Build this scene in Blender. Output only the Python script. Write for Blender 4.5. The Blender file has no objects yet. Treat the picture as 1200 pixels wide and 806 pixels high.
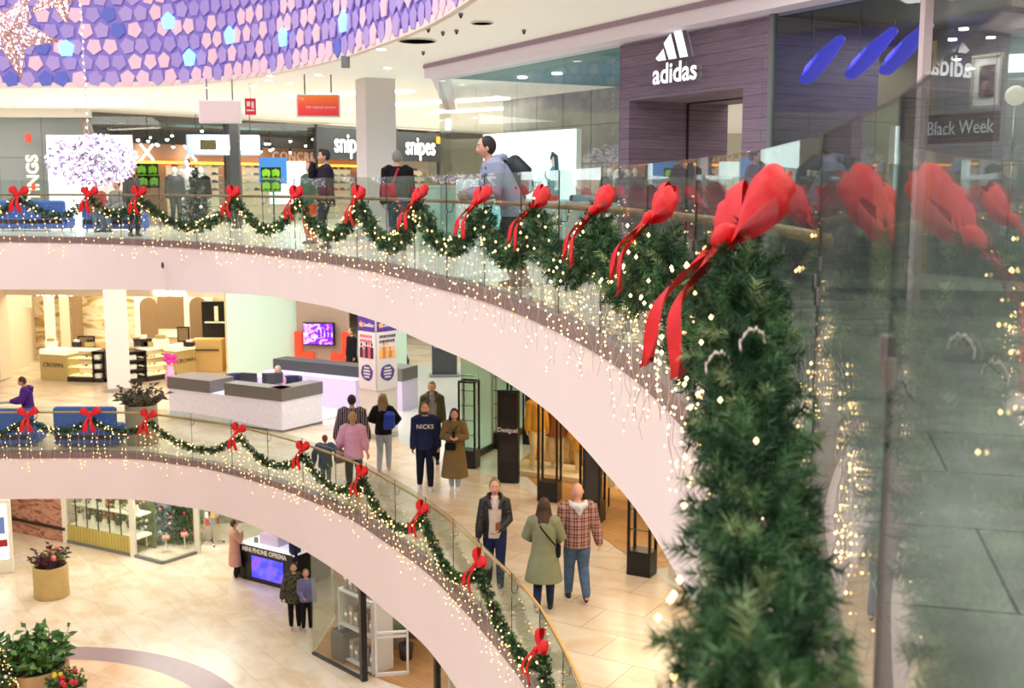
import bpy, math, random
import numpy as np
from mathutils import Vector, Matrix, Euler
from mathutils.geometry import tessellate_polygon
sc = bpy.context.scene
COL = sc.collection
PI = math.pi
R = random.Random(7)
CZ = 11.15                      # eye height above the ground floor
TH = math.radians(7.86)
F = 1333.3
Z1, Z2, ZC = 5.0, 10.0, 13.4    # first floor, second floor, its ceiling

def G(px, py, z):
    u = (px-600)/F; v = (py-403)/F
    dy = math.cos(TH)-v*math.sin(TH); dz = -math.sin(TH)-v*math.cos(TH)
    t = (z-CZ)/dz
    return Vector((u*t, dy*t, z))
def GD(px, py, Y):
    u = (px-600)/F; v = (py-403)/F
    dy = math.cos(TH)-v*math.sin(TH); dz = -math.sin(TH)-v*math.cos(TH)
    t = Y/dy
    return Vector((u*t, Y, CZ+dz*t))

# ---------------------------------------------------------------- materials
MATS = {}
def lin(c):
    return tuple((x/255/12.92 if x/255 <= .04045 else ((x/255+.055)/1.055)**2.4) for x in c)
def mat(name, rgb, rough=.5, metal=0, emit=0, ecol=None, bump=0, bscale=20, var=0, vscale=5, spec=.5, coat=0):
    if name in MATS: return MATS[name]
    m = bpy.data.materials.new(name); m.use_nodes = True
    nt = m.node_tree; b = nt.nodes['Principled BSDF']
    c = lin(rgb)+(1,)
    b.inputs['Base Color'].default_value = c
    b.inputs['Roughness'].default_value = rough
    b.inputs['Metallic'].default_value = metal
    b.inputs['Specular IOR Level'].default_value = spec
    b.inputs['Coat Weight'].default_value = coat
    if emit:
        b.inputs['Emission Color'].default_value = (lin(ecol) if ecol else c[:3])+(1,)
        b.inputs['Emission Strength'].default_value = emit
    if var or bump:
        tc = nt.nodes.new('ShaderNodeTexCoord')
        n = nt.nodes.new('ShaderNodeTexNoise'); n.inputs['Detail'].default_value = 4
        nt.links.new(tc.outputs['Object'], n.inputs['Vector'])
        if var:
            n.inputs['Scale'].default_value = vscale
            r = nt.nodes.new('ShaderNodeValToRGB')
            r.color_ramp.elements[0].position = .3; r.color_ramp.elements[1].position = .7
            r.color_ramp.elements[0].color = tuple(x*(1-var) for x in c[:3])+(1,)
            r.color_ramp.elements[1].color = tuple(min(1, x*(1+var)) for x in c[:3])+(1,)
            nt.links.new(n.outputs['Fac'], r.inputs['Fac']); nt.links.new(r.outputs['Color'], b.inputs['Base Color'])
        if bump:
            n2 = nt.nodes.new('ShaderNodeTexNoise'); n2.inputs['Scale'].default_value = bscale
            nt.links.new(tc.outputs['Object'], n2.inputs['Vector'])
            bp = nt.nodes.new('ShaderNodeBump'); bp.inputs['Strength'].default_value = bump
            bp.inputs['Distance'].default_value = .02
            nt.links.new(n2.outputs['Fac'], bp.inputs['Height']); nt.links.new(bp.outputs['Normal'], b.inputs['Normal'])
    MATS[name] = m
    return m
def glass(name, tint=(235, 245, 240), ior=1.45, rough=0.0, extra=0.0, ghost=0.0, refl=.8):
    if name in MATS: return MATS[name]
    m = bpy.data.materials.new(name); m.use_nodes = True
    nt = m.node_tree; nt.nodes.clear()
    o = nt.nodes.new('ShaderNodeOutputMaterial'); mx = nt.nodes.new('ShaderNodeMixShader')
    t = nt.nodes.new('ShaderNodeBsdfTransparent'); t.inputs[0].default_value = lin(tint)+(1,)
    g = nt.nodes.new('ShaderNodeBsdfGlossy'); g.inputs['Roughness'].default_value = rough
    ge = nt.nodes.new('ShaderNodeNewGeometry'); dt = nt.nodes.new('ShaderNodeVectorMath'); dt.operation = 'DOT_PRODUCT'
    nt.links.new(ge.outputs['Incoming'], dt.inputs[0]); nt.links.new(ge.outputs['Normal'], dt.inputs[1])
    def mth(op, a, b=None):
        n = nt.nodes.new('ShaderNodeMath'); n.operation = op
        for i, v in enumerate((a, b)):
            if v is None: continue
            if isinstance(v, (int, float)): n.inputs[i].default_value = v
            else: nt.links.new(v, n.inputs[i])
        return n.outputs[0]
    f0 = ((ior-1)/(ior+1))**2
    sch = mth('POWER', mth('SUBTRACT', 1, mth('ABSOLUTE', dt.outputs['Value'])), 5)
    class _A: pass
    ad = _A(); ad.outputs = [mth('ADD', mth('MULTIPLY', sch, (1-f0)*refl), f0+extra)]
    nt.links.new(ad.outputs[0], mx.inputs[0]); nt.links.new(t.outputs[0], mx.inputs[1]); nt.links.new(g.outputs[0], mx.inputs[2])
    last = mx
    if ghost:
        d = nt.nodes.new('ShaderNodeBsdfDiffuse'); d.inputs[0].default_value = lin((215, 220, 215))+(1,)
        m2 = nt.nodes.new('ShaderNodeMixShader'); m2.inputs[0].default_value = ghost
        nt.links.new(mx.outputs[0], m2.inputs[1]); nt.links.new(d.outputs[0], m2.inputs[2]); last = m2
    nt.links.new(last.outputs[0], o.inputs[0])
    MATS[name] = m
    return m
def nodemat(name, build, rough=.5, spec=.5):
    """material whose base colour comes from build(nt, texcoord) -> colour socket"""
    if name in MATS: return MATS[name]
    m = bpy.data.materials.new(name); m.use_nodes = True
    nt = m.node_tree; b = nt.nodes['Principled BSDF']
    b.inputs['Roughness'].default_value = rough; b.inputs['Specular IOR Level'].default_value = spec
    tc = nt.nodes.new('ShaderNodeTexCoord')
    s = build(nt, tc, b)
    nt.links.new(s, b.inputs['Base Color'])
    MATS[name] = m
    return m
def ramp(nt, fac, stops, interp='LINEAR'):
    r = nt.nodes.new('ShaderNodeValToRGB'); r.color_ramp.interpolation = interp
    e = r.color_ramp.elements
    while len(e) < len(stops): e.new(.5)
    for el, (p, c) in zip(e, stops):
        el.position = p; el.color = lin(c)+(1,)
    nt.links.new(fac, r.inputs['Fac'])
    return r.outputs['Color']
def mapping(nt, vec, scale=(1, 1, 1), rot=(0, 0, 0), loc=(0, 0, 0)):
    mp = nt.nodes.new('ShaderNodeMapping')
    mp.inputs['Scale'].default_value = scale; mp.inputs['Rotation'].default_value = rot; mp.inputs['Location'].default_value = loc
    nt.links.new(vec, mp.inputs['Vector'])
    return mp.outputs['Vector']
def mixc(nt, fac, a, b, mode='MIX'):
    m = nt.nodes.new('ShaderNodeMix'); m.data_type = 'RGBA'; m.blend_type = mode
    def put(s, v):
        if isinstance(v, (float, int)): s.default_value = v
        elif isinstance(v, tuple): s.default_value = lin(v)+(1,)
        else: nt.links.new(v, s)
    put(m.inputs[0], fac); put(m.inputs[6], a); put(m.inputs[7], b)
    return m.outputs[2]
def noise(nt, vec, scale, detail=4, dist=0):
    n = nt.nodes.new('ShaderNodeTexNoise'); n.inputs['Scale'].default_value = scale
    n.inputs['Detail'].default_value = detail; n.inputs['Distortion'].default_value = dist
    nt.links.new(vec, n.inputs['Vector']); return n.outputs['Fac']
def brick(nt, vec, scale, w, h, mortar, c1, c2, cm, off=.5):
    b = nt.nodes.new('ShaderNodeTexBrick'); b.offset = off
    b.inputs['Scale'].default_value = scale; b.inputs['Brick Width'].default_value = w; b.inputs['Row Height'].default_value = h
    b.inputs['Mortar Size'].default_value = mortar; b.inputs['Color1'].default_value = lin(c1)+(1,)
    b.inputs['Color2'].default_value = lin(c2)+(1,); b.inputs['Mortar'].default_value = lin(cm)+(1,)
    nt.links.new(vec, b.inputs['Vector']); return b.outputs['Color']

def marble_build(base, vein, joint, rot):
    def f(nt, tc, b):
        v = mapping(nt, tc.outputs['Object'], rot=(0, 0, rot))
        bk = brick(nt, v, 1, 1.2, .8, .006, base, tuple(min(255, x+7) for x in base), joint)
        n = noise(nt, mapping(nt, v, scale=(.7, 1.2, 1)), 1.3, 5, .8)
        vc = ramp(nt, n, [(.36, tuple((x+255)//2 for x in vein)), (.6, (255, 255, 255))])
        return mixc(nt, .8, bk, vc, 'MULTIPLY')
    return f
M_FLOOR1 = nodemat('marble_floor', marble_build((228, 212, 190), (218, 188, 150), (178, 154, 126), .55), .22)
M_FLOOR0 = nodemat('ground_marble_floor', marble_build((230, 217, 196), (220, 192, 150), (206, 188, 162), .95), .25)
M_FLOOR2 = nodemat('upper_stone_floor', marble_build((226, 222, 208), (214, 204, 180), (170, 164, 150), .25), .2)
M_FLOOR2D = nodemat('grey_paving', marble_build((150, 150, 142), (130, 128, 120), (48, 48, 46), .25), .2)
M_GREYST = mat('pale_grey_stone', (196, 192, 190), .25, var=.06)
M_RING = mat('mauve_stone', (160, 132, 136), .3, var=.05)
M_FASC = mat('pink_plaster', (248, 232, 224), .6, var=.015, vscale=1)
M_CURB = mat('brown_curb', (134, 112, 108), .5, var=.06)
M_CEIL = mat('ceiling_white_glow', (240, 234, 222), .7, emit=.30, ecol=(248, 240, 228))  # glow put into the paint to lift the dim ceiling
M_WHITE = mat('white_paint', (240, 238, 234), .5)
M_CREAM = mat('cream_paint', (238, 224, 200), .6)
M_PINKCOL = mat('column_paint', (236, 226, 224), .55)
M_DARK = mat('black_metal', (22, 22, 24), .4, .6)
M_BLACK = mat('black_satin', (18, 17, 18), .35)
M_GREY = mat('grey_laminate', (112, 108, 106), .45, var=.04)
M_DGREY = mat('dark_grey_panel', (66, 68, 70), .5)
M_MGREY = mat('mid_grey_panel', (122, 126, 126), .45)
M_STEEL = mat('brushed_steel', (190, 190, 192), .25, 1)
M_RAILW = mat('rail_wood', (176, 128, 78), .4, var=.1)
M_RAILG = mat('rail_golden_wood', (222, 172, 104), .35, var=.08)
M_BLUE = mat('blue_upholstery', (36, 92, 186), .7, bump=.1)
M_RED = mat('red_ribbon', (222, 18, 24), .62, bump=.15, bscale=160, var=.12, vscale=9)
M_WOOD = nodemat('parquet', lambda nt, tc, b: brick(nt, mapping(nt, tc.outputs['Object'], rot=(0, 0, .8)), 1, .9, .14, .004, (196, 146, 88), (178, 128, 74), (130, 90, 50)), .35)
M_GLASS = glass('balustrade_glass', (240, 247, 243), 1.5, ghost=.025)
M_SHOPG = glass('shop_window_glass', (246, 250, 248), 1.5, refl=.55)
M_GREENG = glass('pale_green_glass', (205, 236, 222), 1.5, ghost=.3)
M_GEDGE = mat('glass_edge', (36, 50, 47), .3)
M_BULB = mat('warm_bulb', (255, 214, 150), .5, emit=9, ecol=(255, 206, 130))
M_BULBF = mat('warm_bulb_far', (255, 220, 170), .5, emit=5, ecol=(255, 202, 128))
M_BULBW = mat('white_bulb', (255, 236, 246), .5, emit=2.2, ecol=(255, 232, 246))
M_WIRE = mat('light_wire', (226, 208, 196), .5)
M_DL = mat('downlight_lens', (255, 250, 240), .5, emit=9, ecol=(255, 246, 232))
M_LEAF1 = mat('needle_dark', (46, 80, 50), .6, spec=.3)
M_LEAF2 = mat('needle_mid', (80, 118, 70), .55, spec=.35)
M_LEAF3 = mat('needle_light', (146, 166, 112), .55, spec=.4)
M_TWIG = mat('twig_brown', (58, 44, 30), .8)
M_SKIN = mat('skin', (222, 168, 140), .55)
M_SCR = mat('led_screen_white', (235, 252, 255), .4, emit=1.7, ecol=(238, 252, 255))

# ---------------------------------------------------------------- mesh builder
class MB:
    def __init__(s): s.v = []; s.f = []; s.m = []; s.sm = []; s.mats = []
    def mi(s, m):
        if m not in s.mats: s.mats.append(m)
        return s.mats.index(m)
    def add(s, vs, fs, m, smooth=False):
        b = len(s.v); k = s.mi(m)
        s.v.extend([tuple(x) for x in vs])
        for f in fs: s.f.append([b+i for i in f]); s.m.append(k); s.sm.append(smooth)
        return s
    def quad(s, a, b, c, d, m): return s.add([a, b, c, d], [(0, 1, 2, 3)], m)
    def box(s, c, d, m, rz=0, bev=0):
        x, y, z = d[0]/2, d[1]/2, d[2]/2; cs, sn = math.cos(rz), math.sin(rz)
        def T(p): return (c[0]+p[0]*cs-p[1]*sn, c[1]+p[0]*sn+p[1]*cs, c[2]+p[2])
        if bev <= 0:
            vs = [T(p) for p in ((-x, -y, -z), (x, -y, -z), (x, y, -z), (-x, y, -z), (-x, -y, z), (x, -y, z), (x, y, z), (-x, y, z))]
            return s.add(vs, [(0, 3, 2, 1), (4, 5, 6, 7), (0, 1, 5, 4), (1, 2, 6, 5), (2, 3, 7, 6), (3, 0, 4, 7)], m)
        b = bev; vs = []
        def ring(z, i): return [T(p) for p in ((-x+b+i, -y+i, z), (x-b-i, -y+i, z), (x-i, -y+b+i, z), (x-i, y-b-i, z), (x-b-i, y-i, z), (-x+b+i, y-i, z), (-x+i, y-b-i, z), (-x+i, -y+b+i, z))]
        for z_, i in ((-z, b), (-z+b, 0), (z-b, 0), (z, b)): vs += ring(z_, i*.7)
        fs = [tuple(reversed(range(8))), tuple(range(24, 32))]
        for k in range(3):
            for i in range(8):
                j = (i+1) % 8; fs.append((k*8+i, k*8+j, k*8+8+j, k*8+8+i))
        return s.add(vs, fs, m)
    def loft(s, rings, m, smooth=True, cap=True, closed=False):
        n = len(rings[0]); vs = [p for r in rings for p in r]; fs = []
        K = len(rings)
        for k in range(K-1 if not closed else K):
            for i in range(n):
                j = (i+1) % n; k2 = (k+1) % K
                fs.append((k*n+i, k*n+j, k2*n+j, k2*n+i))
        if cap and not closed:
            fs.append(tuple(reversed(range(n)))); fs.append(tuple(range((K-1)*n, K*n)))
        return s.add(vs, fs, m, smooth)
    def tube(s, pts, r, m, n=8, smooth=True, cap=True, side=None, closed=False, ball=False):
        pts = [Vector(p) for p in pts]; K = len(pts)
        rr = r if isinstance(r, list) else [r]*K
        rr = [x if isinstance(x, tuple) else (x, x) for x in rr]
        T = []
        for i in range(K):
            if closed: t = pts[(i+1) % K]-pts[i-1]
            else: t = pts[min(i+1, K-1)]-pts[max(i-1, 0)]
            T.append(t.normalized() if t.length > 1e-9 else Vector((0, 0, 1)))
        u = Vector(side) if side is not None else (Vector((0, 0, 1)) if abs(T[0].z) < .9 else Vector((1, 0, 0)))
        rings = []
        def ringat(p, t, u, a, b):
            w = t.cross(u)
            return [p+u*(a*math.cos(2*PI*i/n))+w*(b*math.sin(2*PI*i/n)) for i in range(n)]
        for i in range(K):
            u = (u-T[i]*u.dot(T[i]))
            u = u.normalized() if u.length > 1e-6 else T[i].orthogonal().normalized()
            if ball and i == 0:
                for q in (.15, .55, .85): rings.append(ringat(pts[0]-T[0]*(min(rr[0])*math.cos(math.asin(q))), T[0], u, rr[0][0]*q, rr[0][1]*q))
            rings.append(ringat(pts[i], T[i], u, rr[i][0], rr[i][1]))
            if ball and i == K-1:
                for q in (.85, .55, .15): rings.append(ringat(pts[-1]+T[-1]*(min(rr[-1])*math.cos(math.asin(q))), T[-1], u, rr[-1][0]*q, rr[-1][1]*q))
        return s.loft(rings, m, smooth, cap, closed)
    def cyl(s, c, r, h, m, n=24, r2=None, smooth=True):
        r2 = r if r2 is None else r2
        a = [(c[0]+r*math.cos(2*PI*i/n), c[1]+r*math.sin(2*PI*i/n), c[2]) for i in range(n)]
        b = [(c[0]+r2*math.cos(2*PI*i/n), c[1]+r2*math.sin(2*PI*i/n), c[2]+h) for i in range(n)]
        vs = a+b; fs = [(i, (i+1) % n, n+(i+1) % n, n+i) for i in range(n)]
        s.add(vs, fs, m, smooth); return s.add(vs, [tuple(reversed(range(n))), tuple(range(n, 2*n))], m)
    def lathe(s, prof, c, m, n=28, smooth=True):
        rings = [[(c[0]+r*math.cos(2*PI*i/n), c[1]+r*math.sin(2*PI*i/n), c[2]+z) for i in range(n)] for r, z in prof]
        return s.loft(rings, m, smooth, True)
    def ell(s, c, r, m, n=14, k=9, rot=None, fn=None):
        c = Vector(c); vs = []; fs = []
        if not isinstance(r, (tuple, list)): r = (r, r, r)
        for a in range(k+1):
            ph = PI*a/k
            for i in range(n):
                t = 2*PI*i/n
                p = Vector((r[0]*math.sin(ph)*math.cos(t), r[1]*math.sin(ph)*math.sin(t), r[2]*math.cos(ph)))
                if a in (0, k): p = Vector((1e-4*math.cos(t), 1e-4*math.sin(t), p.z))
                if fn: p = fn(p)
                if rot: p = rot @ p
                vs.append(c+p)
        for a in range(k):
            for i in range(n):
                j = (i+1) % n; fs.append((a*n+i, (a+1)*n+i, (a+1)*n+j, a*n+j))
        fs.append(tuple(range(n))); fs.append(tuple(reversed(range(k*n, k*n+n))))
        return s.add(vs, fs, m, True)
    def prism(s, poly, fn, a, b, m):
        """poly of 2-D points extruded from a to b; fn(u, v, w) -> point"""
        n = len(poly); vs = [fn(u, v, a) for u, v in poly]+[fn(u, v, b) for u, v in poly]
        fs = [tuple(reversed(range(n))), tuple(range(n, 2*n))]+[(i, (i+1) % n, n+(i+1) % n, n+i) for i in range(n)]
        return s.add(vs, fs, m)
    def sides(s, m, ax=1):
        k = s.mi(m)
        for i, f in enumerate(s.f):
            p = [Vector(s.v[j]) for j in f[:4]]; n = (p[1]-p[0]).cross(p[2]-p[1])
            if n.length > 1e-12 and abs(n.normalized()[ax]) < .5: s.m[i] = k
        return s
    def obj(s, name, parent=None, origin=None, world=False):
        me = bpy.data.meshes.new(name)
        off = Vector((0, 0, 0))
        if origin is not None: off = Vector(origin)
        elif world and parent is not None: off = parent.location
        vs = [(p[0]-off.x, p[1]-off.y, p[2]-off.z) for p in s.v] if off.length else s.v
        me.from_pydata(vs, [], s.f)
        for m in s.mats: me.materials.append(m)
        me.polygons.foreach_set('material_index', s.m); me.polygons.foreach_set('use_smooth', s.sm)
        me.update()
        o = bpy.data.objects.new(name, me); COL.objects.link(o)
        if parent is not None: o.parent = parent
        if origin is not None: o.location = off
        return o
def tag(o, label, cat, group=None, kind=None):
    o['label'] = label; o['category'] = cat
    if group: o['group'] = group
    if kind: o['kind'] = kind
    return o
def struct(o): o['kind'] = 'structure'; return o
def thing(name, label, cat, loc=(0, 0, 0), rz=0, group=None):
    o = bpy.data.objects.new(name, None); COL.objects.link(o)
    o.empty_display_size = .1
    o.location = loc; o.rotation_euler = (0, 0, rz)
    return tag(o, label, cat, group)
def kids(o): return [c for c in bpy.data.objects if c.parent == o]
def dup(root, loc, rz=None, label=None, tree=None):
    r = root.copy(); COL.objects.link(r); r.location = loc
    if rz is not None: r.rotation_euler = (0, 0, rz)
    if label: r['label'] = label
    for ch, gs in (tree or []):
        c = ch.copy(); COL.objects.link(c); c.parent = r
        for g in gs:
            d = g.copy(); COL.objects.link(d); d.parent = c
    return r
def tree_of(root): return [(c, kids(c)) for c in kids(root)]
def text_part(s, size, m, name, parent, loc, rot, ext=.01, off=0.0, align='CENTER', shear=0, sx=1, spacing=1, label=None, side=None):
    cu = bpy.data.curves.new('t', 'FONT'); cu.body = s; cu.size = size; cu.extrude = ext; cu.offset = off
    cu.align_x = align; cu.align_y = 'CENTER'; cu.shear = shear; cu.space_character = spacing; cu.resolution_u = 3
    t = bpy.data.objects.new('t', cu); COL.objects.link(t)
    dg = bpy.context.evaluated_depsgraph_get(); dg.update()
    me = bpy.data.meshes.new_from_object(t.evaluated_get(dg)); me.name = name
    bpy.data.objects.remove(t); bpy.data.curves.remove(cu)
    me.materials.clear(); me.materials.append(m)
    if side:
        me.materials.append(side)
        for pl in me.polygons: pl.material_index = 1 if abs(pl.normal.z) < .5 else 0
    o = bpy.data.objects.new(name, me); COL.objects.link(o); o.parent = parent
    o.location = loc; o.rotation_euler = rot; o.scale = (sx, 1, 1)
    if label: o['label'] = label
    return o

# ---------------------------------------------------------------- atrium edge curves
def catmull(P, n=10, closed=True):
    out = []; K = len(P)
    for i in range(K if closed else K-1):
        g = lambda j: P[j % K] if closed else P[max(0, min(K-1, j))]
        p0, p1, p2, p3 = [np.array(g(i+d), float) for d in (-1, 0, 1, 2)]
        for k in range(n):
            t = k/n
            out.append(tuple(.5*((2*p1)+(-p0+p2)*t+(2*p0-5*p1+4*p2-p3)*t*t+(-p0+3*p1-3*p2+p3)*t**3)))
    if not closed: out.append(tuple(P[-1]))
    return out
BACK = [(-.35, -1.2), (-1.3, -3.6), (-3.2, -6.2), (-6.5, -8.5), (-11, -9.3), (-16, -8.3), (-20.5, -5), (-23.5, 1), (-24.5, 8), (-23.4, 15), (-20, 21)]
C2 = [(-15.2, 24.6), (-13, 25.1), (-11.2, 25.1), (-9.4, 24.6), (-8.0, 23.85), (-6.35, 22.5), (-4.65, 20.6), (-3.3, 18.7), (-2.6, 17.5), (-1.8, 15.9), (-1.05, 14.0), (-.45, 12.5), (0, 11.07), (.37, 9.55), (.63, 8.2), (.79, 7), (.87, 5.8), (.91, 4.7), (.86, 3.7), (.71, 2.6), (.49, 1.5), (.24, .5), (0, -.45)]
C1 = [(-16, 24.4), (-13.5, 25.4), (-11.8, 25.7), (-9, 25.7), (-7.7, 25.2), (-6.6, 24.6), (-4.75, 22.95), (-3.15, 21.0), (-2.2, 19.4), (-1.4, 17.9), (-.75, 16.3), (-.1, 14.5), (.24, 13.3), (.55, 11.5), (.76, 9.5), (.86, 7), (.8, 4.5), (.5, 2), (.1, .1)]
CD = [(-16, 25.0), (-13.5, 26.2), (-11.6, 26.5), (-8.75, 26.3), (-7.6, 25.9), (-6.5, 25.2), (-5.25, 23.9), (-4.1, 22.3), (-3, 20.5), (-2.05, 18.5), (-1.2, 16.5), (-.52, 14.3), (0, 12.3), (.4, 10), (.68, 7), (.65, 4), (.4, 2), (.05, .1)]
L2C = catmull(C2+BACK); L1C = catmull(C1+BACK); LDC = catmull(CD+BACK)
class Curve:
    """arc-length parametrised run along the void edge, from the far left towards the viewer"""
    def __init__(s, P, z):
        s.p = np.array(catmull(P, 16, False)); s.z = z
        d = np.hypot(*np.diff(s.p, axis=0).T); s.s = np.concatenate([[0], np.cumsum(d)]); s.L = s.s[-1]
    def at(s, t, off=0, z=0):
        x = np.interp(t, s.s, s.p[:, 0]); y = np.interp(t, s.s, s.p[:, 1])
        x2 = np.interp(t+.05, s.s, s.p[:, 0]); y2 = np.interp(t+.05, s.s, s.p[:, 1])
        x1 = np.interp(t-.05, s.s, s.p[:, 0]); y1 = np.interp(t-.05, s.s, s.p[:, 1])
        tx, ty = x2-x1, y2-y1; l = math.hypot(tx, ty) or 1; tx /= l; ty /= l
        # outward (into the void) is to the right of travel
        return Vector((x+ty*off, y-tx*off, s.z+z)), Vector((tx, ty, 0)), Vector((ty, -tx, 0))
    def find(s, px, off=.14):
        b = (px-600)/(F*1.0)
        best = None
        for t in np.arange(0, s.L, .02):
            p = s.at(t, off)[0]; dep = p.y*math.cos(TH)+(CZ-p.z-1)*math.sin(TH)
            e = abs(p.x/dep-b)
            if best is None or e < best[0]: best = (e, t)
        return best[1]
K2 = Curve(C2+BACK[:1], Z2); K1 = Curve(C1, Z1)
# ================================================================ THE SETTING
def slab(name, loop, z, m, outer=((-40, -16), (16, -16), (16, 66), (-40, 66))):
    lo = [Vector((x, y, 0)) for x, y in outer]; li = [Vector((x, y, 0)) for x, y in loop]
    tris = tessellate_polygon([lo, li]); pts = lo+li
    b = MB(); b.add([(p.x, p.y, z) for p in pts], tris, m)
    return struct(b.obj(name))
def strip(name, loop, z0, z1, m, off=0, closed=True, thick=0):
    b = MB(); n = len(loop)
    P = []
    for i in range(n):
        a = np.array(loop[i-1] if (closed or i) else loop[i]); c = np.array(loop[(i+1) % n] if (closed or i < n-1) else loop[i])
        t = c-a; t = t/(np.linalg.norm(t)+1e-9); P.append((loop[i][0]+t[1]*off, loop[i][1]-t[0]*off, loop[i][0]+t[1]*(off-thick), loop[i][1]-t[0]*(off-thick)))
    vs = []; zf = z0 if callable(z0) else (lambda x, y: z0)
    for p in P: vs += [(p[0], p[1], zf(p[0], p[1])), (p[0], p[1], z1), (p[2], p[3], z1), (p[2], p[3], zf(p[0], p[1]))]
    fs = []
    for i in range(n if closed else n-1):
        j = (i+1) % n
        for k in range(4 if thick else 1): fs.append((4*i+k, 4*j+k, 4*j+(k+1) % 4, 4*i+(k+1) % 4))
    b.add(vs, fs, m, False)
    return struct(b.obj(name))
b = MB(); b.quad((-40, -16, 0), (16, -16, 0), (16, 66, 0), (-40, 66, 0), M_FLOOR0); struct(b.obj('floor'))
slab('floor', L1C, Z1, M_FLOOR1)
slab('floor', L2C, Z2, M_FLOOR2)
b = MB(); pl = [(x+.25, y) for x, y in C2[10:]]+[(1.2, -4), (14, -4), (14, 9), (6, 12.5), (1.6, 13.5)]; tr_ = tessellate_polygon([[Vector((x, y, 0)) for x, y in pl]]); b.add([(x, y, Z2+.004) for x, y in pl], tr_, M_FLOOR2D); struct(b.obj('floor_paving'))
M_CEILB = mat('ceiling_lower', (240, 232, 220), .8)
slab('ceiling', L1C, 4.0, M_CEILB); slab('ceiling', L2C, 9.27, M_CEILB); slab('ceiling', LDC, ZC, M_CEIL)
# balcony fascias (painted edge of each slab) with the brown curb on top
strip('wall_first_balcony', L1C, lambda x, y: float(np.interp(y, [16.5, 18, 20.5, 22.2, 24, 25.7], [3.53, 3.62, 3.65, 3.80, 3.94, 3.96])), 5.0, M_FASC, off=.0)
strip('wall_second_balcony', L2C, lambda x, y: float(np.interp(y, [5.8, 8, 9.7, 18, 20.3, 22.5, 24, 25.1], [9.12, 9.12, 9.2, 9.25, 9.22, 9.1, 9.0, 8.9])), 10.0, M_FASC, off=.0)
strip('trim_1', L1C, 4.93, 5.07, M_CURB, off=.02, thick=.22)
strip('trim_2', L2C, 9.95, 10.08, M_CURB, off=.02, thick=.22)
M_DTRIM = mat('drum_trim', (250, 232, 222), .5)
strip('trim_3', LDC, 13.38, 13.5, M_DTRIM, off=.03, thick=.1)
# drum wall above the void: backing + pentagon tiles
M_P0 = mat('pentagon_backing', (150, 134, 206), .6, emit=.12, ecol=(140, 120, 225))  # purple light put into the colour and glow of backing and tiles
PCOL = [mat('pentagon_pink', (238, 200, 206), .5, emit=.20, ecol=(232, 190, 222)), mat('pentagon_mauve', (172, 152, 206), .5, emit=.18, ecol=(160, 136, 225)),
        mat('pentagon_lilac', (182, 160, 208), .5, emit=.18, ecol=(170, 142, 225)), mat('pentagon_blue', (104, 116, 198), .5, emit=.12, ecol=(100, 104, 225))]
strip('wall_drum', LDC, 13.4, 19.5, M_P0)
KD = Curve(CD, 0)
b = MB(); rp = random.Random(3)
row = 0; zz = 13.58
while zz < 17.6:
    t = 1.0+(row % 2)*.2; smax = KD.L-6
    while t < smax:
        p, tv, nv = KD.at(t+rp.uniform(-.02, .02), .03)
        a0 = rp.choice((PI/2, -PI/2))+rp.uniform(-.25, .25); r = .186
        k = rp.choices((0, 1, 2, 3), (44, 30, 24, 2))[0]
        q = []
        for i in range(5):
            a = a0+i*2*PI/5
            q.append(p+tv*(r*math.cos(a))+Vector((0, 0, zz+r*math.sin(a))))
        d = rp.uniform(.004, .03)
        vs = q+[x+nv*d for x in q]
        b.add(vs, [(0, 1, 2, 3, 4), (9, 8, 7, 6, 5)]+[(i, (i+1) % 5, 5+(i+1) % 5, 5+i) for i in range(5)], PCOL[k])
        t += .392
    zz += .352; row += 1
struct(b.obj('trim_4'))
# enclosing walls far away
b = MB(); b.quad((-40, 66, 0), (16, 66, 0), (16, 66, 18), (-40, 66, 18), M_CREAM); struct(b.obj('wall_back'))
b = MB(); b.quad((-40, -16, 0), (-40, 66, 0), (-40, 66, 18), (-40, -16, 18), M_CREAM); struct(b.obj('wall_left'))
b = MB(); b.quad((16, -16, 0), (16, 66, 0), (16, 66, 18), (16, -16, 18), M_CREAM); struct(b.obj('wall_right'))
b = MB(); b.quad((-40, -16, 0), (16, -16, 0), (16, -16, 18), (-40, -16, 18), M_CREAM); struct(b.obj('wall_front'))

# ground floor ring of mauve stone
def ring_inlay():
    ctr = (-10.3, 9.5)
    def arc(r, n=90): return [(ctr[0]+r*math.cos(2*PI*i/n), ctr[1]+r*math.sin(2*PI*i/n)) for i in range(n)]
    pts = [G(x, y, 0) for x, y in ((75, 758), (130, 757), (200, 770), (250, 790), (275, 806))]
    # circle through three of the points
    (x1, y1), (x2, y2), (x3, y3) = [(p.x, p.y) for p in (pts[0], pts[2], pts[4])]
    A = np.array([[x2-x1, y2-y1], [x3-x1, y3-y1]]); B = np.array([(x2**2-x1**2+y2**2-y1**2)/2, (x3**2-x1**2+y3**2-y1**2)/2])
    c = np.linalg.solve(A, B); r = math.hypot(x1-c[0], y1-c[1])
    bb = MB(); n = 120; vs = []
    for i in range(n):
        a = 2*PI*i/n
        for q in (r, r-.75): vs.append((c[0]+q*math.cos(a), c[1]+q*math.sin(a), .006))
    bb.add(vs, [(2*i, 2*((i+1) % n), 2*((i+1) % n)+1, 2*i+1) for i in range(n)], M_RING)
    struct(bb.obj('trim_5'))
    bb = MB(); bb.add([(c[0]+(r-.75)*math.cos(2*PI*i/n), c[1]+(r-.75)*math.sin(2*PI*i/n), .004) for i in range(n)], [tuple(range(n))],
                      nodemat('orange_marble', marble_build((240, 208, 170), (228, 176, 124), (206, 160, 116), .4), .28))
    struct(bb.obj('floor_inlay'))
ring_inlay()
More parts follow.
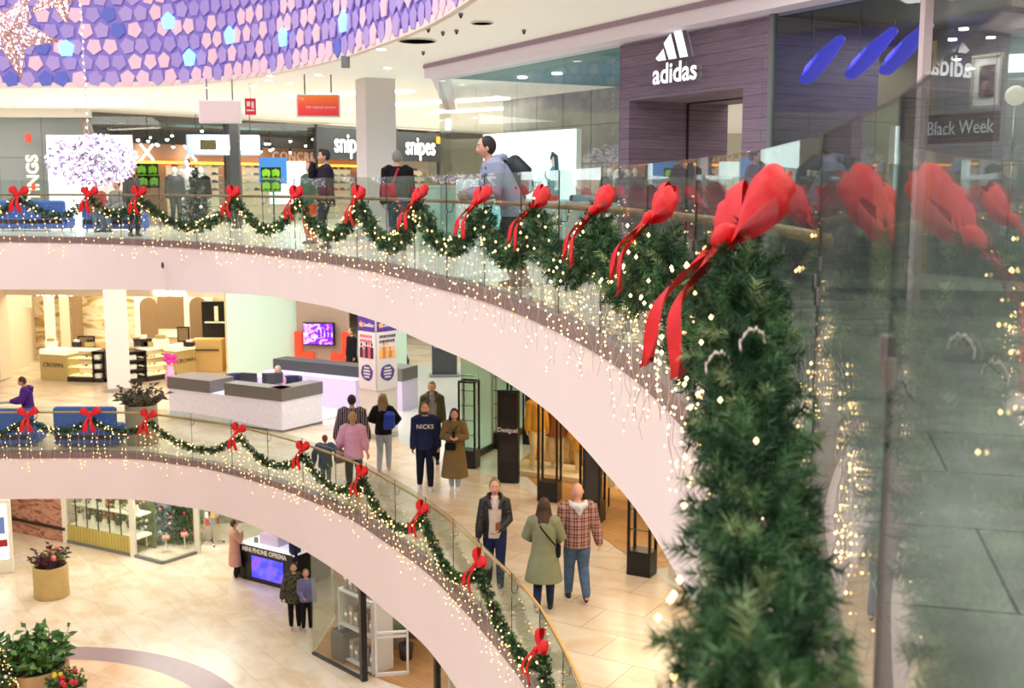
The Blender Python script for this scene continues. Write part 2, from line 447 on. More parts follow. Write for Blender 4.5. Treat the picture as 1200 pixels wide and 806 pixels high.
M_PAVE = mat('pale_paving', (218, 220, 210), .18, var=.04)
# first floor grey stone paving strip beside the fashion shop
b = MB()
pl = [G(x, y, Z1+.004) for x, y in ((430, 430), (600, 425), (700, 500), (800, 640), (790, 690), (712, 625), (600, 565), (540, 545), (470, 520))]
b.add(pl, [tuple(range(len(pl)))], M_PAVE); struct(b.obj('floor_paving'))

# columns
def column(p, w, z0, z1, rz, name, m=M_PINKCOL):
    b = MB(); b.box((p[0], p[1], (z0+z1)/2), (w, w, z1-z0), m, rz, bev=.0)
    b.box((p[0], p[1], z0+.06), (w+.02, w+.02, .12), M_STEEL, rz)
    return struct(b.obj(name))
PA = G(137, 461, Z1); column((PA.x-.1, PA.y+.5), .66, Z1, 8.95, .35, 'wall_column')
PP = G(442, 515, Z1); PPc = (PP.x, PP.y+.42); column(PPc, .66, Z1, 8.95, .82, 'wall_column')
PT = GD(439, 200, 24.2); column((PT.x, PT.y+.35), .66, Z2, ZC, .45, 'wall_column')
b = MB(); b.box((-16.9, 36.2, 7), (1.2, .8, 3.95), M_CREAM); struct(b.obj('wall_column'))

# ---------------------------------------------------------------- lamps and added fill lights
def area(name, loc, sx, sy, e, col=(1, 1, 1), rot=(0, 0, 0), spread=PI):
    l = bpy.data.lights.new(name, 'AREA'); l.shape = 'RECTANGLE'; l.size = sx; l.size_y = sy; l.energy = e; l.color = col; l.spread = spread
    o = bpy.data.objects.new(name, l); COL.objects.link(o); o.location = loc; o.rotation_euler = rot
    return o
# unseen area light added over the void to light the atrium
area('void_fill', (-11, 8, 19.3), 20, 26, 3850, (1, .965, .92))
# unseen fill lights added under the first and ground floor ceilings
for x, y, sx, sy, e, c in ((-12, 31, 9, 5, 330, (1, .9, .74)), (-3.5, 27.5, 4, 6, 230, (1, .95, .88)), (2.6, 14, 2.5, 9, 230, (1, .88, .7)), (-2, 40, 8, 12, 500, (.97, 1, .93)), (-7, 33.5, 4, 3, 110, (.95, 1, .97))):
    area('first_floor_fill', (x, y, 8.93), sx, sy, e, c)
for x, y, sx, sy, e, c in ((-13, 31, 10, 8, 330, (1, .92, .78)), (-2.6, 26, 4, 6, 150, (.98, .95, .92)), (2.9, 16, 2.6, 8, 150, (1, .86, .66)), (-12, 42, 12, 8, 350, (1, .93, .8))):
    area('ground_floor_fill', (x, y, 3.95), sx, sy, e, c)
# second floor ceiling lamps : linear strips seen in the photo, plus added fill lights without fittings
def linlight(p0, p1, w, k):
    a, c = G(*p0, ZC-.02), G(*p1, ZC-.02); d = c-a; rz = math.atan2(d.y, d.x)
    b = MB(); b.box((0, 0, -.01), (d.length, w, .02), M_DL); o = b.obj('ceiling_light', None); o.location = (a+c)/2; o.rotation_euler = (0, 0, rz)
    tag(o, k, 'ceiling light')
linlight((336, 113), (480, 107), .35, 'long white light strip on the ceiling passing behind the square column above the red sign')
linlight((462, 123), (592, 115), .4, 'long white light strip on the ceiling right of the square column, middle one')
linlight((508, 132), (592, 127), .35, 'short white light strip on the far ceiling, lowest of the three strips')
for x, y, sx, sy, e in ((-13, 30.5, 10, 3, 300), (-7, 33, 5, 5, 260), (-4, 42, 5, 8, 380)):
    area('second_floor_fill', (x, y, ZC-.03), sx, sy, e, (1, .97, .92))  # flat fill lights added to brighten the upper floor
area('gallery_fill', (2.6, 4.5, ZC-.04), 1.2, 5, 150, (1, .97, .93)); area('gallery_fill', (1.9, 11, ZC-.04), .8, 3, 90, (1, .97, .93)); area('gallery_fill', (3, -4, ZC-.04), 3, 3, 140, (1, .97, .93))  # unseen fills added over the near gallery to light the garland
w = bpy.data.worlds.new('World'); sc.world = w; w.use_nodes = True
w.node_tree.nodes['Background'].inputs[0].default_value = (.93, .93, 1, 1)
w.node_tree.nodes['Background'].inputs[1].default_value = .55

# ---------------------------------------------------------------- balustrades
def balustrade(K, name, label, s0, s1, pane, mr, zr, zt, rail_end=None, sfix=None):
    rail_end = rail_end or s1
    if sfix: s0 = sfix-pane*int(sfix/pane); s1 = sfix+2*pane*.98
    p0 = K.at(s1)[0]
    t = thing(name, label, 'balustrade', (p0.x, p0.y, K.z))
    n = round((s1-s0)/pane)
    for i in range(n):
        a = K.at(s0+(s1-s0)*i/n+.006, -.05)[0]; c = K.at(s0+(s1-s0)*(i+1)/n-.006, -.05)[0]
        d = c-a; nn = Vector((-d.y, d.x, 0)).normalized()*.004
        b = MB(); b.add([a+nn+Vector((0, 0, .05)), c+nn+Vector((0, 0, .05)), c+nn+Vector((0, 0, zt)), a+nn+Vector((0, 0, zt)),
                         a-nn+Vector((0, 0, .05)), c-nn+Vector((0, 0, .05)), c-nn+Vector((0, 0, zt)), a-nn+Vector((0, 0, zt))],
                        [(0, 1, 2, 3), (7, 6, 5, 4)], M_GLASS)
        b.add(b.v[:8], [(3, 2, 6, 7), (0, 3, 7, 4), (1, 5, 6, 2)], M_GEDGE)
        b.obj('glass_panel', t, world=True)
        br, tv, nv = K.at(s0+(s1-s0)*(i+.0)/n, -.05)
        if s0+(s1-s0)*i/n > rail_end:
            for g, dz in ((.012, .02), (-.045, .05)):
                b = MB(); b.cyl(tuple(br+tv*g+nv*.0+Vector((0, 0, .86+dz-.05))), .013, .05, M_STEEL, 12); b.obj('glass_clamp', t, world=True)
            continue
        b = MB(); q = br-nv*.0
        b.tube([q+Vector((0, 0, zr-.12)), q-nv*.07+Vector((0, 0, zr-.12)), q-nv*.09+Vector((0, 0, zr-.02))], .006, M_DARK, 6)
        b.cyl((q.x, q.y, K.z+zr-.15), .017, .055, M_STEEL, 10)
        b.obj('rail_bracket', t, world=True)
    b = MB(); pts = [K.at(s, -.15)[0]+Vector((0, 0, zr)) for s in np.arange(s0, rail_end, .25)]
    b.tube(pts, (.03, .022) if False else .024, mr, 10); b.obj('handrail', t, world=True)
    return t
balustrade(K2, 'glass_balustrade', 'upper curved glass balustrade with brown handrail, above the higher pink balcony front', 0, K2.L-.0, 1.32, M_RAILW, .98, 1.29, K2.find(868)-.2, K2.find(1052, -.05))
balustrade(K1, 'glass_balustrade', 'middle floor curved glass balustrade with golden wooden handrail, above the lower pink balcony front', 0, K1.L, 1.32, M_RAILG, .98, 1.14)
# round steel clamps on the near glass joints
# ---------------------------------------------------------------- garlands
def needles(path, rad, per_m, nn, nl, nw, seed, mats=(M_LEAF1, M_LEAF2, M_LEAF3), wts=(.5, .38, .12), taper=True):
    rg = np.random.default_rng(seed)
    P = np.array([tuple(p) for p in path]); d = np.linalg.norm(np.diff(P, axis=0), axis=1); S = np.concatenate([[0], np.cumsum(d)]); L = S[-1]
    ns = int(L*per_m)
    s = rg.uniform(0, L, ns); base = np.stack([np.interp(s, S, P[:, k]) for k in range(3)], 1)
    s2 = np.clip(s+.05, 0, L); s1 = np.clip(s-.05, 0, L)
    tan = np.stack([np.interp(s2, S, P[:, k])-np.interp(s1, S, P[:, k]) for k in range(3)], 1); tan /= np.linalg.norm(tan, axis=1)[:, None]+1e-9
    r = rg.normal(size=(ns, 3)); r -= tan*(r*tan).sum(1)[:, None]; r /= np.linalg.norm(r, axis=1)[:, None]
    dirv = r+tan*rg.uniform(-.9, .9, (ns, 1)); dirv /= np.linalg.norm(dirv, axis=1)[:, None]
    ln = rad*rg.uniform(.55, 1.05, ns)
    # needles
    T = np.repeat(np.arange(ns), nn); N = ns*nn
    f = rg.uniform(.15, 1, N)**.7
    root = base[T]+dirv[T]*(ln[T]*f)[:, None]
    q = rg.normal(size=(N, 3)); q -= dirv[T]*(q*dirv[T]).sum(1)[:, None]; q /= np.linalg.norm(q, axis=1)[:, None]
    nd = dirv[T]*rg.uniform(.45, .95, (N, 1))+q; nd /= np.linalg.norm(nd, axis=1)[:, None]
    l = nl*rg.uniform(.6, 1.1, N)
    sd = np.cross(nd, rg.normal(size=(N, 3))); sd /= np.linalg.norm(sd, axis=1)[:, None]
    V = np.empty((N, 3, 3)); V[:, 0] = root-sd*nw/2; V[:, 1] = root+sd*nw/2; V[:, 2] = root+nd*l[:, None]
    mi = rg.choice(len(mats), ns, p=wts)[T]
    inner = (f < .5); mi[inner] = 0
    return V.reshape(-1, 3), mi
def tri_obj(name, V, mi, mats, parent=None, origin=None):
    me = bpy.data.meshes.new(name); n = len(V)
    o0 = np.array(tuple(origin)) if origin is not None else np.zeros(3)
    me.vertices.add(n); me.vertices.foreach_set('co', (V-o0).astype(np.float32).ravel())
    me.loops.add(n); me.loops.foreach_set('vertex_index', np.arange(n, dtype=np.int32))
    me.polygons.add(n//3); me.polygons.foreach_set('loop_start', np.arange(0, n, 3, dtype=np.int32))
    for m in mats: me.materials.append(m)
    me.polygons.foreach_set('material_index', mi.astype(np.int32)); me.update(); me.validate()
    o = bpy.data.objects.new(name, me); COL.objects.link(o)
    if parent is not None: o.parent = parent
    elif origin is not None: o.location = origin
    return o
OCT = np.array([(1, 0, 0), (0, 1, 0), (-1, 0, 0), (0, -1, 0), (0, 0, 1.3), (0, 0, -1.3)])
OF = [(0, 1, 4), (1, 2, 4), (2, 3, 4), (3, 0, 4), (1, 0, 5), (2, 1, 5), (3, 2, 5), (0, 3, 5)]
def bulbs(b, pts, r, m):
    for p in pts: b.add([(p[0]+o[0]*r, p[1]+o[1]*r, p[2]+o[2]*r) for o in OCT], OF, m, True)
def swag_path(K, s0, s1, z0, z1, dip, off, n=26, power=2):
    out = []
    for i in range(n+1):
        t = i/n; s = s0+(s1-s0)*t
        p = K.at(s, off)[0]; z = z0+(z1-z0)*t-dip*(1-abs(2*t-1)**power)
        out.append(Vector((p.x, p.y, K.z+z)))
    return out
def make_garland(K, s0, s1, idx, label, group, near, dip=.5, zh=.92, rad=None, z0=None, z1=None, power=2):
    path = swag_path(K, s0, s1, zh if z0 is None else z0, zh if z1 is None else z1, dip, .0+(rad or .13)*.9, power=power)
    rad = rad or .13
    cfg = {0: (110, 16, .05, .020), 1: (150, 26, .048, .012), 2: (190, 46, .045, .0065), 3: (330, 100, .042, .0034)}[near]
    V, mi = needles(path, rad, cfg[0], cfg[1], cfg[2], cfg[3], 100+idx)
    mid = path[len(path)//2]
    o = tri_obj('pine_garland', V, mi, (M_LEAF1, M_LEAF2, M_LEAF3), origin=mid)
    tag(o, label, 'garland', group)
    b = MB(); b.tube(path, .02 if near < 2 else .012, M_TWIG, 6); q = b.obj('stem', o); q.data.transform(Matrix.Translation(-mid))
    rg = random.Random(idx); b = MB(); pts = []
    L = sum((path[i+1]-path[i]).length for i in range(len(path)-1))
    for k in range(int(L*(11 if near < 2 else 12))):
        t = rg.random()*(len(path)-1.001); i = int(t); p = path[i].lerp(path[i+1], t-i)
        a = rg.uniform(0, 2*PI); e = K.at(s0+(s1-s0)*t/(len(path)-1))[2]
        pts.append(p+(e*abs(math.cos(a))+Vector((0, 0, math.sin(a))))*rad*rg.uniform(.75, 1.02))
    bulbs(b, pts, {0: .0135, 1: .012, 2: .009, 3: .0055}[near], M_BULBF if near < 2 else M_BULB)
    q = b.obj('fairy_lights', o); q.data.transform(Matrix.Translation(-mid)); q['kind'] = 'stuff'
    return path
def icicles(K, s0, s1, path, idx, label, group, near, dens, drop=(.35, .65)):
    rg = random.Random(500+idx); b = MB(); w = MB()
    s = s0+.05; mid = K.at((s0+s1)/2, .05, .6)[0]
    while s < s1:
        t = (s-s0)/(s1-s0)*(len(path)-1); i = min(int(t), len(path)-2); p = path[i].lerp(path[i+1], t-i)
        q0, tv, nv = K.at(s, .05)
        z = p.z-.05; zend = K.z+rg.uniform(-drop[1]+.35, .12); pts = [Vector((q0.x, q0.y, z))]
        side = 0
        while z > zend:
            z -= .09; side += rg.uniform(-.03, .03)
            pts.append(Vector((q0.x, q0.y, z))+tv*side+nv*rg.uniform(.0, .05))
        w.tube(pts, {0: .003, 1: .0025, 2: .0022, 3: .0015}[near], M_WIRE, 3, cap=False)
        bl = [x+nv*rg.uniform(0, .02) for x in pts[1:] if rg.random() < (.5 if near < 3 else .35)]
        if near >= 2:   # short side twigs
            for x in list(bl)[::2]:
                e = x+tv*rg.uniform(-.07, .07)-Vector((0, 0, rg.uniform(.02, .07))); w.tube([x, e], .0015, M_WIRE, 3, cap=False); bl.append(e)
        bulbs(b, bl, {0: .0105, 1: .009, 2: .0065, 3: .0035}[near], M_BULBF if near < 2 else M_BULB)
        s += dens*rg.uniform(.6, 1.4)
    o = w.obj('icicle_lights', None, origin=mid); tag(o, label, 'string lights', group)
    q = b.obj('bulbs', o); q.data.transform(Matrix.Translation(-mid)); q['kind'] = 'stuff'
# ---------------------------------------------------------------- bows
def bow_parts(root, seed=0, spreadx=1.0, big=1.0):
    rg = random.Random(seed)
    for sgn in (-1, 1):
        a = Vector((sgn*.84*spreadx, 0, .56)).normalized(); bdir = Vector((a.z*sgn, 0, -a.x*sgn))
        L = .27*big; N = 18; vs = []
        W = 7
        for i in range(N+1):
            t = i/N; r = L*math.sin(PI*t)**.75; dy = -.036*math.sin(2*PI*t)*big
            wd = (.02+.046*abs(math.sin(2*PI*t))**.8+.022*math.sin(PI*t))*big
            for k in range(W):
                u = k/(W-1)-.5
                cup = -.02*math.cos(u*PI)*(1 if t < .5 else -1)*math.sin(PI*t)
                cr = .008*math.sin(u*14+t*5)*math.sin(PI*t)
                vs.append(a*(r-.12*abs(u)**2*L)+bdir*(u*2*wd)+Vector((0, dy+cup+cr-.012*sgn, 0)))
        fs = [(i*W+k, i*W+k+1, (i+1)*W+k+1, (i+1)*W+k) for i in range(N) for k in range(W-1)]
        b = MB(); b.add(vs, fs, M_RED, True); b.obj('ribbon_loop', root)
        # tail
        N = 14; vs = []
        for i in range(N+1):
            t = i/N; x = sgn*(.01+.10*t*spreadx+.012*math.sin(t*7+sgn)); z = -.40*big*t; y = -.035-.045*math.sin(t*PI)+.02*sgn*t
            wd = (.022+.045*t)*big
            for k in range(3):
                u = k-1
                zz = z+(.05*(1-abs(u))*(1 if t == 1 else 0))
                vs.append(Vector((x+u*wd, y+.014*math.cos(u*2)+.01*math.sin(t*9+u), zz)))
        b = MB(); b.add(vs, [(i*3+k, i*3+k+1, (i+1)*3+k+1, (i+1)*3+k) for i in range(N) for k in range(2)], M_RED, True); b.obj('ribbon_tail', root)
    b = MB(); b.ell((0, -.03, 0), (.035, .035, .042), M_RED, 12, 8); b.obj('knot', root)
def bow(loc, nv, label, group, tree=None, root0=None, rx=0, ry=0, sc_=1):
    rz = math.atan2(nv.y, nv.x)+PI/2
    if root0 is None:
        t = thing('ribbon_bow', label, 'bow', loc, rz, group); bow_parts(t)
    else:
        t = dup(root0, loc, rz, label, tree)
    t.rotation_euler = (rx, ry, rz); t.scale = (sc_,)*3
    return t

B2X = [22, 105, 163, 273, 347, 420, 490, 562, 630, 703, 772, 868]
B1X = [32, 105, 173, 278, 353, 422, 492, 558, 630]
S2 = [K2.find(x) for x in B2X]; S1 = [K1.find(x) for x in B1X]
where2 = ['leftmost, over the blue sofa', 'second from the left, beside a seated person', 'third from the left', 'below the blank white hanging sign', 'left of the man in the dark suit', 'below the square column',
          'in front of the person carrying a red bag', 'in front of the leaning man', 'just right of the leaning man, against the white screen', 'right of the white screen', 'second nearest to the viewer', 'nearest to the viewer, big and bright']
first = None; tr = None
rb = random.Random(5)
for i, (s, wl) in enumerate(zip(S2, where2)):
    p, tv, nv = K2.at(s, .16, .98)
    lab = 'red bow on the upper balustrade, '+wl
    if i >= 8: nv = (nv+Vector((0, .10 if i < 11 else -.2, 0))).normalized()
    o = bow(p, nv, lab, 'red bows on the upper balustrade', tr, first, rx=-.2 if i < 6 else -.45, ry=rb.uniform(-.12, .12), sc_=1.0 if i < 11 else 1.15)
    if first is None: first = o; tr = tree_of(o)
where1 = ['leftmost, below the purple hoodie', 'second from the left, against the blue sofa', 'below the potted plant', 'in front of the white information desk', 'left of the small child',
          'below the woman in the pink jumper', 'left of the woman in the black jacket', 'above the shop with the white shelf', 'lowest one, cut by the bottom edge']
for i, (s, wl) in enumerate(zip(S1, where1)):
    p, tv, nv = K1.at(s, .13, .96)
    bow(p, nv, 'red bow on the middle balustrade, '+wl, 'red bows on the middle floor balustrade', tr, first, rx=-.3, ry=rb.uniform(-.1, .1), sc_=1.0)
# garlands : upper floor
E2 = [S2[0]-2.2]+S2
names2 = ['leaving the left edge of the picture', 'between the first and second bows from the left', 'between the second and third bows from the left', 'long one before the shop mannequins', 'below the red hanging sign',
          'at the feet of the man in the suit', 'below the person carrying a red bag', 'left of the leaning man', 'in front of the leaning man', 'in front of the white screen', 'in front of the grey doorway', 'thick one ending at the nearest bow']
for i in range(len(E2)-1):
    dist = K2.at((E2[i]+E2[i+1])/2)[0].length
    nr = 0 if i < 6 else (1 if i < 9 else 2)
    ln = E2[i+1]-E2[i]
    rad = .13 if i < 6 else (.15 if i < 9 else .16)
    pth = make_garland(K2, E2[i], E2[i+1], i, 'lit pine garland on the upper balustrade, '+names2[i], 'pine garlands on the upper balustrade', nr, dip=min(.55, .15*ln+.1), rad=rad)
    icicles(K2, E2[i], E2[i+1], pth, i, 'icicle lights hanging from upper balustrade, '+names2[i], 'icicle lights on the upper balustrade', nr, .16 if nr < 2 else .10)
# the big garland nearest to the viewer
pth = make_garland(K2, S2[-1], K2.L-.95, 40, 'large green pine garland in the right foreground hanging from the nearest red bow', 'pine garlands on the upper balustrade', 3, dip=.42, rad=.165, z0=.90, z1=.72, power=2.2)
icicles(K2, S2[-1], K2.L-.95, pth, 40, 'hanging icicle light strings behind the large foreground garland', 'icicle lights on the upper balustrade', 3, .2)
E1 = [S1[0]-2.2]+S1+[S1[-1]+2.2]
names1 = ['leaving the left edge of the picture', 'left end, between the first two bows', 'passing in front of the blue sofa', 'in front of the information desk', 'left of the small child', 'below the family walking away',
          'below the couple walking towards the viewer', 'left of the woman in the black jacket', 'below the woman in the green coat', 'cut by the bottom edge']
for i in range(len(E1)-1):
    ln = E1[i+1]-E1[i]
    pth = make_garland(K1, E1[i], E1[i+1], 60+i, 'lit pine garland on the middle balustrade, '+names1[i], 'pine garlands on the middle balustrade', 0 if i < 7 else 1, dip=min(.5, .14*ln+.08), zh=.86, rad=.105)
    icicles(K1, E1[i], E1[i+1], pth, 60+i, 'icicle lights hanging from middle balustrade, '+names1[i], 'icicle lights on the middle balustrade', 0 if i < 7 else 1, .13)
# ================================================================ PEOPLE
def remeshed(b, name, m, parent, voxel, smooth=3, fac=.5):
    me = bpy.data.meshes.new('tmp'); me.from_pydata(b.v, [], b.f); me.update()
    o = bpy.data.objects.new('tmp', me); COL.objects.link(o)
    md = o.modifiers.new('r', 'REMESH'); md.mode = 'VOXEL'; md.voxel_size = voxel; md.adaptivity = 0
    if smooth:
        s = o.modifiers.new('s', 'SMOOTH'); s.factor = fac; s.iterations = smooth
    dg = bpy.context.evaluated_depsgraph_get(); dg.update()
    nm = bpy.data.meshes.new_from_object(o.evaluated_get(dg)); nm.name = name
    bpy.data.objects.remove(o); bpy.data.meshes.remove(me)
    nm.materials.clear(); nm.materials.append(m)
    nm.polygons.foreach_set('use_smooth', [True]*len(nm.polygons)); nm.polygons.foreach_set('material_index', [0]*len(nm.polygons)); nm.update()
    q = bpy.data.objects.new(name, nm); COL.objects.link(q); q.parent = parent
    return q
def ik(a, b, l1, l2, pole):
    a, b = Vector(a), Vector(b); d = b-a; L = min(d.length, (l1+l2)*.999); d = d.normalized()
    b2 = a+d*L; x = (l1*l1-l2*l2+L*L)/(2*L); h = math.sqrt(max(0, l1*l1-x*x))
    p = Vector(pole); p = (p-d*p.dot(d)); p = p.normalized() if p.length > 1e-5 else d.orthogonal()
    return a+d*x+p*h, b2
HAIR = {'brown': mat('hair_brown', (74, 48, 34), .6, bump=.5, bscale=120, var=.25, vscale=60), 'dark': mat('hair_dark', (34, 26, 22), .55, bump=.5, bscale=120), 'blond': mat('hair_blond', (176, 138, 92), .6, bump=.5, bscale=120, var=.2, vscale=60),
        'grey': mat('hair_grey', (150, 144, 140), .6, bump=.5, bscale=120), 'fair': mat('hair_fair', (150, 122, 84), .6, bump=.5, bscale=120, var=.25, vscale=60), 'red': mat('hair_auburn', (136, 74, 42), .6, bump=.5, bscale=120)}
M_EYE = mat('eye_dark', (30, 24, 22), .3); M_EYEW = mat('eye_white', (236, 232, 228), .3); M_LIP = mat('lips', (176, 88, 84), .5)
M_SOLEW = mat('sole_white', (236, 236, 236), .5); M_SHOEB = mat('shoe_black', (24, 24, 26), .5)
def person(label, p, yaw, h=1.75, skin=None, hair='brown', hstyle='short', top=None, bottom=None, shoes=None, coat=None, feet=None, hands=None, poles=None,
           lean=0.0, hip=.93, head=(0, 0), seated=False, female=False, group=None, vox=.008, sleeve=1.0, top_hem=.84, top_fat=.018, wide=1.0, belly=0.0, coat_hem=.5, flare=.05, hood=None, inner=None, openf=False, knees=None, bald=False, curl=.9, thick=0):
    s = h/1.78
    skin = skin or M_SKIN
    root = thing('person', label, 'person', p, yaw, group); root.scale = (s, s, s)
    hipz = hip; HB = hip; DZ = 0.0; cl, sl = math.cos(lean), math.sin(lean)
    def T(z, x=0, y=0):
        z = z-(.93-hipz) if z > hipz+.16 and hipz < .9 else z
        if z <= hipz: return Vector((x, y, z))
        zz = z-hipz; return Vector((x, y*cl-zz*sl, hipz+zz*cl+y*sl))
    sw = .178*wide*(.9 if female else 1)
    feet = feet or [(-.1, 0, 0), (.1, -.02, 0)]
    # feet: (x, y, z lift[, toe pitch])
    legs = []
    for i, f in enumerate(feet):
        sx = -1 if i == 0 else 1
        H = Vector((sx*.09, 0, hipz)); A = Vector((f[0], f[1], f[2]+.09))
        pole = (0, -1, 0.15) if not knees else knees[i]
        K_, A_ = ik(H, A, .44, .42, pole); legs.append((H, K_, A_, f[3] if len(f) > 3 else 0))
    hands = hands or [(-sw-.08, -.04, .82), (sw+.08, -.04, .82)]
    poles = poles or [(-.5, 1, -.2), (.5, 1, -.2)]
    arms = []
    for i, hd in enumerate(hands):
        sx = -1 if i == 0 else 1
        S_ = T(1.43, sx*sw, .005); E_, W_ = ik(S_, hd, .295, .27, poles[i]); arms.append((S_, E_, W_))
    def eloft(b, rings, n=16):
        rs = []
        for r in rings:
            z, rx, ry = r[:3]; yo = r[3] if len(r) > 3 else 0
            rs.append([T(z, rx*math.cos(2*PI*i/n)*(1-.0*abs(math.sin(2*PI*i/n))), ry*math.sin(2*PI*i/n)+yo) for i in range(n)])
        b.loft(rs, skin)
    fm = .93 if female else 1.0
    # ---- body
    b = MB()
    eloft(b, [(hipz-.1, .12, .09), (hipz, .155, .11), (1.08, .125*fm, .092+belly), (1.25, .148*fm, .108+belly*.5), (1.38, .165*wide*fm, .108), (1.45, .13*wide*fm, .085), (1.49, .07, .065), (1.52, .055, .058)])
    nk = T(1.50, 0, .0); hy, hp = head
    Rh = Euler((0, 0, hy)).to_matrix() @ Euler((hp+lean*.55, 0, 0)).to_matrix()
    hc = T(1.54, 0, -.0)+Rh @ Vector((0, -.018, .115))
    b.tube([T(1.44, 0, .01), T(1.53, 0, 0), hc+Rh @ Vector((0, .02, -.05))], [.062, .05*fm, .05], skin, 12, ball=True)
    def hf(q):
        z = q.z/.118; y = q.y
        if z < 0: q = Vector((q.x*(1-.32*z*z), q.y*(1-.22*z*z) if y < 0 else q.y*(1-.5*z*z), q.z))
        if y < 0:
            ax = abs(q.x)
            if abs(q.z) < .05 and ax < .018: q.y -= .017*(1-ax/.018)*(1-abs(q.z+.02)/.05 if abs(q.z+.02) < .05 else 0)*1.3
            if .0 < q.z < .035 and .012 < ax < .05: q.y += .007
        return q
    b.ell(hc, (.081, .100, .124), skin, 32, 24, rot=Rh, fn=hf)
    b.ell(hc+Rh @ Vector((0, -.10, -.018)), (.013, .016, .02), skin, 8, 6, rot=Rh)
    for sx in (-1, 1): b.ell(hc+Rh @ Vector((sx*.082, .012, -.005)), (.012, .02, .032), skin, 8, 6, rot=Rh)
    for i, (S_, E_, W_) in enumerate(arms):
        b.tube([S_, S_.lerp(E_, .5), E_, E_.lerp(W_, .35), W_], [.052*wide, .046, .038, .038, .026], skin, 10, ball=True)
        d = (W_-E_).normalized(); side = Vector((1 if i == 0 else -1, -.6, 0)); side = (side-d*side.dot(d)).normalized(); pn = side  # palm normal
        wv = d.cross(pn).normalized()
        pc = W_+d*.045
        b.tube([W_-d*.01, W_+d*.03, W_+d*.085], [(.022, .026), (.017, .040), (.014, .040)], skin, 10, side=pn, ball=True)
        for k in range(4):
            o_ = W_+d*.08+wv*((k-1.5)*.0205); ln = (.066, .076, .072, .056)[k]; q = o_; pts = [q-d*.02, q]; a = .15
            for j, fr in enumerate((.42, .33, .25)):
                a += curl*(.35, .55, .35)[j]; q = q+(d*math.cos(a)+pn*math.sin(a))*ln*fr; pts.append(q)
            b.tube(pts, [.0095, .0095, .009, .0082, .007], skin, 7, ball=True)
        fw = wv*(1 if (wv.y < 0) == True else -1)
        tb = W_+d*.03+fw*.032; b.tube([tb-d*.01, tb+fw*.022+d*.022+pn*.006, tb+fw*.026+d*.052+pn*.02], [.012, .0105, .0085], skin, 7, ball=True)
    for i, (H, K_, A_, tp) in enumerate(legs):
        b.tube([H+Vector((0, 0, .02)), H.lerp(K_, .5), K_, K_.lerp(A_, .35), A_], [.085, .07, .052, .052, .034], skin, 12, ball=True)
        b.tube([A_+Vector((0, .03, -.05)), A_+Vector((0, -.12, -.06))], [.03, .026], skin, 8, ball=True)
    remeshed(b, 'body', skin, root, vox, 2, .4)
    # ---- face details
    if vox <= .0095:
        e = MB()
        for sx in (-1, 1):
            c = hc+Rh @ Vector((sx*.031, -.086, .016)); e.ell(c, (.012, .007, .0065), M_EYEW, 8, 6, rot=Rh)
            e.ell(c+Rh @ Vector((0, -.0045, 0)), (.0055, .004, .0055), M_EYE, 8, 6, rot=Rh)
            e.tube([hc+Rh @ Vector((sx*.014, -.0885, .034)), hc+Rh @ Vector((sx*.032, -.088, .040)), hc+Rh @ Vector((sx*.048, -.078, .034))], .004, HAIR.get(hair, M_EYE) if not bald else HAIR['fair'], 5)
        e.obj('eyes', root)
        e = MB(); e.ell(hc+Rh @ Vector((0, -.089, -.06)), (.022, .008, .0075), M_LIP, 10, 6, rot=Rh); e.obj('mouth', root)
    # ---- hair
    if not bald:
        m = HAIR[hair]; b = MB()
        def hh(q): # keep the face clear
            return q
        b.ell(hc+Rh @ Vector((0, .024, .024)), (.092, .100, .116), m, 20, 14, rot=Rh)
        if hstyle in ('long', 'shoulder', 'bob'):
            ln = {'long': .36, 'shoulder': .25, 'bob': .13}[hstyle]
            for sx in (-1, -.5, 0, .5, 1):
                t0 = hc+Rh @ Vector((sx*.058, .035+.03*(1-abs(sx)), .03)); t1 = hc+Rh @ Vector((sx*.078, .06*(1-abs(sx)*.6)+.005, -.09))
                t2 = T(1.54-ln*.5, sx*.095, .085 if abs(sx) < .9 else .03); t3 = T(1.56-ln, sx*.085, .115 if abs(sx) < .9 else .06)
                b.tube([t0, t1, t2, t3], [.04, .045, .048, .022], m, 10, ball=True)
        elif hstyle == 'bun':
            b.ell(hc+Rh @ Vector((0, .03, .135)), (.045, .045, .035), m, 10, 8)
        elif hstyle == 'quiff':
            b.ell(hc+Rh @ Vector((0, -.035, .115)), (.055, .05, .035), m, 10, 8, rot=Rh)
        elif hstyle == 'ponybob':
            b.ell(hc+Rh @ Vector((0, .07, -.03)), (.06, .05, .08), m, 10, 8, rot=Rh); b.ell(hc+Rh @ Vector((0, .09, -.1)), (.03, .03, .05), m, 10, 8, rot=Rh)
        remeshed(b, 'hair', m, root, max(.009, vox), 2)
    # ---- trousers
    if bottom:
        b = MB()
        eloft(b, [(hipz-.13, .135, .105), (hipz-.02, .172, .128), (hipz+.07, .158, .118), (hipz+.12, .145*fm, .11+belly)])
        for i, (H, K_, A_, tp) in enumerate(legs):
            k = 1+thick*.25
            b.tube([H+Vector((0, 0, .03)), H.lerp(K_, .45), K_, K_.lerp(A_, .4), A_+Vector((0, 0, .01))], [.104, .094*k, .074*k, .070*k, .055*k], skin, 12, ball=True)
        remeshed(b, 'trousers', bottom, root, max(vox, .009), 2)
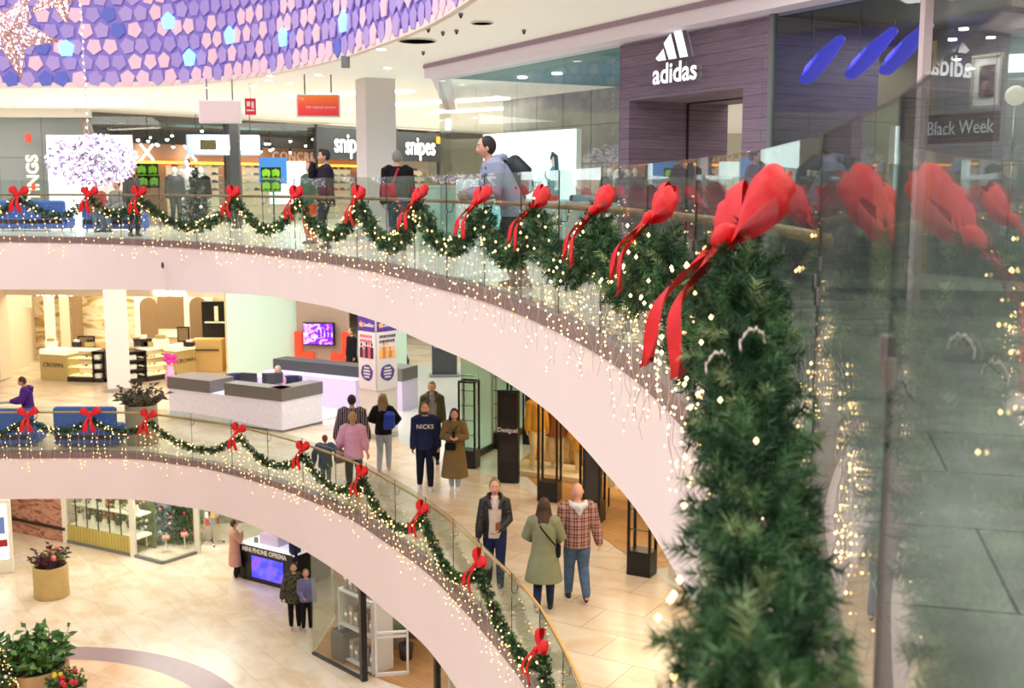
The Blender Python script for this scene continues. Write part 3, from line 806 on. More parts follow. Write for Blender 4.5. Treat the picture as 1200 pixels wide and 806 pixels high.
    # ---- shoes
    for i, (H, K_, A_, tp) in enumerate(legs):
        m = shoes or M_SHOEB; b = MB(); c, s_ = math.cos(tp), math.sin(tp)
        def P(y, z): return A_+Vector((0, y*c-z*s_, y*s_+z*c))
        ang = (K_-A_).normalized()
        b.tube([P(.055, -.055), P(.02, -.045), P(-.06, -.055), P(-.13, -.064), P(-.175, -.068)], [(.026, .032), (.034, .038), (.034, .040), (.024, .042), (.014, .03)], m, 12, side=(0, s_, c), ball=True)
        b.tube([P(.015, -.05), A_+ang*.035], [.042, .042], m, 10)
        q = b.obj('shoe', root)
        b = MB(); n = 14; out = []
        for k in range(n):
            a = 2*PI*k/n; y = -.055+.135*math.cos(a)*-1; x = .042*math.sin(a); out.append((x, y))
        b.prism(out, lambda u, v, w_: P(v, -.09+w_)+Vector((u, 0, 0)), 0, .02, M_SOLEW if m is not M_SHOEB else M_SHOEB); g = b.obj('sole', q)
    # ---- upper garment
    def garment(mm, name, hem, fat, slv, neck=1.505, fl=.0, opening=False):
        b = MB(); w_ = wide
        rings = []
        if hem < hipz-.12:
            nz = 6
            for k in range(nz):
                z = hem+(hipz-.04-hem)*k/nz; t = (hipz-z)/(hipz-hem)
                rings.append((z, .178+fl*t+fat, .132+fl*.9*t+fat, .0))
        else: rings.append((hem, .165+fat, .122+fat, 0))
        rings += [(max(hipz, hem+.03), .168+fat, .124+fat), (1.08, (.148 if female else .158)*1+fat, .112+fat+belly), (1.25, .162*w_*fm+fat, .122+fat+belly*.5), (1.36, .172*w_*fm+fat, .118+fat), (1.42, .155*w_*fm+fat, .1+fat), (1.475, .085+fat, .078+fat*.7), (neck, .062+fat*.5, .062+fat*.5)]
        eloft(b, rings, 20)
        for i, (S_, E_, W_) in enumerate(arms):
            if slv <= 0: continue
            end = E_.lerp(W_, max(0, slv*2-1)*.98) if slv > .5 else S_.lerp(E_, slv*2)
            pts = [S_+Vector((-.03 if i else .03, 0, .0)), S_, S_.lerp(E_, .5)]+([E_, E_.lerp(end, .5), end] if slv > .5 else [end])
            rr = [.07*w_+fat, .066*w_+fat, .056+fat]+([.048+fat, .046+fat, .038+fat*.8] if slv > .5 else [.05+fat])
            b.tube(pts, rr, skin, 12, ball=True)
        return remeshed(b, name, mm, root, max(vox, .009), 2)
    if inner: garment(inner, 'shirt', .86, .006, .3, 1.515)
    if top: garment(top, 'top', top_hem, top_fat, sleeve)
    if coat: garment(coat, 'coat', coat_hem, top_fat+.012, sleeve, fl=flare)
    if hood:
        b = MB(); n = 22; rs = []
        for k in range(7):
            a = -1.9+3.8*k/6
        b.tube([T(1.47, -.09, -.085), T(1.50, -.125, .0), T(1.485, -.10, .09), T(1.455, 0, .135), T(1.485, .10, .09), T(1.50, .125, .0), T(1.47, .09, -.085)], [(.025, .03), (.035, .035), (.045, .05), (.06, .08), (.045, .05), (.035, .035), (.025, .03)], skin, 10, ball=True)
        b.tube([T(1.42, 0, .13), T(1.36, 0, .155)], [.07, .03], skin, 10, ball=True)
        remeshed(b, 'hood', hood, root, max(vox, .01), 3)
    root['_s'] = s
    M = Matrix.Translation(Vector(p)) @ Matrix.Rotation(yaw, 4, 'Z') @ Matrix.Scale(s, 4)
    info = dict(root=root, M=M, T=T, arms=arms, legs=legs, hc=hc, Rh=Rh, s=s, yaw=yaw)
    del root['_s']
    return info
def held(info, name, label, cat, b, group=None):
    """a thing carried by a person: geometry given in the person's own frame"""
    b.v = [tuple(info['M'] @ Vector(q)) for q in b.v]
    zs = [q[2] for q in b.v]; c = Vector((sum(q[0] for q in b.v)/len(b.v), sum(q[1] for q in b.v)/len(b.v), min(zs)))
    o = b.obj(name, None, origin=c); return tag(o, label, cat, group)

def plaid(nt, tc, b):
    v = tc.outputs['Object']
    def wave(scale, rot, stops):
        w_ = nt.nodes.new('ShaderNodeTexWave'); w_.wave_type = 'BANDS'; w_.bands_direction = 'X'; w_.inputs['Scale'].default_value = scale
        nt.links.new(mapping(nt, v, rot=rot), w_.inputs['Vector']); return ramp(nt, w_.outputs['Fac'], stops)
    a = wave(2.9, (0, 0, 0), [(.3, (255, 255, 255)), (.5, (130, 60, 62)), (.93, (120, 45, 50)), (.96, (255, 245, 230))])
    c = wave(2.6, (0, PI/2, 0), [(.3, (245, 235, 225)), (.55, (150, 70, 72)), (.93, (110, 40, 46)), (.96, (255, 245, 230))])
    return mixc(nt, 1.0, mixc(nt, .5, a, c), (186, 150, 146), 'MULTIPLY')
M_PLAID = nodemat('plaid_flannel', plaid, .85)
def stripes(nt, tc, b):
    w_ = nt.nodes.new('ShaderNodeTexWave'); w_.bands_direction = 'X'; w_.inputs['Scale'].default_value = 3.4
    nt.links.new(tc.outputs['Object'], w_.inputs['Vector'])
    return ramp(nt, w_.outputs['Fac'], [(.3, (48, 36, 46)), (.42, (214, 200, 196)), (.6, (150, 140, 142)), (.75, (52, 44, 60))], 'CONSTANT')
M_STRIPE = nodemat('striped_knit', stripes, .85)
def camo(nt, tc, b): return ramp(nt, noise(nt, tc.outputs['Object'], 14, 3), [(.4, (44, 46, 34)), (.48, (96, 92, 66)), (.56, (66, 70, 44)), (.62, (30, 30, 26))], 'CONSTANT')
M_CAMO = nodemat('camouflage_cloth', camo, .85)
cloth = lambda n, c, **k: mat(n, c, .85, bump=k.get('bump', .35), bscale=k.get('bs', 18), var=k.get('var', .06), vscale=9, spec=.2)
M_NAVY = cloth('navy_cloth', (36, 44, 82)); M_JEANS = cloth('blue_jeans', (84, 108, 140), var=.18); M_LJEANS = cloth('light_jeans', (176, 188, 206), var=.08)
M_DJEANS = cloth('dark_jeans', (42, 54, 84)); M_SAGE = cloth('sage_coat', (138, 142, 112)); M_KHAKI = cloth('khaki_coat', (128, 108, 70)); M_PUFF = mat('black_puffer', (30, 31, 32), .4, bump=.8, bscale=22)
M_KNIT = cloth('cream_knit', (226, 206, 194)); M_BLK = cloth('black_cloth', (24, 24, 28)); M_PINKJ = cloth('pink_jumper', (216, 160, 186)); M_PURP = cloth('purple_hoodie', (84, 44, 128))
M_GREYC = cloth('grey_cloth', (150, 150, 152)); M_LGREY = cloth('light_grey_hood', (214, 214, 220)); M_BLUEGREY = cloth('child_jacket', (74, 92, 112)); M_PCOAT = cloth('dusty_pink_coat', (204, 156, 140))
M_SUIT = cloth('charcoal_suit', (44, 40, 52)); M_HGREY = cloth('hoodie_blue_grey', (150, 158, 186)); M_ORANGE = cloth('orange_vest', (232, 92, 44)); M_LILAC = cloth('lilac_top', (126, 122, 166)); M_OLIVE = cloth('olive_parka', (88, 84, 58))
M_PHONE = mat('phone_black', (26, 26, 30), .2); M_BROWNB = mat('brown_leather', (140, 84, 52), .45, bump=.2); M_BLUEB = mat('blue_backpack_cloth', (28, 64, 178), .6, bump=.2)
M_NUDE = mat('beige_shoe', (214, 186, 170), .5); M_WSHOE = mat('white_trainer', (232, 232, 236), .5)
back = PI
# 1 man in plaid
q = G(676, 703, Z1)
i1 = person('bald man in red and white plaid shirt and jeans walking away', q, back+.12, 1.80, top=M_PLAID, bottom=M_JEANS, shoes=M_SHOEB, bald=True, top_hem=.83, top_fat=.03, wide=1.1, hood=M_LGREY, belly=.02,
            feet=[(-.11, .17, .05, -.5), (.1, -.16, 0)], hands=[(-.33, .02, .84), (.32, -.06, .85)], vox=.0065, thick=.6)
# 2 woman in sage coat
q = G(637, 716, Z1)
i2 = person('woman in long sage green coat and jeans walking away beside plaid shirt', q, back-.1, 1.70, hair='brown', hstyle='shoulder', coat=M_SAGE, bottom=M_DJEANS, shoes=M_SHOEB, female=True, coat_hem=.50, flare=.085, top_fat=.022,
            feet=[(-.09, -.15, 0), (.09, .14, .05, -.5)], hands=[(-.13, -.26, 1.02), (.13, -.27, 1.05)], poles=[(-1, .4, -.6), (1, .4, -.6)], vox=.0065)
b = MB(); T = i2['T']; b.tube([T(1.47, .10, .06), T(1.36, .03, .155), T(1.2, -.10, .165), T(1.08, -.19, .12), T(1.02, -.215, .03)], .012, M_BLK, 6); b.box(tuple(T(.95, -.22, -.04)), (.07, .22, .16), M_BLK, bev=.02)
held(i2, 'crossbody_bag', 'black crossbody bag with strap on the sage green coat', 'bag', b)
# 3 woman in black puffer jacket
q = G(580, 690, Z1)
i3 = person('woman in black puffer jacket over cream jumper walking towards the viewer', q, .05, 1.74, hair='fair', hstyle='bun', inner=M_KNIT, bottom=M_NAVY, shoes=M_NUDE, female=True, vox=.0065,
            feet=[(-.1, .12, .0), (.08, -.14, 0)], hands=[(-.27, -.14, .84), (.04, -.24, 1.03)], poles=[(-.6, 1, -.2), (1, .5, -.5)])
def open_jacket(info, m, hem=.86, fat=.05, name='jacket'):
    b = MB(); T = info['T']
    for sx in (-1, 1):
        rings = []
        for z, rx, ry in ((hem, .19, .14), (1.0, .19, .15), (1.15, .2, .155), (1.3, .205, .15), (1.42, .19, .12), (1.5, .10, .085)):
            ro = []
            A = [a for a in np.linspace(PI/2, -PI/2+.62, 14)]
            ro = [T(z, sx*(rx)*math.cos(a), ry*math.sin(a)) for a in A]+[T(z, sx*(rx-.045)*math.cos(a), (ry-.045)*math.sin(a)) for a in reversed(A)]
            rings.append(ro)
        b.loft(rings, m)
    for i, (S_, E_, W_) in enumerate(info['arms']):
        b.tube([S_+Vector((-.03 if i else .03, 0, 0)), S_, S_.lerp(E_, .5), E_, E_.lerp(W_, .5), E_.lerp(W_, .93)], [.095, .088, .08, .076, .072, .052], m, 12, ball=True)
    b.tube([T(1.36, -.075, -.13), T(1.46, -.11, -.08), T(1.52, -.09, .03), T(1.53, 0, .08), T(1.52, .09, .03), T(1.46, .11, -.08), T(1.36, .075, -.13)], [.03, .04, .045, .05, .045, .04, .03], m, 10, ball=True)
    return remeshed(b, name, m, info['root'], .009, 2)
open_jacket(i3, M_PUFF)
b = MB(); w = i3['arms'][1][2]; b.box((w.x-.0, w.y-.03, w.z+.06), (.075, .02, .15), M_BROWNB, .3, bev=.006); held(i3, 'phone', 'brown cased phone held by the woman in black puffer', 'phone', b)
b = MB(); w = i3['arms'][0][2]; b.box((w.x+.0, w.y-.03, w.z-.09), (.02, .07, .14), M_PHONE, .3, bev=.006); held(i3, 'phone', 'black phone in the lowered hand of the black puffer woman', 'phone', b)
b = MB(); T = i3['T']; b.tube([T(1.5, -.05, -.05), T(1.42, -.025, -.135), T(1.38, 0, -.145), T(1.42, .025, -.135), T(1.5, .05, -.05)], .003, M_STEEL, 5); b.obj('necklace', i3['root'])
# 4 man in navy tracksuit
q = G(499, 572, Z1)
i4 = person('bearded man in navy tracksuit with white chest lettering', q, .06, 1.80, hair='dark', top=M_NAVY, bottom=cloth('dark_navy_joggers', (26, 30, 52)), shoes=M_WSHOE, top_hem=.82, top_fat=.03, wide=1.08, hood=M_NAVY,
            feet=[(-.12, .08, 0), (.1, -.1, 0)], hands=[(-.26, -.1, .80), (.27, .05, .84)], vox=.008, thick=.4)
b = MB(); hc, Rh = i4['hc'], i4['Rh']; b.ell(hc+Rh @ Vector((0, -.05, -.075)), (.056, .05, .045), HAIR['dark'], 12, 8, rot=Rh); bd = b.obj('beard', i4['root'])
text_part('NICKS', .12, M_SOLEW, 'chest_lettering', i4['root'], (0, -.187, 1.315), (PI/2-.05, 0, 0), ext=.012, off=.0008, spacing=1.05, label='white chest lettering')
text_part('NICK', .06, M_SOLEW, 'leg_lettering', i4['root'], (.15, -.135, .62), (PI/2, PI/2, 0), ext=.02, off=.002)
# 5 woman in khaki trench coat
q = G(533, 573, Z1)
i5 = person('long haired woman in khaki trench coat looking at her phone', q, .0, 1.70, hair='dark', hstyle='long', coat=M_KHAKI, bottom=M_LJEANS, shoes=M_WSHOE, female=True, coat_hem=.28, flare=.085, head=(.05, .3), top_fat=.026,
            feet=[(-.07, .04, 0), (.07, -.03, 0)], hands=[(-.04, -.27, 1.19), (.05, -.27, 1.19)], poles=[(-1, .5, -.8), (1, .5, -.8)], vox=.008)
b = MB(); b.box((0, -.36, 1.27), (.07, .012, .14), M_PHONE, 0, bev=.004); held(i5, 'phone', 'phone held up in both hands by the khaki coat woman', 'phone', b)
b = MB(); T = i5['T']; b.box((-.08, -.20, .98), (.24, .07, .15), M_BLK, 0, bev=.025); b.tube([T(1.0, -.18, -.18), T(1.2, -.10, -.17), T(1.4, .06, -.16), T(1.49, .12, -.02)], .008, M_BLK, 6); held(i5, 'handbag', 'small black bag hanging in front of the khaki trench coat', 'bag', b)
# 6 blond man behind
q = G(507, 541, Z1)
i6 = person('blond man in black coat walking behind the navy tracksuit', q, .1, 1.84, hair='blond', hstyle='quiff', inner=M_GREYC, bottom=M_BLK, shoes=M_SHOEB, feet=[(-.1, .1, 0), (.1, -.1, 0)], vox=.009)
open_jacket(i6, M_OLIVE, hem=.6)
# 7 woman with blue backpack
q = G(450, 552, Z1)
i7 = person('woman in black jumper and pale jeans carrying a blue backpack', q, back-.05, 1.72, hair='fair', hstyle='shoulder', top=M_BLK, bottom=M_LJEANS, shoes=M_NUDE, female=True, top_hem=.86, top_fat=.03,
            feet=[(-.09, -.12, 0), (.09, .1, .02, -.2)], hands=[(-.2, -.16, 1.05), (.12, -.2, 1.1)], poles=[(-1, .3, -.6), (1, .4, -.6)], vox=.009)
b = MB(); b.box((-.17, .16, 1.2), (.24, .2, .4), M_BLUEB, .5, bev=.06); b.box((-.13, .26, 1.12), (.18, .08, .2), M_BLUEB, .5, bev=.03); b.tube([(-.1, .1, 1.4), (-.17, .0, 1.5), (-.2, -.1, 1.4), (-.2, -.08, 1.15)], .02, M_BLUEB, 6)
held(i7, 'backpack', 'blue backpack worn on one shoulder over the black jumper', 'backpack', b)
# 8 man in striped jacket, 9 woman in pink, 10 child
q = G(414, 560, Z1)
i8 = person('dark haired man in striped jacket walking away', q, back, 1.80, hair='dark', top=M_STRIPE, bottom=M_BLK, shoes=M_SHOEB, top_hem=.78, top_fat=.035, wide=1.12, feet=[(-.1, -.1, 0), (.1, .1, 0)], hands=[(-.34, .0, .86), (.36, .0, .86)], vox=.009)
q = G(415, 580, Z1)
i9 = person('woman in pink jumper with hair tied back walking away', q, back-.05, 1.70, hair='blond', hstyle='ponybob', top=M_PINKJ, bottom=M_BLK, shoes=M_SHOEB, female=True, top_hem=.80, top_fat=.04, wide=1.1, sleeve=.75,
            feet=[(-.09, -.1, 0), (.09, .1, 0)], hands=[(-.3, -.05, .84), (.28, -.06, .92)], vox=.009)
b = MB(); b.tube([(.17, .03, 1.49), (.20, .11, 1.3), (.25, .12, 1.05), (.27, .08, .98)], .012, M_BROWNB, 6); b.box((.27, .06, .84), (.16, .26, .26), M_BROWNB, -.9, bev=.05); held(i9, 'shoulder_bag', 'brown leather shoulder bag carried by the woman in pink', 'bag', b)
q = G(382, 574, Z1)
i10 = person('small child in blue grey jacket holding an adult hand', q, back, 1.15, hair='red', top=M_BLUEGREY, bottom=M_GREYC, shoes=M_WSHOE, top_hem=.74, top_fat=.05, wide=1.1, feet=[(-.1, .05, 0), (.1, -.05, 0)], hands=[(-.5, -.1, 1.22), (.34, .02, .95)], vox=.011)
# 11 purple hoodie on the left
q = G(36, 520, Z1)
i11 = person('person in purple hoodie holding a tray at the middle balustrade', q, -PI/2+.3, 1.66, hair='brown', top=M_PURP, bottom=M_LJEANS, shoes=M_SHOEB, head=(0, .35), lean=.1, top_hem=.82, top_fat=.04, hood=M_PURP,
             hands=[(-.1, -.38, 1.12), (.12, -.36, 1.16)], poles=[(-1, .5, -.8), (1, .5, -.8)], vox=.010)
b = MB(); b.box((0, -.52, 1.12), (.26, .34, .02), M_GREYC, 0, bev=.008); held(i11, 'tray', 'flat grey tray held by the person in purple hoodie', 'tray', b)
# 13 walker at the back, 13b another behind pillar
q = G(468, 428, Z1)
person('distant person in dark clothes striding past behind the poster column', q, -PI/2, 1.78, hair='dark', top=M_BLK, bottom=cloth('teal_trousers', (34, 56, 66)), shoes=M_SHOEB, feet=[(-.08, .3, .02, -.4), (.08, -.28, 0)], top_hem=.8, top_fat=.04, vox=.012)
q = G(413, 448, Z1)
person('distant person in dark coat half hidden by the poster column', q, -PI/2+.6, 1.75, hair='dark', coat=M_BLK, bottom=M_BLK, coat_hem=.5, feet=[(-.08, .1, .0), (.08, -.1, 0)], vox=.013)
# ground floor people
q = G(276, 678, 0)
person('woman in long dusty pink coat standing by the phone kiosk', q, PI/2+.5, 1.74, hair='brown', hstyle='short', coat=M_PCOAT, bottom=M_BLK, shoes=M_NUDE, female=True, coat_hem=.42, flare=.03, hands=[(-.05, -.2, 1.36), (.12, -.22, 1.3)], poles=[(-1, .5, -1), (1, .5, -1)], vox=.010)
q = G(346, 736, 0)
person('woman in camouflage parka walking on the ground floor', q, .15, 1.72, hair='dark', hstyle='short', coat=M_CAMO, bottom=M_BLK, shoes=M_NUDE, female=True, coat_hem=.74, flare=.03, top_fat=.04, hands=[(-.32, -.05, .85), (.28, -.1, .9)], vox=.009)
q = G(360, 738, 0)
person('girl in lilac top beside the camouflage parka', q, .2, 1.60, hair='fair', hstyle='short', top=M_LILAC, bottom=M_BLK, shoes=M_NUDE, female=True, top_hem=.86, top_fat=.03, hands=[(-.1, -.25, 1.05), (.24, -.06, .85)], vox=.009)
q = G(347, 688, 0)
person('person in dark blue jacket behind the phone kiosk', q, PI/2, 1.8, hair='dark', top=M_NAVY, bottom=M_BLK, vox=.012, top_fat=.05)
# second floor people
q = GD(384, 300, 21.5); q.z = Z2
iS = person('man in charcoal suit with hand on his mouth, upper floor', q, PI/2-2.9, 1.84, hair='dark', hstyle='quiff', top=M_SUIT, bottom=M_SUIT, inner=M_SOLEW, top_hem=.76, top_fat=.03, head=(0, .1), hands=[(-.02, -.22, 1.52), (.2, -.15, .9)], poles=[(-.6, -.2, -1), (.5, 1, -.2)], vox=.009)
q = GD(467, 300, 21.0); q.z = Z2
iR = person('person in black jacket seen from behind, upper floor', q, back+.1, 1.80, hair='grey', top=M_BLK, bottom=cloth('teal_jeans', (46, 74, 92)), top_hem=.84, top_fat=.035, wide=1.08, head=(0, .1), vox=.010)
b = MB(); b.tube([(-.02, .17, 1.47), (.05, .19, 1.3), (.12, .19, 1.1)], .022, mat('crimson_strap', (176, 26, 62), .6), 6); b.box((.16, .17, 1.08), (.26, .12, .24), MATS['crimson_strap'], 0, bev=.03); held(iR, 'sling_bag', 'crimson sling bag on the back of the black jacket', 'bag', b)
q = GD(603, 300, 13.3); q.z = Z2
iL = person('man in blue grey hoodie leaning forward on the upper handrail', q, -PI/2+.2, 1.80, hair='dark', top=M_HGREY, bottom=M_BLK, top_hem=.80, top_fat=.04, lean=.5, hip=.90, head=(-.1, -.2), hood=M_HGREY,
            hands=[(-.10, -.56, 1.04), (.14, -.52, 1.04)], poles=[(-.4, .2, -1), (.4, .2, -1)], feet=[(-.12, .02, 0), (.12, .1, 0)], vox=.007)
b = MB(); T = iL['T']
b.tube([T(1.36, -.0, .2), T(1.2, 0, .24), T(1.02, 0, .2)], [(.13, .07), (.15, .09), (.12, .06)], mat('black_backpack', (20, 34, 44), .5), 12, ball=True)
for sx in (-1, 1): b.tube([T(1.42, sx*.11, .15), T(1.47, sx*.13, .02), T(1.38, sx*.12, -.14), T(1.2, sx*.16, -.12), T(1.1, sx*.15, .1)], (.02), MATS['black_backpack'], 6)
held(iL, 'backpack', 'black backpack on the back of the leaning man', 'backpack', b)
q = GD(366, 300, 23.4); q.z = Z2
person('person in orange trousers behind the suited man, upper floor', q, -.6, 1.66, hair='brown', top=cloth('green_top', (70, 110, 84)), bottom=M_ORANGE, top_fat=.03, vox=.012)
q = GD(158, 300, 27); q.z = Z2
person('brown haired person in grey top standing behind the seated pair', q, .9, 1.62, hair='brown', hstyle='bob', top=M_DGREY, bottom=M_BLK, vox=.012, female=True)
def seated(label, q, yaw, **k):
    return person(label, q, yaw, hip=.50, feet=[(-.12, -.45, 0), (.12, -.42, 0)], knees=[(0, -1, .9), (0, -1, .9)], hands=[(-.12, -.32, .62), (.12, -.32, .62)], vox=.012, **k)
# ================================================================ FIRST FLOOR
Z = Z1
def wallseg(name, a, b_, z0, z1, m, th=.08):
    a, b_ = Vector((a[0], a[1], 0)), Vector((b_[0], b_[1], 0)); d = b_-a; bb = MB()
    bb.box(((a.x+b_.x)/2, (a.y+b_.y)/2, (z0+z1)/2), (d.length, th, z1-z0), m, math.atan2(d.y, d.x)); return struct(bb.obj(name))
def mural(nt, tc, b):
    v = tc.outputs['Object']
    n = noise(nt, mapping(nt, v, scale=(.5, .5, 1.4)), 1.7, 6, 1.2)
    return ramp(nt, n, [(.3, (150, 116, 70)), (.42, (206, 172, 118)), (.5, (240, 222, 180)), (.58, (252, 242, 216)), (.72, (226, 204, 168))])
M_MURAL = nodemat('jewellery_mural', mural, .6)
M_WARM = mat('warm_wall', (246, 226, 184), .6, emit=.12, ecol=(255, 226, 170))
M_MINT = mat('mint_white_wall', (204, 226, 208), .5, emit=.10, ecol=(196, 236, 208))  # glow put into the wall colour to brighten it behind the glass
# jewellery shop: header with the sign, mural walls, floor line
wallseg('wall_jewellery_header', (-16.6, 36.5), (-9.0, 35.6), 7.72, 8.95, M_CREAM, .2)
wallseg('wall_jewellery_back', (-18, 40.6), (-8.2, 40), 5, 8.95, M_MURAL)
wallseg('wall_jewellery_left', (-16.6, 36.4), (-17.2, 41), 5, 8.95, M_CREAM)
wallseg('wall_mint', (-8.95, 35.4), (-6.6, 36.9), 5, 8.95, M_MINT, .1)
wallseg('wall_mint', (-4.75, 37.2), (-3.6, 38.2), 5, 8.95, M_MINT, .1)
wallseg('wall_jewellery_right', (-8.95, 35.45), (-8.9, 40), 5, 8.95, mat('golden_jamb', (238, 206, 142), .5), .12)
b = MB(); p0 = GD(266, 400, 35.35); b.box((p0.x+.35, 35.85, 6.3), (.9, .04, 2.5), M_MINT, .57); d_ = b.obj('door_1'); struct(d_)
b = MB(); b.box((p0.x+.38, 35.80, 6.95), (.12, .03, .12), M_DGREY, .57); b.box((p0.x+.38, 35.80, 6.7), (.12, .03, .12), M_DGREY, .57); q = b.obj('door_sign', d_)
t = thing('shop_sign', 'small glowing white lettering on the cream header left of the column', 'sign', GD(64, 341, 36.3))
text_part('SILVER', .42, M_DL, 'lettering', t, (0, -.1, 0), (PI/2, 0, -.1), ext=.02, off=.012)
t = thing('shop_sign', 'small glowing white lettering on the cream header right of the column', 'sign', GD(200, 341, 35.8))
text_part('SILVER', .36, M_DL, 'lettering', t, (0, -.1, 0), (PI/2, 0, -.1), ext=.02, off=.012)
# wall niches and arches in the mural as modelled pieces
def arch(x, y, z, w, h, m, label, col2):
    b = MB(); poly = [(-w/2, 0), (w/2, 0)]+[(w/2*math.cos(a), h-w/2+w/2*math.sin(a)) for a in np.linspace(0, PI, 10)]
    b.prism(poly, lambda u, v, k: Vector((x+u, y+k, z+v)), 0, .06, m)
    o = b.obj('wall_niche', None, origin=(x, y, z)); tag(o, label, 'wall decoration')
    b = MB(); k = .62; poly = [(u*k, v*k+h*.12) for u, v in poly]
    b.prism(poly, lambda u, v, q: Vector((u, q, v)), -.03, .02, col2); b.obj('panel', o)
    return o
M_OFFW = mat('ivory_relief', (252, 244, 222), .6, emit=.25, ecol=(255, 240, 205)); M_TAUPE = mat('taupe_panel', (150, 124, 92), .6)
arch(GD(205, 380, 39.8).x, 39.8, 5.9, 1.9, 2.5, M_OFFW, 'arched ivory wall niche with dark grille in the jewellery shop', M_TAUPE)
arch(GD(175, 380, 39.8).x, 39.8, 5.6, 1.0, 2.3, M_OFFW, 'narrow ivory wall niche right of the square column', M_TAUPE)
arch(GD(233, 380, 39.7).x, 39.7, 5.3, 1.0, 2.75, M_OFFW, 'ivory wall niche with a small turret near the right of the jewellery shop', M_TAUPE)
for k, px in enumerate((60, 78, 92)):
    b = MB(); c = GD(px, 400, 39.9); b.box((c.x, 39.9, 6.9), (.34, .12, 2.9), (M_OFFW, M_CREAM, M_TAUPE)[k]); o = b.obj('wall_pilaster', None, origin=(c.x, 39.9, 5.45))
    tag(o, ('ivory', 'cream', 'taupe')[k]+' pilaster on the jewellery mural left of the column', 'pilaster')
b = MB(); c = GD(29, 380, 40.0); b.box((c.x, 39.6, 7.35), (.9, .05, .75), mat('white_board', (244, 236, 220), .5)); b.box((c.x-.25, 39.56, 7.5), (.2, .03, .25), M_DGREY); o = b.obj('wall_board', None, origin=(c.x, 39.6, 7)); tag(o, 'white wall board with a dark square at the left of the jewellery shop', 'board')
M_DISP = mat('beige_counter', (206, 184, 124), .5); M_LIT = mat('lit_shelf', (255, 240, 206), .5, emit=.7, ecol=(255, 232, 180)); M_DKW = mat('dark_wood', (52, 42, 36), .5)
def display_counter(label, a, b_, h=1.0, kind='glass', dep=.6, logo=None):
    a, b_ = Vector(a), Vector(b_); d = b_-a; L = d.length; rz = math.atan2(d.y, d.x)
    t = thing('display_counter', label, 'counter', (a+b_)/2, rz)
    if kind == 'glass':
        b = MB(); b.box((0, dep/2, .07), (L, dep, .14), M_DKW); b.obj('base', t)
        for k in range(3):
            b = MB(); b.box((0, dep/2, .18+.28*k), (L-.06, dep-.06, .02), M_LIT)
            rr = random.Random(k+int(L*100))
            for q in range(int(L*7)): b.box((rr.uniform(-L/2+.08, L/2-.08), rr.uniform(.05, dep-.1), .21+.28*k), (.05, .05, .05), rr.choice((M_DKW, M_OFFW, M_STEEL, M_DISP)))
            b.obj('shelf', t)
        b = MB(); b.box((0, .01, .57), (L, .012, .84), M_SHOPG); b.obj('glass_front', t)
        b = MB(); b.box((0, dep/2, 1.0), (L, dep, .03), M_OFFW); b.obj('top', t)
    elif kind == 'black':
        b = MB(); b.box((0, dep-.02, .5), (L, .04, 1.0), M_BLACK); b.box((0, dep/2, .06), (L, dep, .12), M_DKW)
        for sx in (-1, 1): b.box((sx*(L/2-.02), dep/2, .5), (.04, dep, 1.0), M_BLACK)
        b.obj('carcass', t)
        for k in range(3):
            b = MB(); b.box((0, dep/2, .38+.3*k), (L, dep, .03), M_BLACK); b.box((-.1, dep/2-.1, .47+.3*k-.28), (.22, .2, .14), M_OFFW); b.obj('shelf', t)
    else:
        b = MB(); b.box((0, dep/2, .42), (L, dep, .84), M_DISP); b.obj('cabinet', t)
        b = MB(); b.box((0, dep/2, .92), (L, dep, .16), mat('lit_glass_box', (240, 244, 226), .3, emit=.5, ecol=(250, 246, 226))); b.obj('glass_box', t)
        if logo: text_part(logo, .2, M_DKW, 'lettering', t, (0, -.01, .5), (PI/2, 0, 0), ext=.004)
    return t
P_ = lambda x, y: G(x, y, Z1)
display_counter('beige jewellery counter with small dark lettering at the far left', P_(48, 445), P_(79, 447), kind='box', logo='CROWN')
display_counter('glass jewellery showcase left of the square column', P_(79, 447), P_(110, 448))
display_counter('black shelf cabinet just left of the square column', P_(109, 448), P_(124, 448), kind='black')
display_counter('black shelf cabinet just right of the square column', P_(150, 449), P_(173, 447), kind='black')
display_counter('glass jewellery showcase right of the square column', P_(173, 447), P_(207, 442))
display_counter('beige jewellery counter with lettering right of the square column', P_(207, 442), P_(230, 438), kind='box', logo='CROWN')
for px, py, w, h, lab in ((100, 402, .55, .45, 'black framed screen on the left jewellery counter'), (214, 392, .4, .5, 'dark screen standing on the right jewellery counter')):
    c = GD(px, py, 36.5); b = MB(); b.box((c.x, 36.6, c.z), (w, .05, h), M_BLACK); b.box((c.x, 36.57, c.z), (w-.08, .02, h-.08), M_TAUPE); b.tube([(c.x, 36.62, 6.03), (c.x, 36.62, c.z)], .03, M_BLACK, 6)
    o = b.obj('monitor', None, origin=(c.x, 36.6, 6.03)); tag(o, lab, 'screen')
for i, (px, py, s_) in enumerate(((60, 403, .35), (91, 403, .3), (106, 405, .3), (160, 393, .4), (166, 392, .5), (175, 394, .35), (188, 395, .5), (222, 398, .3))):
    c = GD(px, py, 36.6); b = MB(); b.box((0, 0, s_*.25), (s_, .25, s_*.5), (M_OFFW, M_DKW, M_DISP)[i % 3], bev=.02); b.box((0, 0, s_*.6), (s_*.6, .15, s_*.3), (M_DISP, M_OFFW, M_DKW)[i % 3])
    o = b.obj('display_stand'); o.location = (c.x, 36.6, 6.02); tag(o, 'small jewellery display stand on the counters, pale and dark boxes', 'display stand', 'jewellery display stands')
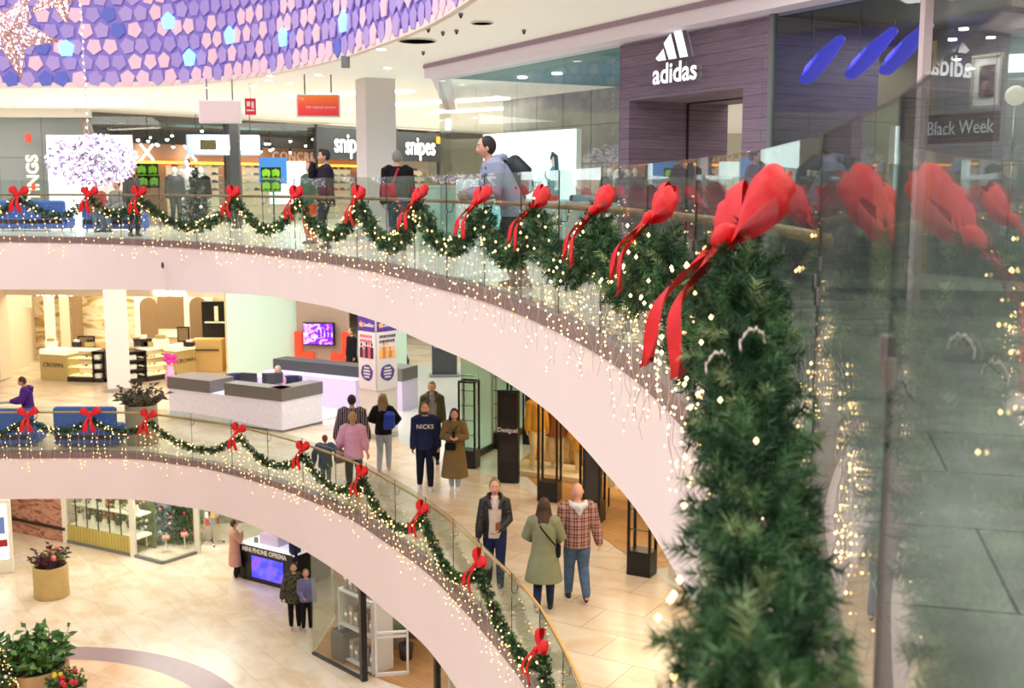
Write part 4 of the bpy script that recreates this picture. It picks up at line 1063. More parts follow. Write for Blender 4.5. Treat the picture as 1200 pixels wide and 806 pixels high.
c = P_(250, 438); b = MB(); b.box((c.x, c.y+1.2, 6.15), (1.2, .3, 2.3), M_BLACK); b.box((c.x, c.y+1.03, 6.6), (1.0, .04, .05), M_OFFW); b.box((c.x-.1, c.y+1.03, 6.9), (.12, .04, .5), M_OFFW, 0); o = b.obj('tall_cabinet', None, origin=(c.x, c.y+1.2, 5)); tag(o, 'tall black cabinet with a pale shelf at the right of the jewellery shop', 'cabinet')
c = P_(243, 436); b = MB(); b.box((c.x, c.y+.3, 5.55), (1.0, .5, 1.1), mat('light_crate_wood', (236, 206, 140), .5), bev=.01); b.box((c.x, c.y+.0, 5.75), (.8, .1, .03), M_DKW); o = b.obj('wooden_crate', None, origin=(c.x, c.y+.3, 5)); tag(o, 'light wooden plinth at the right end of the jewellery counters', 'plinth')
# balloon-like pink vase on the showcase
c = P_(200, 452); b = MB(); b.lathe([(.12, 0), (.16, .3), (.1, .62), (.04, .66)], (c.x, c.y, 5), mat('pink_stand', (240, 176, 220), .4)); 
rr = random.Random(2)
for k in range(9): b.ell((c.x+rr.uniform(-.13, .13), c.y+rr.uniform(-.1, .1), 5.85+rr.uniform(-.1, .18)), .09, mat('magenta_flower', (232, 60, 170), .5), 8, 6)
o = b.obj('flower_vase', None, origin=(c.x, c.y, 5)); tag(o, 'magenta flower bunch in a pale pink stand beside the information desk', 'flowers')

# ---- information desk
M_DESKW = nodemat('white_sparkle_laminate', lambda nt, tc, b: ramp(nt, noise(nt, tc.outputs['Object'], 40, 2), [(.45, (226, 228, 252)), (.6, (246, 248, 255))]), .35)
M_LILW = mat('lilac_white_laminate', (222, 210, 244), .4)
desk = thing('information_desk', 'large white information desk with grey raised counter tops', 'desk', (-6.6, 30.3, Z1))
def dpt(x, y): return G(x, y, Z1)
FL, FC, FR = dpt(199, 489), dpt(331, 507), dpt(378, 496)
dv = (FR-FC).normalized(); fv = (FL-FC).normalized()
def desk_seg(a, b_, h0, h1, m, name, dep=.45, inn=None, over=0):
    d = (b_-a); rz = math.atan2(d.y, d.x); nrm = Vector((-d.y, d.x, 0)).normalized()
    if inn is not None and nrm.dot(inn) < 0: nrm = -nrm
    c = (a+b_)/2+nrm*(dep/2-over); bb = MB(); bb.box((c.x, c.y, Z1+(h0+h1)/2), (d.length+over*2, dep, h1-h0), m, rz); return bb.obj(name, desk, world=True)
ctr = Vector((-6.9, 31.5, Z1))
desk_seg(FL, FC, .06, .80, M_DESKW, 'front_panel', .5, inn=ctr-FC)
desk_seg(FC, FR, .06, .80, M_DESKW, 'side_panel', .5, inn=ctr-FC)
desk_seg(FL, FC, 0, .06, M_GREY, 'plinth', .42, inn=ctr-FC); desk_seg(FC, FR, 0, .06, M_GREY, 'plinth', .42, inn=ctr-FC)
m1 = FL.lerp(FC, .52); m0 = FL.lerp(FC, .38)
desk_seg(m1, FC, .80, 1.12, M_GREY, 'raised_counter', .45, inn=ctr-FC, over=.02); desk_seg(FC, FR, .80, 1.12, M_GREY, 'raised_counter', .45, inn=ctr-FC, over=.02)
desk_seg(FL, m0, .80, 1.12, M_GREY, 'raised_counter', .9, inn=ctr-FC, over=.02)
BR = FR+Vector((.9, 2.1, 0)); BL = BR+(FL-FC)*.85; BR2 = BR+Vector((1.05, -.55, 0))
desk_seg(BL, BR, 0, .85, M_LILW, 'rear_panel', .5, inn=ctr-BR); desk_seg(BL, BR, .85, 1.15, M_DGREY, 'rear_counter', .6, inn=BR-ctr, over=.03)
desk_seg(BR, BR2, 0, .85, M_LILW, 'end_panel', .8, inn=Vector((0, 1, 0))); desk_seg(BR, BR2, .85, 1.2, M_GREY, 'end_counter', .8, inn=Vector((0, 1, 0)), over=.02)
desk_seg(BL, FL+Vector((.6, 1.6, 0)), 0, .75, M_LILW, 'left_panel', .5, inn=ctr-BL)
bb = MB(); c = ctr; bb.quad((FL.x, FL.y+.1, Z1+.01), (FC.x, FC.y+.1, Z1+.01), (BR.x, BR.y, Z1+.01), (BL.x, BL.y, Z1+.01), M_LILW); bb.obj('floor_mat', desk, world=True)
for k, (x, y) in enumerate(((292, 452), (318, 440), (322, 452))):
    c = GD(x, y, 30.2); bb = MB(); bb.box((c.x, c.y, 6.05), (.5, .04, .3), M_DGREY, -.3+k*.5, bev=.01); bb.tube([(c.x, c.y+.03, 5.82), (c.x, c.y+.03, 6.0)], .03, M_DGREY, 6); bb.box((c.x, c.y+.03, 5.82), (.25, .18, .02), M_DGREY)
    o = bb.obj('monitor', None, origin=(c.x, c.y, 5.81)); tag(o, 'small grey computer monitor behind the information desk counter, '+('left one', 'rear one', 'right one')[k], 'screen')
def office_chair(x, y, Y, label, rz):
    c = GD(x, y, Y); t = thing('office_chair', label, 'chair', (c.x, Y, Z1), rz)
    m = mat('navy_shell', (44, 48, 82), .5)
    b = MB(); n = 9
    b.loft([[(.27*math.cos(a), .26*math.sin(a)+.0, z) for a in np.linspace(-.2, PI+.2, n)]+[(.22*math.cos(a), .21*math.sin(a), z) for a in np.linspace(PI+.2, -.2, n)] for z in (.5, .7, .95, 1.0)], m); b.obj('backrest', t)
    b = MB(); b.cyl((0, 0, .44), .26, .09, m, 16); b.obj('seat', t); b = MB(); b.cyl((0, 0, .08), .03, .36, M_STEEL, 8); b.obj('column', t)
    for k in range(5): b = MB(); a = k*2*PI/5; b.tube([(0, 0, .1), (.28*math.cos(a), .28*math.sin(a), .05)], .02, M_STEEL, 6); b.ell((.28*math.cos(a), .28*math.sin(a), .03), .03, M_DARK, 6, 4); b.obj('leg', t)
office_chair(277, 455, 31.2, 'navy office chair at the left inside the information desk', .6); office_chair(343, 450, 30.8, 'dark office chair beside the seated clerk', -.4)
c = GD(326, 450, 30.6); seated('grey haired clerk sitting behind the information desk', Vector((c.x, 30.6, Z1)), -.3, hair='grey', hstyle='bob', top=M_PINKJ, bottom=M_BLK, female=True)
# ---- TV wall
tv = thing('media_wall', 'tan media wall with four orange corner brackets', 'wall panel', (GD(379, 400, 36.4).x, 36.4, Z1), -.12)
M_TAN = mat('tan_panel', (178, 152, 134), .55); M_ORN = mat('orange_bracket', (238, 74, 40), .45, emit=.35, ecol=(255, 70, 40))
b = MB(); b.box((0, 0, 1.95), (1.72, .12, 3.9), M_TAN); b.obj('panel', tv)
for sx, z, up in ((-1, .62, 1), (1, .62, 1), (-1, 3.1, -1), (1, 2.92, -1)):
    b = MB(); x = sx*.78
    if up == 1:
        poly = [(0, 0), (-sx*.62, 0), (-sx*.62, .24), (-sx*.24, .24), (-sx*.24, .92), (0, .92)]
        b.prism([(u+sx*.90, v) for u, v in poly], lambda u, v, k: Vector((u, k, z+v)), -.2, -.05, M_ORN)
    else: b.prism([(u+sx*.90, v) for u, v in [(0, -.32), (-sx*.24, -.32), (-sx*.24, .6), (0, .6)]], lambda u, v, k: Vector((u, k, z+v)), -.2, -.05, M_ORN)
    b.obj('bracket', tv)
def scr(nt, tc, b):
    n = noise(nt, mapping(nt, tc.outputs['Object'], scale=(2, 1, 3)), 2.2, 3, .5)
    c = ramp(nt, n, [(.4, (96, 20, 190)), (.5, (150, 60, 240)), (.58, (226, 190, 255)), (.66, (120, 30, 220))]); nt.links.new(c, b.inputs['Emission Color']); b.inputs['Emission Strength'].default_value = 1.2; return c
M_TVS = nodemat('purple_screen', scr, .3)
c = GD(374, 391, 36.15); t = thing('television', 'wall television showing a bright purple picture between orange brackets', 'television', (c.x, 36.15, c.z-.4), -.12)
b = MB(); b.box((0, 0, .4), (1.04, .1, .74), M_BLACK, bev=.01); b.obj('casing', t); b = MB(); b.box((-.02, -.06, .4), (.96, .02, .66), M_TVS); b.obj('screen', t)
for k in range(4):
    b = MB(); b.box((.02+k*.12, -.075, .42+.03*(k % 2)), (.07, .01, .26), mat('violet_glow', (90, 20, 190), .5, emit=.8, ecol=(96, 20, 200)), .0); b.obj('picture_bar', t)
# ---- posters on the second column
M_PUR = mat('poster_purple', (92, 58, 158), .5); M_PAP = mat('poster_white', (246, 236, 240), .5); M_STAR = mat('poster_star', (250, 180, 90), .5, emit=.2, ecol=(255, 170, 90)); M_PDK = mat('poster_ink', (58, 44, 66), .5); M_PPK = mat('poster_pink_ink', (226, 96, 130), .5)
for side, lab in ((0, 'cinema poster on the left face of the column with a pink headline'), (1, 'cinema poster on the right face of the column with a group of people')):
    rz = .82-PI/2 if side == 0 else .82
    nrm = Vector((math.sin(rz), -math.cos(rz), 0)); p = PPc
    t = thing('cinema_poster', lab, 'poster', (PPc[0]+nrm.x*.345, PPc[1]+nrm.y*.345, 6.22), rz)
    b = MB(); b.box((0, 0, .9), (.64, .012, 1.8), M_PAP); b.obj('sheet', t)
    b = MB(); b.box((0, -.009, 1.62), (.64, .006, .36), M_PUR); b.obj('header', t)
    b = MB(); pts = [((.09 if k % 2 == 0 else .04)*math.sin(k*PI/5), (.09 if k % 2 == 0 else .04)*math.cos(k*PI/5)) for k in range(10)]
    b.prism([(u-.2, v+1.6) for u, v in pts], lambda u, v, k: Vector((u, k, v)), -.02, -.01, M_STAR); b.obj('star', t)
    text_part('CineStar', .13, M_PAP, 'header_lettering', t, (.07, -.015, 1.6), (PI/2, 0, 0), ext=.003, off=.002)
    rr = random.Random(side)
    for r_ in range(2):
        b = MB(); x = -.24
        while x < .22: w_ = rr.uniform(.03, .06); b.box((x+w_/2, -.01, 1.32-.12*r_), (w_, .006, .07), M_PPK if side == 0 else M_PDK); x += w_+.02
        b.obj('headline', t)
    for k in range(5):
        b = MB(); x = -.2+.1*k; h = rr.uniform(.28, .45)
        m_ = (M_PDK, M_PPK)[k % 2] if side == 0 else (M_STAR, mat('poster_skin', (214, 150, 110), .6))[k % 2]
        b.prism([(x-.05, .78), (x+.05, .78), (x+.055, .78+h*.6), (x+.02, .78+h*.68), (x-.02, .78+h*.68), (x-.055, .78+h*.6)], lambda u, v, q: Vector((u, q, v)), -.014, -.006, m_); b.ell((x, -.01, .80+h*.78), (.035, .008, .045), m_, 8, 6); b.obj('figure', t)
    b = MB(); b.prism([(.22*math.cos(a)*(1+.05*math.sin(6*a)), .42+.2*math.sin(a)*(1+.05*math.cos(5*a))) for a in np.linspace(0, 2*PI, 24)[:-1]], lambda u, v, q: Vector((u, q, v)), -.014, -.006, M_PUR); b.obj('badge', t)
    for k in range(4): b = MB(); b.box((0, -.017, .54-.075*k), (.28-.06*abs(k-1.5), .004, .04), M_PAP); b.obj('badge_line', t)
# ---- mobile ad stand
c = P_(521, 441); t = thing('advert_stand', 'glass cased advertising stand with a grey base on the shiny floor', 'advertising stand', (c.x, c.y, Z1), .1)
b = MB(); b.box((0, 0, .04), (1.0, .45, .08), M_MGREY, bev=.02); b.obj('base', t); b = MB(); b.box((0, 0, 1.1), (.82, .16, 2.1), M_DGREY, bev=.02); b.obj('casing', t)
b = MB(); b.box((0, -.09, 1.5), (.7, .02, 1.1), mat('sky_poster', (104, 138, 176), .4, var=.3, vscale=3)); b.obj('poster', t)

# ---- fashion shop front on the right: black frames along the facade
M_BOARD = mat('black_baseboard', (34, 34, 36), .4)
gl = [P_(541, 546), P_(612, 508)]
b = MB(); a, c = gl; d = c-a; rz = math.atan2(d.y, d.x)
wg = thing('glass_wall', 'pale green glass shop wall with black skirting behind the frames', 'glass wall', (a.x, a.y, Z1))
L = d.length
for k in range(4):
    b = MB(); m = a+d*((k+.5)/4); b.box((m.x, m.y, Z1+2.0), (L/4-.02, .02, 3.8), M_GREENG, rz); b.obj('glass_panel', wg, world=True)
b = MB(); m = a+d*.5; b.box((m.x, m.y, Z1+.08), (L, .06, .16), M_BOARD, rz); b.obj('skirting', wg, world=True)
wallseg('wall_shop_inner', (a.x+1.5, a.y+3.5), (c.x+2.5, c.y+2.5), 5, 8.95, M_MINT)
def frame_case(label, px, py, w, h, dep, kind, rz=-.95+.5, cat='display frame'):
    c = P_(px, py); t = thing('display_case' if kind != 'totem' else 'sign_totem', label, cat, (c.x, c.y, Z1), rz)
    if kind == 'totem':
        b = MB(); b.box((0, 0, .22), (w, dep, .44), M_BLACK); b.obj('base', t)
        b = MB(); b.box((0, 0, h/2+.2), (w, dep*.8, h-.4), mat('dark_mirror', (34, 28, 26), .12, .3, spec=.8)); b.obj('panel', t)
        b = MB()
        for sx in (-1, 1): b.box((sx*(w/2-.015), 0, h/2), (.03, dep, h), M_BLACK)
        b.box((0, 0, h-.015), (w, dep, .03), M_BLACK); b.obj('frame', t)
        text_part('Desigual', .13, M_SOLEW, 'lettering', t, (0, -dep/2-.004, h*.58), (PI/2, 0, 0), ext=.004, off=.002)
        return
    b = MB(); b.box((0, 0, .2), (w, dep, .4), M_BLACK); b.obj('base', t)
    for sx in (-1, 1):
        for sy in (-1, 1): b = MB(); b.box((sx*(w/2-.02), sy*(dep/2-.02), h/2+.2), (.04, .04, h-.4), M_BLACK); b.obj('post', t)
    b = MB()
    for sy in (-1, 1): b.box((0, sy*(dep/2-.02), h-.02), (w, .04, .04), M_BLACK)
    for sx in (-1, 1): b.box((sx*(w/2-.02), 0, h-.02), (.04, dep, .04), M_BLACK)
    b.obj('top_frame', t)
    if kind == 'shelves':
        for k in range(5): b = MB(); b.box((0, 0, .75+.33*k), (w-.06, dep-.04, .012), M_SHOPG); b.box((0, -dep/2+.03, .75+.33*k), (w-.06, .008, .015), M_DGREY); b.obj('shelf', t)
    if kind == 'dark': b = MB(); b.box((0, 0, h/2+.2), (w-.06, dep*.3, h-.45), mat('smoky_panel', (74, 70, 68), .15, .2)); b.obj('panel', t)
frame_case('black framed glass display case with shelves beside the khaki coat woman', 550, 547, .40, 1.95, .34, 'shelves', -.3)
frame_case('black framed glass display case behind the dark lettered totem', 588, 525, .42, 1.95, .34, 'shelves', -.3)
frame_case('dark totem with white lettering in front of the fashion shop', 596, 565, .44, 1.95, .16, 'totem', -.25, 'sign')
frame_case('dark panelled stand with a black base at the shop entrance', 624, 520, .42, 1.8, .3, 'dark', -.3)
frame_case('black framed open case in front of the mannequins', 644, 586, .42, 2.1, .3, 'open', -.35)
frame_case('smoky black display case beyond the bald man', 694, 610, .42, 2.2, .32, 'dark', -.4)
c = P_(624, 522); t = thing('shop_sign', 'small white lettering on the dark stand at the shop entrance', 'sign', (c.x, c.y-.2, Z1+1.55), -.3); text_part('Desigual', .1, M_SOLEW, 'lettering', t, (0, 0, 0), (PI/2, 0, 0), ext=.003)
# wooden floor area and warm interior
b = MB(); pl = [G(x, y, Z1+.008) for x, y in ((604, 545), (650, 505), (780, 500), (900, 640), (760, 668), (700, 625), (650, 590))]; b.add(pl, [tuple(range(len(pl)))], M_WOOD); struct(b.obj('floor_parquet'))
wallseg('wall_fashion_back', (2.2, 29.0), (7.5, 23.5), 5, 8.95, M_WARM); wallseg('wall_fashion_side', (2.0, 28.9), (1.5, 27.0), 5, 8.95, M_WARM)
M_MANN = mat('mannequin_skin', (238, 190, 140), .4); M_YEL = cloth('mustard_cloth', (226, 168, 66)); M_CRM = cloth('cream_trousers', (236, 212, 160)); M_BROWN = cloth('brown_jacket', (168, 108, 54))
plt = P_(640, 560); b = MB(); b.box((plt.x+.3, plt.y+.3, Z1+.06), (2.2, 1.0, .1), mat('pale_plinth', (236, 214, 170), .5), -.5); o = b.obj('display_plinth', None, origin=(plt.x+.3, plt.y+.3, Z1+.01)); tag(o, 'low pale plinth under the mannequins in the fashion shop', 'plinth')
def mannequin(label, p, yaw, h, **k):
    i = person(label, p, yaw, h, skin=M_MANN, bald=True, vox=.012, **k); i['root'].name = 'mannequin'; i['root']['category'] = 'mannequin'
    return i
mannequin('mannequin in mustard top and cream trousers behind the open black frame', Vector((plt.x-.2, plt.y+.4, Z1+.11)), .3, 1.8, top=M_YEL, bottom=M_CRM, shoes=M_NUDE, top_fat=.03, wide=.9, female=True)
mannequin('mannequin in brown jacket leaning beside the yellow bag', Vector((plt.x+.25, plt.y+.55, Z1+.11)), -.3, 1.75, coat=M_BROWN, bottom=M_CRM, shoes=M_NUDE, coat_hem=.7, top_fat=.03)
mannequin('mannequin in tan coat with dark hat at the right of the plinth', Vector((plt.x+.75, plt.y+.1, Z1+.11)), -.1, 1.5, coat=M_YEL, bottom=M_CRM, shoes=M_NUDE, coat_hem=.6, top_fat=.04)
mp = Vector((plt.x+.75, plt.y+.1, Z1+.11+1.44)); b = MB(); b.cyl((mp.x, mp.y, mp.z), .17, .02, M_BLACK, 18); b.lathe([(.1, 0), (.1, .08), (.07, .12), (.01, .13)], (mp.x, mp.y, mp.z+.02), M_BLACK, 16); o = b.obj('hat', None, origin=mp); tag(o, 'dark brimmed hat on the tan coat mannequin', 'hat')
c = P_(680, 545); b = MB(); b.lathe([(.2, 0), (.26, .2), (.24, .55), (.12, .8), (.1, .86)], (c.x, c.y, Z1), mat('gold_bag', (212, 168, 92), .4), 16); o = b.obj('shopping_bag', None, origin=(c.x, c.y, Z1)); tag(o, 'golden beige bag standing on the shop floor beside the mannequins', 'bag')
for k, (px, py) in enumerate(((632, 540), (641, 548), (655, 548), (664, 550))):
    c = P_(px, py+12); b = MB(); b.tube([(0, .1, .05), (0, 0, .06), (0, -.13, .03)], [.04, .042, .02], (M_DKW, M_BROWN, M_OFFW, M_NUDE)[k], 8, ball=True); o = b.obj('shoe'); o.location = (c.x, c.y, Z1+.005 if True else 0); o.rotation_euler = (0, 0, k)
    tag(o, ('dark', 'brown', 'ivory', 'beige')[k]+' shoe displayed at the feet of the mannequins', 'shoe')
# clothes rack further right
for k, (px, py) in enumerate(((722, 585), (735, 600))):
    c = P_(px, py+5); t = thing('clothes_rack', ('pale clothes rail seen past the smoky case', 'second pale clothes rail nearest the balcony front')[k], 'clothes rack', (c.x+.2, c.y+.3, Z1), -.6)
    for sx in (-1, 1): b = MB(); b.tube([(sx*.6, 0, 0), (sx*.6, 0, 1.4)], .02, M_BLACK, 6); b.obj('post', t)
    b = MB(); b.tube([(-.6, 0, 1.38), (.6, 0, 1.38)], .02, M_BLACK, 6); b.obj('rail', t)
    for q in range(7): b = MB(); b.box((-.5+q*.16, 0, .88), (.06, .4, .9), (M_CRM, M_OFFW, M_BROWN)[q % 3], bev=.02); b.obj('garment', t)
frame_case('black framed display case lowest on the right, cut by the balcony', 752, 672, .4, 1.3, .3, 'shelves', -.5)
# facade wall to the right of the racks
wallseg('wall_fashion_front', (2.55, 17.4), (4.2, 13.0), 5, 8.95, M_CREAM, .15)
# blue sofas (first floor)
def sofa(label, a, b_, z, m, h=.78, dep=.8, grp=None):
    a, b_ = Vector(a), Vector(b_); d = b_-a; L = d.length; t = thing('sofa', label, 'sofa', ((a.x+b_.x)/2, (a.y+b_.y)/2, z), math.atan2(d.y, d.x), grp)
    b = MB(); b.box((0, .0, .2), (L, dep, .28), m, bev=.04); b.obj('base', t)
    n = max(1, int(L/.75))
    for k in range(n): b = MB(); b.box((-L/2+(k+.5)*L/n, .06, .40), (L/n-.02, dep-.18, .14), m, bev=.04); b.obj('seat_cushion', t)
    b = MB(); b.box((0, -dep/2+.1, h/2+.08), (L, .2, h-.12), m, bev=.05); b.obj('backrest', t)
    for sx in (-1, 1):
        for sy in (-1, 1): b = MB(); b.cyl((sx*(L/2-.1), sy*(dep/2-.1), 0), .025, .07, M_STEEL, 8); b.obj('leg', t)
    return t
sofa('blue sofa behind the middle balustrade at the left edge', GD(-14, 500, 26.9), GD(46, 500, 26.9), Z1, M_BLUE, h=.9)
sofa('blue sofa behind the middle balustrade below the jewellery shop', GD(70, 500, 26.9), GD(142, 500, 26.9), Z1, M_BLUE, h=.95)
# leafy pot behind the middle balustrade
def leafplant(name, label, loc, r, h, pot, potr, poth, n=60, leafm=None, seed=1, flowers=None, ll=.2):
    t = thing(name, label, 'potted plant', loc); rr = random.Random(seed)
    b = MB(); b.lathe([(potr*.96, 0), (potr, .03), (potr, poth-.02), (potr*.985, poth), (potr*.88, poth), (potr*.86, poth-.07), (.01, poth-.07)], (0, 0, 0), pot, 36); b.obj('pot', t)
    b = MB(); b.cyl((0, 0, poth-.08), potr*.86, .03, mat('soil', (44, 34, 28), .9), 24); b.obj('soil', t)
    b = MB(); st = MB()
    for i in range(n):
        a = rr.uniform(0, 2*PI); q = math.sqrt(rr.random())*potr*.8; base = Vector((q*math.cos(a), q*math.sin(a), poth-.06))
        tip = base+Vector((math.cos(a)*rr.uniform(0, r-q*.6), math.sin(a)*rr.uniform(0, r-q*.6), h*rr.uniform(.35, 1)))
        st.tube([base, tip], .006, M_TWIG, 4)
        for k in range(5):
            p = base.lerp(tip, .3+.17*k); d = Vector((rr.uniform(-1, 1), rr.uniform(-1, 1), rr.uniform(-.1, .9))).normalized(); w = d.orthogonal().normalized()*ll*.2; L = ll*rr.uniform(.6, 1.1)
            u = d.cross(w).normalized()*.012
            b.add([p, p+d*L*.4+w+u, p+d*L-Vector((0, 0, L*.15)), p+d*L*.4-w+u], [(0, 1, 2), (0, 2, 3)], leafm or rr.choice((M_LEAFG, M_LEAFG2)))
    st.obj('stems', t); b.obj('foliage', t)
    if flowers:
        for i in range(flowers[1]):
            m = flowers[0][i % len(flowers[0])]; a = rr.uniform(0, 2*PI); q = rr.uniform(.2, .9)*potr; b = MB(); b.ell((q*math.cos(a), q*math.sin(a), poth+h*rr.uniform(.35, .7)), flowers[2], m, 8, 6); b.obj('blossom', t)
    return t
M_LEAFG = mat('leaf_green', (56, 104, 44), .45, var=.2); M_LEAFG2 = mat('leaf_light_green', (104, 146, 72), .45, var=.2)
c = GD(166, 490, 27.0); leafplant('potted_plant', 'grey green plant in a beige pot behind the middle balustrade', (c.x, 27.0, Z1), .55, .55, mat('pot_taupe', (170, 150, 124), .6), .38, .95, 40, mat('grey_leaf', (84, 84, 62), .6), 4, ll=.22)

# ================================================================ GROUND FLOOR
P0 = lambda x, y: G(x, y, 0)
M_REDM = nodemat('red_marble', lambda nt, tc, b: ramp(nt, noise(nt, mapping(nt, tc.outputs['Object'], scale=(1, 1, 3)), 1.2, 7, 2.2), [(.35, (150, 84, 74)), (.45, (196, 132, 112)), (.55, (222, 172, 148)), (.7, (180, 104, 90))]), .3)
M_POST = mat('white_post', (240, 236, 222), .4); M_OLW = nodemat('olive_slats', lambda nt, tc, b: brick(nt, mapping(nt, tc.outputs['Object'], rot=(PI/2, 0, 0)), 1, .12, 3, .01, (206, 190, 108), (196, 178, 98), (160, 142, 72), 0), .5)
mA, mB_, mC, mD = P0(-20, 614), P0(78, 635), P0(157, 652), P0(191, 661)
wallseg('wall_red_marble', mA, mB_, 0, 3.8, M_REDM, .15)
d = mB_-mA; b = MB(); m = (mA+mB_)/2; b.box((m.x, m.y-.12, .45), (d.length, .06, .08), M_DKW, math.atan2(d.y, d.x)); struct(b.obj('trim_6'))
t = thing('shop_window', 'shop window with olive slatted lower panel and floral display', 'shop window', (mB_.x, mB_.y, 0))
def seg(t_, name, a, c, z0, z1, m, th=.05, off=0):
    d = c-a; n = Vector((-d.y, d.x, 0)).normalized()*off; mm = (a+c)/2+n; b = MB(); b.box((mm.x, mm.y, (z0+z1)/2), (d.length, th, z1-z0), m, math.atan2(d.y, d.x)); return b.obj(name, t_, world=True)
seg(t, 'slatted_panel', mB_, mC, .10, .60, M_OLW, .06); seg(t, 'plinth', mB_, mC, 0, .10, M_MGREY, .1); seg(t, 'glass_panel', mB_, mC, .60, 3.6, M_SHOPG, .02)
for f in (0, 1): p = mB_.lerp(mC, f); b = MB(); b.box((p.x, p.y, 1.9), (.16, .16, 3.8), M_POST); b.obj('post', t, world=True)
for k in range(1, 6): p = mB_.lerp(mC, k/6); b = MB(); b.box((p.x, p.y, 2.1), (.03, .03, 3.0), M_DGREY); b.obj('glazing_bar', t, world=True)
t2 = thing('shop_window', 'corner shop window filled with small Christmas trees', 'shop window', (mC.x, mC.y, 0)); mE = P0(232, 648)
for a, c in ((mC, mD), (mD, mE)): seg(t2, 'glass_panel', a, c, .08, 3.6, M_SHOPG, .02); seg(t2, 'plinth', a, c, 0, .08, M_MGREY, .1)
b = MB(); b.box((mE.x, mE.y, 1.9), (.16, .16, 3.8), M_POST); b.obj('post', t2, world=True)
M_FLOR = [mat('dried_flower_peach', (226, 158, 120), .7), mat('dried_flower_cream', (232, 222, 186), .7), mat('dried_flower_olive', (128, 128, 84), .7), mat('dried_flower_pale_blue', (176, 192, 196), .7)]
rr = random.Random(11)
dn = (mC-mB_).normalized(); nn_ = Vector((-dn.y, dn.x, 0)); nn_ = nn_ if nn_.y > 0 else -nn_
for k in range(12):
    p = mB_.lerp(mC, (k+.6)/12.6)+nn_*rr.uniform(.35, .6); b = MB(); z = .57
    b.lathe([(.07, 0), (.09, .1), (.05, .22), (.07, .26)], (0, 0, 0), M_OFFW, 10)
    col = M_FLOR[(k*5+1) % 4] if k != 6 else M_FLOR[0]
    for q in range(42):
        e = Vector((rr.gauss(0, .16), rr.gauss(0, .1), .3+abs(rr.gauss(.25, .22)))); b.ell(e, .035 if k != 6 else .06, col if q % 3 else M_FLOR[2], 6, 4)
        if q % 4 == 0: b.tube([(0, 0, .2), e], .006, M_FLOR[2], 3)
    o = b.obj('flower_arrangement'); o.location = (p.x, p.y, z+(k % 2)*.66)
    tag(o, 'dried flower arrangement in an ivory vase behind the slatted window', 'flowers', 'dried flowers in the slatted shop window')
seg(t, 'display_shelf', mB_+nn_*.45, mC+nn_*.45, .48, .56, M_OFFW, .6); seg(t, 'display_shelf', mB_+nn_*.5, mC+nn_*.5, 1.17, 1.22, M_OFFW, .5)
seg(t, 'back_wall', mB_+nn_*.9, mC+nn_*.9, 0, 3.8, mat('green_back', (120, 130, 96), .7, var=.3, vscale=6), .05)
wallseg('wall_flower_shop_back', (mC.x-.6, mC.y+3.2), (mE.x+2.2, mE.y+3.4), 0, 3.8, mat('flower_shop_back', (150, 158, 128), .7, var=.3, vscale=4))
def xmas(label, loc, r, h, seed, cols, snowy=False, deco=30, m=None, lights=0, name='christmas_tree'):
    t = thing(name, label, 'Christmas tree', loc); rg = random.Random(seed)
    V = []; MI = []
    for k in range(9):
        z = .25+(h-.3)*k/9; rad = r*(1-k/9.5)
        pth = [Vector((rad*.5*math.cos(a), rad*.5*math.sin(a), z)) for a in np.linspace(0, 2*PI, 14)]
        v, mi = needles(pth, rad*.62, 60/max(.3, rad*2)*.7, 12, .11, .03, seed*20+k); V.append(v); MI.append(mi)
    V.append(needles([Vector((0, 0, h*.8)), Vector((0, 0, h))], .08, 60, 10, .08, .02, seed+77)[0]); MI.append(np.zeros(len(V[-1])//3, int))
    o = tri_obj('foliage', np.concatenate(V), np.concatenate(MI), m or (M_LEAF1, M_LEAF2, M_LEAF3), parent=t)
    b = MB(); b.tube([(0, 0, 0), (0, 0, h*.9)], .035, M_TWIG, 6); b.obj('trunk', t)
    for k in range(deco):
        a = rg.uniform(0, 2*PI); f = rg.random(); z = .3+(h-.45)*f; rad = r*(1-f*.95); b = MB(); b.ell((rad*math.cos(a), rad*math.sin(a), z), rg.uniform(.035, .06), cols[k % len(cols)], 8, 6); b.obj('bauble', t)
    if lights:
        b = MB(); bulbs(b, [(r*1.05*(1-f*.95)*math.cos(a), r*1.05*(1-f*.95)*math.sin(a), .2+(h-.3)*f) for f, a in ((rg.random(), rg.uniform(0, 2*PI)) for _ in range(lights))], .013, M_BULBF); q = b.obj('fairy_lights', t); q['kind'] = 'stuff'
    return t
M_SNOW = (mat('frosted_needle', (196, 206, 204), .7), mat('frosted_needle_blue', (150, 170, 168), .7), mat('frosted_needle_green', (110, 134, 116), .7))
M_BR = mat('bauble_red', (176, 34, 38), .3); M_BG = mat('bauble_gold', (222, 176, 96), .3, .6); M_BP = mat('bauble_peach', (238, 160, 140), .4); M_BW = mat('bauble_white', (240, 236, 230), .3)
xmas('frosted white Christmas tree in the corner window, left one', P0(176, 641)+Vector((0, .3, .05)), .5, 2.0, 3, [M_BW, M_BP], m=M_SNOW)
xmas('frosted white Christmas tree in the corner window, tall middle one', P0(190, 640)+Vector((.1, .5, .05)), .55, 2.3, 4, [M_BW, M_BP], m=M_SNOW)
xmas('dark green Christmas tree with red baubles in the corner window', P0(210, 640)+Vector((.1, .4, .05)), .6, 2.4, 5, [M_BR, M_BP, M_BG], deco=45)
xmas('slim green Christmas tree at the left of the corner window', P0(163, 640)+Vector((.15, .6, .05)), .4, 2.4, 6, [M_BG], deco=10)
